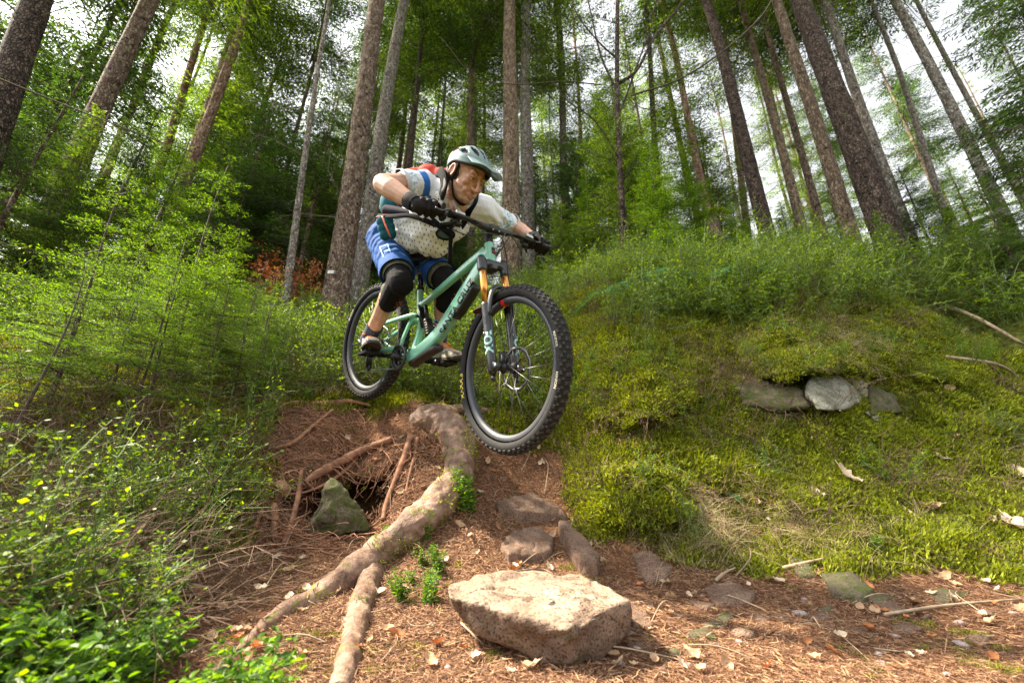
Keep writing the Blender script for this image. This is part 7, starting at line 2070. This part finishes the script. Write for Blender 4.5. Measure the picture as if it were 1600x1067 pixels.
rock('small_stone', [P(*q) for q in [(648, 712, 2.66), (668, 705, 2.68), (688, 716, 2.66), (690, 728, 2.62), (660, 730, 2.62), (665, 718, 2.56), (668, 712, 2.78)]], M_mosst, .006, .004, 25, 23, 'small stone in the dark gap under the arch of the big root')
def brock(poly, dd, mat, seed, lab, vox=.014, amp=.016, fs=9):
    pts = []
    for a, b_, o_ in poly:
        p = on_ground(a, b_); d = p[1] * CT + p[2] * ST; pts += [P(a, b_, d - o_), P(a, b_, d + dd)]
    return rock('boulder', pts, mat, vox, amp, fs, seed, lab, 'boulder')
brock([(1262, 590, .12), (1300, 575, .10), (1345, 590, .06), (1362, 618, .03), (1320, 642, .16), (1275, 640, .18), (1262, 620, .16)], .3, M_pale, 31, 'pale lichened boulder poking out of the right bank')
brock([(1150, 600, .05), (1190, 590, .08), (1255, 610, .12), (1262, 635, .14), (1210, 645, .12), (1160, 632, .06)], .3, M_mosst, 32, 'darker boulder left of the pale one in the right bank')
brock([(1355, 600, .05), (1400, 615, .04), (1410, 645, .04), (1360, 650, .08)], .2, M_mosst, 33, 'low mossy boulder right of the pale one', amp=.01)
brock([(1350, 643, .06), (1380, 640, .06), (1398, 652, .06), (1370, 660, .08)], .1, M_pale, 34, 'small flat yellowish stone under the boulders', vox=.008, amp=.005)
r = np.random.RandomState(61)
for k in range(17):
    a, b_ = r.uniform(990, 1590), r.uniform(905, 1050); w = r.uniform(14, 42); an = np.sort(r.uniform(0, 6.28, 7))
    gstone('flat_stone', [(a + w * math.cos(t) * r.uniform(.7, 1), b_ + w * .36 * math.sin(t)) for t in an], r.uniform(.006, .018), (M_redst, M_mosst)[k % 3 == 0], 'half buried brown stone in the trail right of the slab', 70 + k, vox=.007, amp=.005, sink=.03, group='half buried stones in the trail')
# overhanging mossy hummocks of the right bank, with their own growth
def hummock(poly, out, back, mat, seed, label_pts):
    pts = []
    for a, b_, o_ in poly:
        p = on_ground(a, b_); d = p[1] * CT + p[2] * ST; pts += [P(a, b_, d - o_), P(a, b_, d + back)]
    o = rock('bank_hummock', pts, mat, .016, .035, 7, seed, None); o['kind'] = 'structure'
    for key in ('label', 'category', 'group'):
        if key in o: del o[key]
    V = np.empty(len(o.data.vertices) * 3); o.data.vertices.foreach_get('co', V); V = V.reshape(-1, 3) + np.array(o.location); N = normals(o)
    return V, N
HUM = [hummock([(1165, 545, .10), (1210, 508, .10), (1290, 495, .12), (1370, 512, .12), (1410, 552, .08), (1400, 585, .10), (1340, 572, .26), (1260, 578, .30), (1190, 590, .22)], 0, .35, g_obj.data.materials[0], 51, None),
       hummock([(890, 600, .05), (930, 560, .10), (1010, 555, .12), (1080, 580, .08), (1070, 640, .14), (1000, 655, .18), (920, 650, .14)], 0, .35, g_obj.data.materials[0], 52, None),
       hummock([(1420, 545, .06), (1470, 515, .08), (1540, 530, .06), (1560, 575, .10), (1500, 600, .16), (1430, 590, .12)], 0, .35, g_obj.data.materials[0], 53, None),
       hummock([(925, 745, .04), (990, 730, .06), (1060, 750, .06), (1070, 800, .10), (1000, 822, .12), (935, 800, .10)], 0, .3, g_obj.data.materials[0], 54, None)]
for q, (V, N) in enumerate(HUM):
    r = np.random.RandomState(90 + q); idx = r.randint(len(V), size=1500); idx = idx[(N[idx, 2] > -.25) & (N[idx, 1] < .5)]
    P_ = V[idx]; N_ = N[idx]; rot = np.array([(Vector((0, 0, 1)).rotation_difference(Vector(n)).to_matrix() @ Matrix.Rotation(r.uniform(0, 6.28), 3, 'Z')).to_euler()[:] for n in N_])
    nd = int(len(P_) * (.16 if q == 0 else .02))
    gn_scatter('dry_grass', T_gr[0], P_[:nd], rot[:nd], r.uniform(.5, 1.1, nd), 'dry grass hanging over the bank hummock', 'grass')
    gn_scatter('moss', T_moss[q % 2], P_[nd:], rot[nd:], r.uniform(1.0, 1.9, len(P_) - nd), 'moss cushion on a hummock of the right bank', 'moss')
    kb = (N_[:, 2] > .5) & (r.rand(len(P_)) < (.05 if q < 3 else 0)); kb[:1] = True
    gn_scatter('bilberry_thicket', T_bil[0], P_[kb], rot[kb] * [0.3, 0.3, 1], r.uniform(.5, .8, kb.sum()), 'bilberry on a hummock of the right bank', 'bilberry')
r = np.random.RandomState(8)
peb = [(1160, 995, 20), (965, 1038, 12), (992, 1015, 9), (1035, 1050, 12), (985, 990, 8), (1075, 1040, 9), (1430, 985, 12), (1250, 960, 12), (700, 1045, 8), (755, 1050, 8), (1500, 1010, 14), (1380, 1040, 12), (1540, 960, 12)] + [(r.uniform(650, 1600), r.uniform(930, 1060), r.uniform(4, 9)) for _ in range(46)]
for k, (a, b_, w) in enumerate(peb):
    p = on_ground(a, b_); s = w / FPX * (p[1] * CT + p[2] * ST); mb = MB(); ico(mb, (0, 0, 0), (s, s * r.uniform(.6, .9), s * r.uniform(.4, .6)), n=9)
    V = np.concatenate(mb.v); mb.v = [V * (1 + .22 * fbm(V + k, 1.2 / s, 2))[:, None]]; o = mb.build('pebble', M_grey if k % 3 else M_redst, None, True); o.location = tuple(p + [0, 0, s * .15]); o.rotation_euler = (r.uniform(-.2, .2), r.uniform(-.2, .2), r.uniform(0, 6))
    if k == 0: tag(o, 'largest grey pebble lying on the trail right of the slab', 'pebble', 'pebbles on the trail')
    else: tag(o, 'small pebble lying in the needle litter of the trail', 'pebble', 'pebbles on the trail')

# ================================================================ fallen leaves, sticks, cones
def leafmesh(seed, L=.07, W=.042):
    r = np.random.RandomState(seed); n, m = 9, 5; V = []
    for i in range(n):
        t = i / (n - 1); w = W / 2 * math.sin(PI * min(1, t * .96 + .04)) ** .75 * (1 + .10 * math.sin(t * 22))
        for j in range(m):
            s = j / (m - 1) * 2 - 1
            z = .020 * (t - .5) ** 2 * 4 * r.uniform(.6, 1) + abs(s) * w * r.uniform(.2, .75) + .003 * math.sin(t * 14 + s * 3)
            V.append([(t - .5) * L, s * w, z])
    mb = MB(); mb.add(V, [[i * m + j, i * m + j + 1, (i + 1) * m + j + 1, (i + 1) * m + j] for i in range(n - 1) for j in range(m - 1)])
    mb.tube([[-.5 * L - .012, 0, .02], [-.5 * L, 0, .015], [0, 0, .001], [.5 * L, 0, .016]], [.0008, .0009, .0006, .0003], 4, 0, False)
    return mb
LM = [leafmat('fallen_leaf_tan', [(.26, .15, .075), (.42, .27, .15), (.56, .40, .25)], .2, 25, .6), leafmat('fallen_leaf_pale', [(.40, .29, .19), (.58, .45, .31), (.70, .58, .43)], .2, 25, .6), leafmat('fallen_leaf_rust', [(.20, .07, .025), (.36, .14, .05), (.50, .24, .10)], .2, 25, .6)]
LV = [[tmpl(leafmesh(s), 'fallen_leaf', m, True) for s in range(4)] for m in LM]
named = [(1325, 752, 1, 1.5, 'large pale dead leaf curled on the moss of the right bank'), (1592, 745, 1, 1.3, 'pale dead leaf at the right edge of the moss'), (1588, 830, 1, 1.5, 'big pale leaf lower at the right edge'),
         (1470, 722, 1, 1.1, 'pair of pale leaves on bright moss, upper one'), (1450, 800, 0, 1.3, 'tan curled leaf standing on the bank rim at the right'), (1482, 612, 0, 1.0, 'reddish leaf on the moss right of the boulders'), (1490, 690, 0, 1.1, 'narrow tan leaf below the pale stick'),
         (1275, 778, 1, .9, 'pale leaf halfway down the right bank'), (1385, 605, 2, .7, 'small orange leaf beside the pale boulder'), (1195, 530, 2, .9, 'rusty leaf in the dry grass above the boulders'), (1325, 530, 0, .9, 'tan leaf on the dry grass above the boulder'),
         (850, 938, 1, .7, 'small pale leaf lying on the sandstone slab'), (1430, 945, 0, 1.1, 'orange tan leaf on the trail at the right'), (1160, 895, 1, .8, 'pale leaf on the trail behind the flat stones'), (235, 975, 1, 1.0, 'pale leaf in the green at lower left'), (255, 970, 1, .9, 'second pale leaf beside it at lower left'),
         (452, 895, 0, .9, 'orange leaf below the hollow'), (95, 880 - 30, 0, .8, 'tan leaf among the shoots on the left'), (1180, 790, 0, .7, 'brown leaf in the moss beside the fern'), (340, 690, 0, .8, 'tan leaf under the left brush')]
r = np.random.RandomState(15)
def place_leaf(p, mi, sc, lab, grp=None):
    o = bpy.data.objects.new('fallen_leaf', LV[mi][r.randint(4)]); COL.objects.link(o); n = gnormal(np.array([p[0]]), np.array([p[1]]))[0]
    o.rotation_euler = (Vector((0, 0, 1)).rotation_difference(Vector(n)).to_matrix() @ Matrix.Rotation(r.uniform(0, 6.28), 3, 'Z') @ Matrix.Rotation(r.normal(0, .35), 3, 'X') @ Matrix.Rotation(r.normal(0, .3), 3, 'Y')).to_euler()
    o.scale = (sc, sc, sc); o.location = tuple(p + n * .008); tag(o, lab, 'leaf', grp); return o
for a, b_, mi, sc, lab in named:
    p = on_ground(a, b_)
    if 'slab' in lab: p = P(850, 938, 1.20)
    place_leaf(p + [0, 0, .02 if b_ < 860 and a > 900 else .004], mi, sc * (.8 if b_ > 860 else 1.25), lab)
n = 0
while n < 230:
    a, b_ = r.uniform(0, 1600), r.choice([r.uniform(560, 860), r.uniform(830, 1060)])
    p = on_ground(a, b_); d = dirtness([p[0]], [p[1]], [p[2]])[0]
    if hole(p) or p[1] > 4.5 or (d < .3 and r.rand() < .62): continue
    place_leaf(p + [0, 0, .018 if d < .3 else .006], r.choice([0, 0, 1, 2]), r.uniform(.35, .8), 'small dead leaf lying on the moss' if d < .3 else 'small dead leaf lying in the trail litter', 'dead leaves on the moss' if d < .3 else 'dead leaves on the trail'); n += 1
def stickobj(p, q, w, lab, grp=None, mat=None, bend=.02):
    m = (p + q) / 2 + r.normal(0, bend, 3) * np.linalg.norm(q - p) * 4; mb = noisy_tube([p, m, q], [w, w * .9, w * .5], 7, 16, .12, r.rand() * 9, 30); o = mb.build('stick', mat or M_stick, None, True); recenter(o, p); tag(o, lab, 'stick', grp)
for (a, b_), (c, d_), w, lab in [((1495, 672), (1625, 700), 4.2, 'long pale stick lying on the moss at the right edge'), ((1225, 895), (1290, 880), 3, 'short pale broken stick on the trail'), ((1385, 970), (1600, 945), 2.8, 'long thin stick across the trail at the right'),
        ((1120, 915), (1150, 895), 2.5, 'short stick beside the flat brown stone'), ((800, 600), (840, 640), 3, 'twig on the ledge behind the front wheel'), ((1120, 790), (1260, 700), 1.8, 'slanting thin twig on the bank beside the fern'), ((180, 965), (215, 1000), 3.5, 'pale stick in the green at lower left'), ((720, 985), (790, 1045), 1.6, 'thin curved twig left of the slab'),
        ((1480, 480), (1600, 540), 3.2, 'mossy branch lying high on the right slope'), ((1470, 560), (1600, 600), 3, 'dark thin branch on the right slope'), ((1400, 790), (1480, 870), 2.5, 'thin root like twig on the bank rim')]:
    p, q = on_ground(a, b_), on_ground(c, d_); dd = p[1] * CT + p[2] * ST
    stickobj(p + [0, 0, .02], q + [0, 0, .02], w / FPX * dd, lab, bend=.01)
n = 0
while n < 120:
    a, b_ = r.uniform(150, 1600), r.uniform(700, 1060); p = on_ground(a, b_)
    if hole(p) or p[1] > 3.2 or dirtness([p[0]], [p[1]], [p[2]])[0] < .3: continue
    L = r.uniform(.05, .26); an = r.uniform(0, PI); q = p + np.array([math.cos(an), math.sin(an), 0]) * L; q[2] = gz(q[0], q[1]) + .008
    stickobj(p + [0, 0, .008], q, r.uniform(.0009, .0026), 'thin dry twig lying on the trail', 'twigs on the trail', bend=.03); n += 1

# ================================================================ ferns, seedlings, near saplings, stump
def frond(mb, base, d, L, seed):
    r = np.random.RandomState(seed); d = unit(d); side = unit(np.cross(d, [0, 0, 1.])); A, B, W = [], [], []; p = np.array(base, float); pts = [p]
    n = 26
    for i in range(n):
        t = i / n; d = unit(d + np.array([0, 0, -.075])); p = p + d * L / n; pts.append(p)
        if t < .12: continue
        l = L * .24 * math.sin(PI * (t * .85 + .12)) ** .8 + .004
        for s in (-1, 1):
            dd = unit(side * s + d * .35 + [0, 0, -.15]); A.append(p); B.append(p + dd * l); W.append(L * .017)
            for v in (.3, .6):
                for s2 in (-1, 1): A.append(p + dd * l * v); B.append(p + dd * l * v + unit(d * s2 + dd * .5) * L * .028 * (1.2 - v)); W.append(L * .008)
    diamonds(mb, np.array(A), np.array(B), np.array(W), 0, nrm=np.tile(np.cross(side, d), (len(A), 1)) + .05); mb.tube(np.array(pts), np.linspace(.0022, .0006, len(pts)), 5, 0, False)
def fern(px_, py_, spec, lab):
    p = on_ground(px_, py_); root = empty('fern', p); tag(root, lab, 'fern')
    for k, (az, el, L) in enumerate(spec):
        mb = MB(); frond(mb, (0, 0, 0), [math.cos(az) * math.cos(el), math.sin(az) * math.cos(el), math.sin(el)], L, k); o = mb.build('frond', M_fern, root, False)
fern(1132, 775, [(2.9, .9, .17), (.1, .7, .15), (-1.2, .6, .12)], 'small fern with curled fronds at the foot of the right bank')
fern(1600, 640, [(2.8, .5, .22), (-2.2, .4, .2), (1.5, .8, .2)], 'bluish fern at the right picture edge')
for k, (a, b_, Y_) in enumerate([(1085, 440, 0), (1040, 455, 0), (985, 470, 0), (1195, 440, 0), (930, 440, 0), (1150, 450, 0)]):
    fern(a, b_, [(q * 1.05 + k, .75, .55 + .1 * (q % 2)) for q in range(6)], ['broad fern on the crest behind the rider\'s outstretched hand', 'fern left of the broad one on the crest', 'fern above the front tyre on the crest', 'fern below the dark slanting trunk', 'fern right beside the rider\'s far glove', 'fern in front of the mossy stump'][k])
SP = [(62, 640, 0, .95, 'near fir sapling at the left edge with drooping twigs', None), (255, 600, 0, 1.15, 'fir sapling with a thin dark stem left of the root bank', None), (165, 560, 1, 1.1, 'fir sapling between the two nearest on the left', None), (370, 575, 1, .62, 'small fir sapling behind the root bank', None),
      (10, 720, 1, .75, 'fir sapling lowest at the left edge', None), (330, 540, 0, .8, 'slender fir sapling left of the rear wheel', None), (960, 520, 1, .55, 'little fir on the bank right of the front tyre', None), (1100, 500, 0, .42, 'little fir in the middle of the right crest', None), (1230, 480, 1, .42, 'little fir above the dry grass hump', None), (1480, 500, 0, .5, 'little fir on the right slope', None), (1350, 470, 1, .45, 'little fir behind the boulders', None)]
for k, (a, b_, v, sc, lab, _) in enumerate(SP):
    p = on_ground(a, b_); root = empty('fir_sapling', p - np.array([0, 0, .02])); tag(root, lab, 'sapling')
    H = SAPH[v] * sc; mb = MB(); s = np.linspace(0, 1, 12); mb.tube(np.stack([.015 * np.sin(s * 5 + k), .015 * np.cos(s * 4 + k), s * H], -1), np.linspace(.011 * sc, .0015, 12), 7); mb.build('stem', M_twig, root)
    link_mesh('crown', SAPL[v], root, rot=(0, 0, k * 1.7), sc=(sc, sc, sc))
r = np.random.RandomState(45)
for k in range(34):
    left = k >= 16
    a, b_ = (r.uniform(40, 400), r.uniform(500, 660)) if left else (r.uniform(900, 1600), r.uniform(445, 505))
    v = r.randint(2); p = on_ground(a, b_); root = empty('fir_sapling', p - np.array([0, 0, .02])); sc = r.uniform(.4, .8) if left else r.uniform(.3, .62)
    tag(root, 'one of the small fir saplings in the left undergrowth' if left else 'one of the small fir saplings along the right crest', 'sapling', 'fir saplings in the left undergrowth' if left else 'fir saplings along the right crest')
    link_mesh('crown', SAPL[v], root, rot=(0, 0, k * 1.7), sc=(sc, sc, sc)); mb = MB(); s = np.linspace(0, 1, 8); mb.tube(np.stack([.01 * np.sin(s * 5 + k), .01 * np.cos(s * 4), s * SAPH[v] * sc], -1), np.linspace(.008, .0012, 8), 6); mb.build('stem', M_twig, root)
r = np.random.RandomState(44)
for k in range(26):
    a, b_ = r.uniform(1000, 1330), r.uniform(620, 700)
    if k > 19: a, b_ = r.uniform(1330, 1560), r.uniform(520, 720)
    p = on_ground(a, b_); o = bpy.data.objects.new('fir_seedling', SAPL[2]); COL.objects.link(o); sc = r.uniform(.35, .75); o.location = tuple(p); o.scale = (sc, sc, sc); o.rotation_euler = (r.normal(0, .15), r.normal(0, .15), r.uniform(0, 6)); tag(o, 'tiny fir seedling growing in the moss of the right bank', 'seedling', 'fir seedlings on the right bank')
# fallen green sprig in front of the root
p = on_ground(632, 915); o = bpy.data.objects.new('spruce_sprig', SAPL[2]); COL.objects.link(o); o.location = tuple(p + [0, -.03, .01]); o.scale = (.55, .55, .85); o.rotation_euler = (rad(150), 0, rad(12)); tag(o, 'fallen green spruce sprig hanging in front of the side root', 'twig')
p = on_ground(395, 945); o = bpy.data.objects.new('spruce_sprig', SAPL[2]); COL.objects.link(o); o.location = tuple(p + [0, 0, .02]); o.scale = (.3, .3, .45); o.rotation_euler = (rad(88), 0, rad(-60)); tag(o, 'small green sprig on the litter left of the big root', 'twig')
# stump with a moss cap
b0 = PY(1130, 430, 8.2); b0[2] = gz(b0[0], b0[1]) - .1; st0 = empty('tree_stump', b0); tag(st0, 'pale broken stump with a moss cap behind the right crest', 'stump')
s1 = PY(1130, 336, 8.2); hh = s1[2] - b0[2]
mb, *_ = trunk_mb(np.array([0, 0, 1.]), .26, hh * 1.3, 3, 20, 20, .6); V = np.concatenate(mb.v); V[:, 2] = np.minimum(V[:, 2], hh + .05 * fbm(V, 9, 2)); mb.v = [V]; mb.build('trunk', BK['tan'], st0)
r = np.random.RandomState(2); n = 1600; a = r.uniform(0, 6.28, n); q = .34 * np.sqrt(r.rand(n)); A = np.stack([q * np.cos(a), q * np.sin(a), hh + .02 - .12 * (q / .34) ** 3], -1); d = r.normal(0, .5, (n, 3)) + [0, 0, 1]
mb = MB(); diamonds(mb, A, A + d * .05, .009, 0); o = mb.build('moss_cap', M_moss, st0, False); o['kind'] = 'stuff'
# young beech with rusty leaves at the left behind the rear wheel
for (a, b_, Y, H, lab) in [(405, 470, 7.0, 1.5, 'young beech with rusty winter leaves left of the grey pole'), (475, 490, 6.4, 1.1, 'low rusty leaved beech shrub beside the tagged trunk'), (425, 500, 6.0, .9, 'small rusty beech in front of the grey pole')]:
    p = PY(a, b_, Y); base = np.array([p[0], p[1], gz(p[0], p[1])]); root = empty('beech_shrub', base); tag(root, lab, 'shrub'); mb = MB(); A, B, a_, b2 = [], [], [], []; LA, LB = [], []
    for k in range(26):
        q = np.array([0, 0, H * r.uniform(.05, .8)]); d = unit([r.normal(), r.normal(), .8]); L = H * r.uniform(.25, .5)
        for i in range(4):
            d = unit(d + r.normal(0, .2, 3)); e = q + d * L / 4; A.append(q); B.append(e); a_.append(.004); b2.append(.002); q = e
            for _ in range(7):
                f = e + r.normal(0, .05, 3); LA.append(f); LB.append(f + unit(r.normal(size=3)) * .055)
    mb.tube([[0, 0, 0], [0, .02, H * .5], [.02, 0, H]], [.014, .01, .003], 6, 0); sticks(mb, A, B, np.array(a_), np.array(b2)); mb.build('stem', M_twig, root)
    lb = MB(); diamonds(lb, np.array(LA), np.array(LB), .016, 0, nrm=r.normal(size=(len(LA), 3))); lb.build('leaves', leafmat('rusty_beech_leaves', [(.22, .07, .02), (.42, .15, .045), (.55, .25, .09)], .35, 8) if 'rusty_beech_leaves' not in bpy.data.materials else bpy.data.materials['rusty_beech_leaves'], root, False)
# bare branching tree right of centre and the long bare branches above it
def bare_tree(px_, py_, Y, lab, specs, w):
    A0 = PY(px_, py_, Y); base = np.array([A0[0], A0[1], gz(A0[0], A0[1]) - .05]); root = empty('broadleaf_tree', base); tag(root, lab, 'tree')
    for k, (pts, w0, w1) in enumerate(specs):
        q = [PY(a, b_, Y + o_) for a, b_, o_ in pts]
        if k == 0: q = [base] + q
        rr_ = np.linspace(w0, w1, len(q)) / 2 / FPX * (Y * 1.1); mb = noisy_tube(q, rr_, 9, 46, .06, k, 6); o = mb.build('trunk' if k == 0 else 'branch', BK['dark'], None, True); o.data.transform(Matrix.Translation(-Vector(base))); o.parent = root
bare_tree(975, 430, 5.6, 'dark many branched bare tree right of centre', [([(972, 330, 0), (966, 200, 0), (964, 90, 0), (966, -60, 0)], 12, 8), ([(968, 130, 0), (995, 110, 0), (1022, 60, 0), (1065, 5, 0), (1090, -40, 0)], 7, 4), ([(967, 150, 0), (940, 90, 0), (925, 30, 0), (915, -20, 0)], 5, 2.5),
   ([(968, 180, 0), (1000, 90, .1), (1018, 40, .1), (1030, -20, .1)], 4, 2.5), ([(966, 95, 0), (930, 60, -.2), (900, 20, -.3), (890, -20, -.3)], 3.5, 2), ([(975, 260, 0), (930, 190, -.3), (880, 150, -.5), (820, 60, -.8)], 3, 1), ([(975, 280, 0), (1010, 240, .1), (1060, 220, .1), (1110, 190, .1)], 3, 1)], 12)
for lab, pts, w in [('long bare branch slanting across the right trunks at the top', [(985, 150, 5.2), (1060, 125, 4.9), (1130, 80, 4.6), (1190, 25, 4.4), (1215, -20, 4.2)], 3.0), ('thin bare branch reaching left behind the straight trunks', [(940, 133, 6.5), (880, 128, 6.4), (800, 132, 6.2), (740, 118, 6.2), (690, 60, 6.0)], 2.2), ('long thin branch slanting down through the left firs', [(-10, 120, 2.6), (90, 160, 2.9), (180, 195, 3.1), (260, 225, 3.3), (330, 245, 3.5)], 3.0)]:
    q = [PY(*c) for c in pts]; dd = q[0][1] * 1.1; mb = noisy_tube(q, np.linspace(w, w * .4, 5) / FPX * dd / 1.6, 6, 40, .08, 3, 10); o = mb.build('bare_branch', M_twig, None, True); recenter(o, q[0]); tag(o, lab, 'branch')
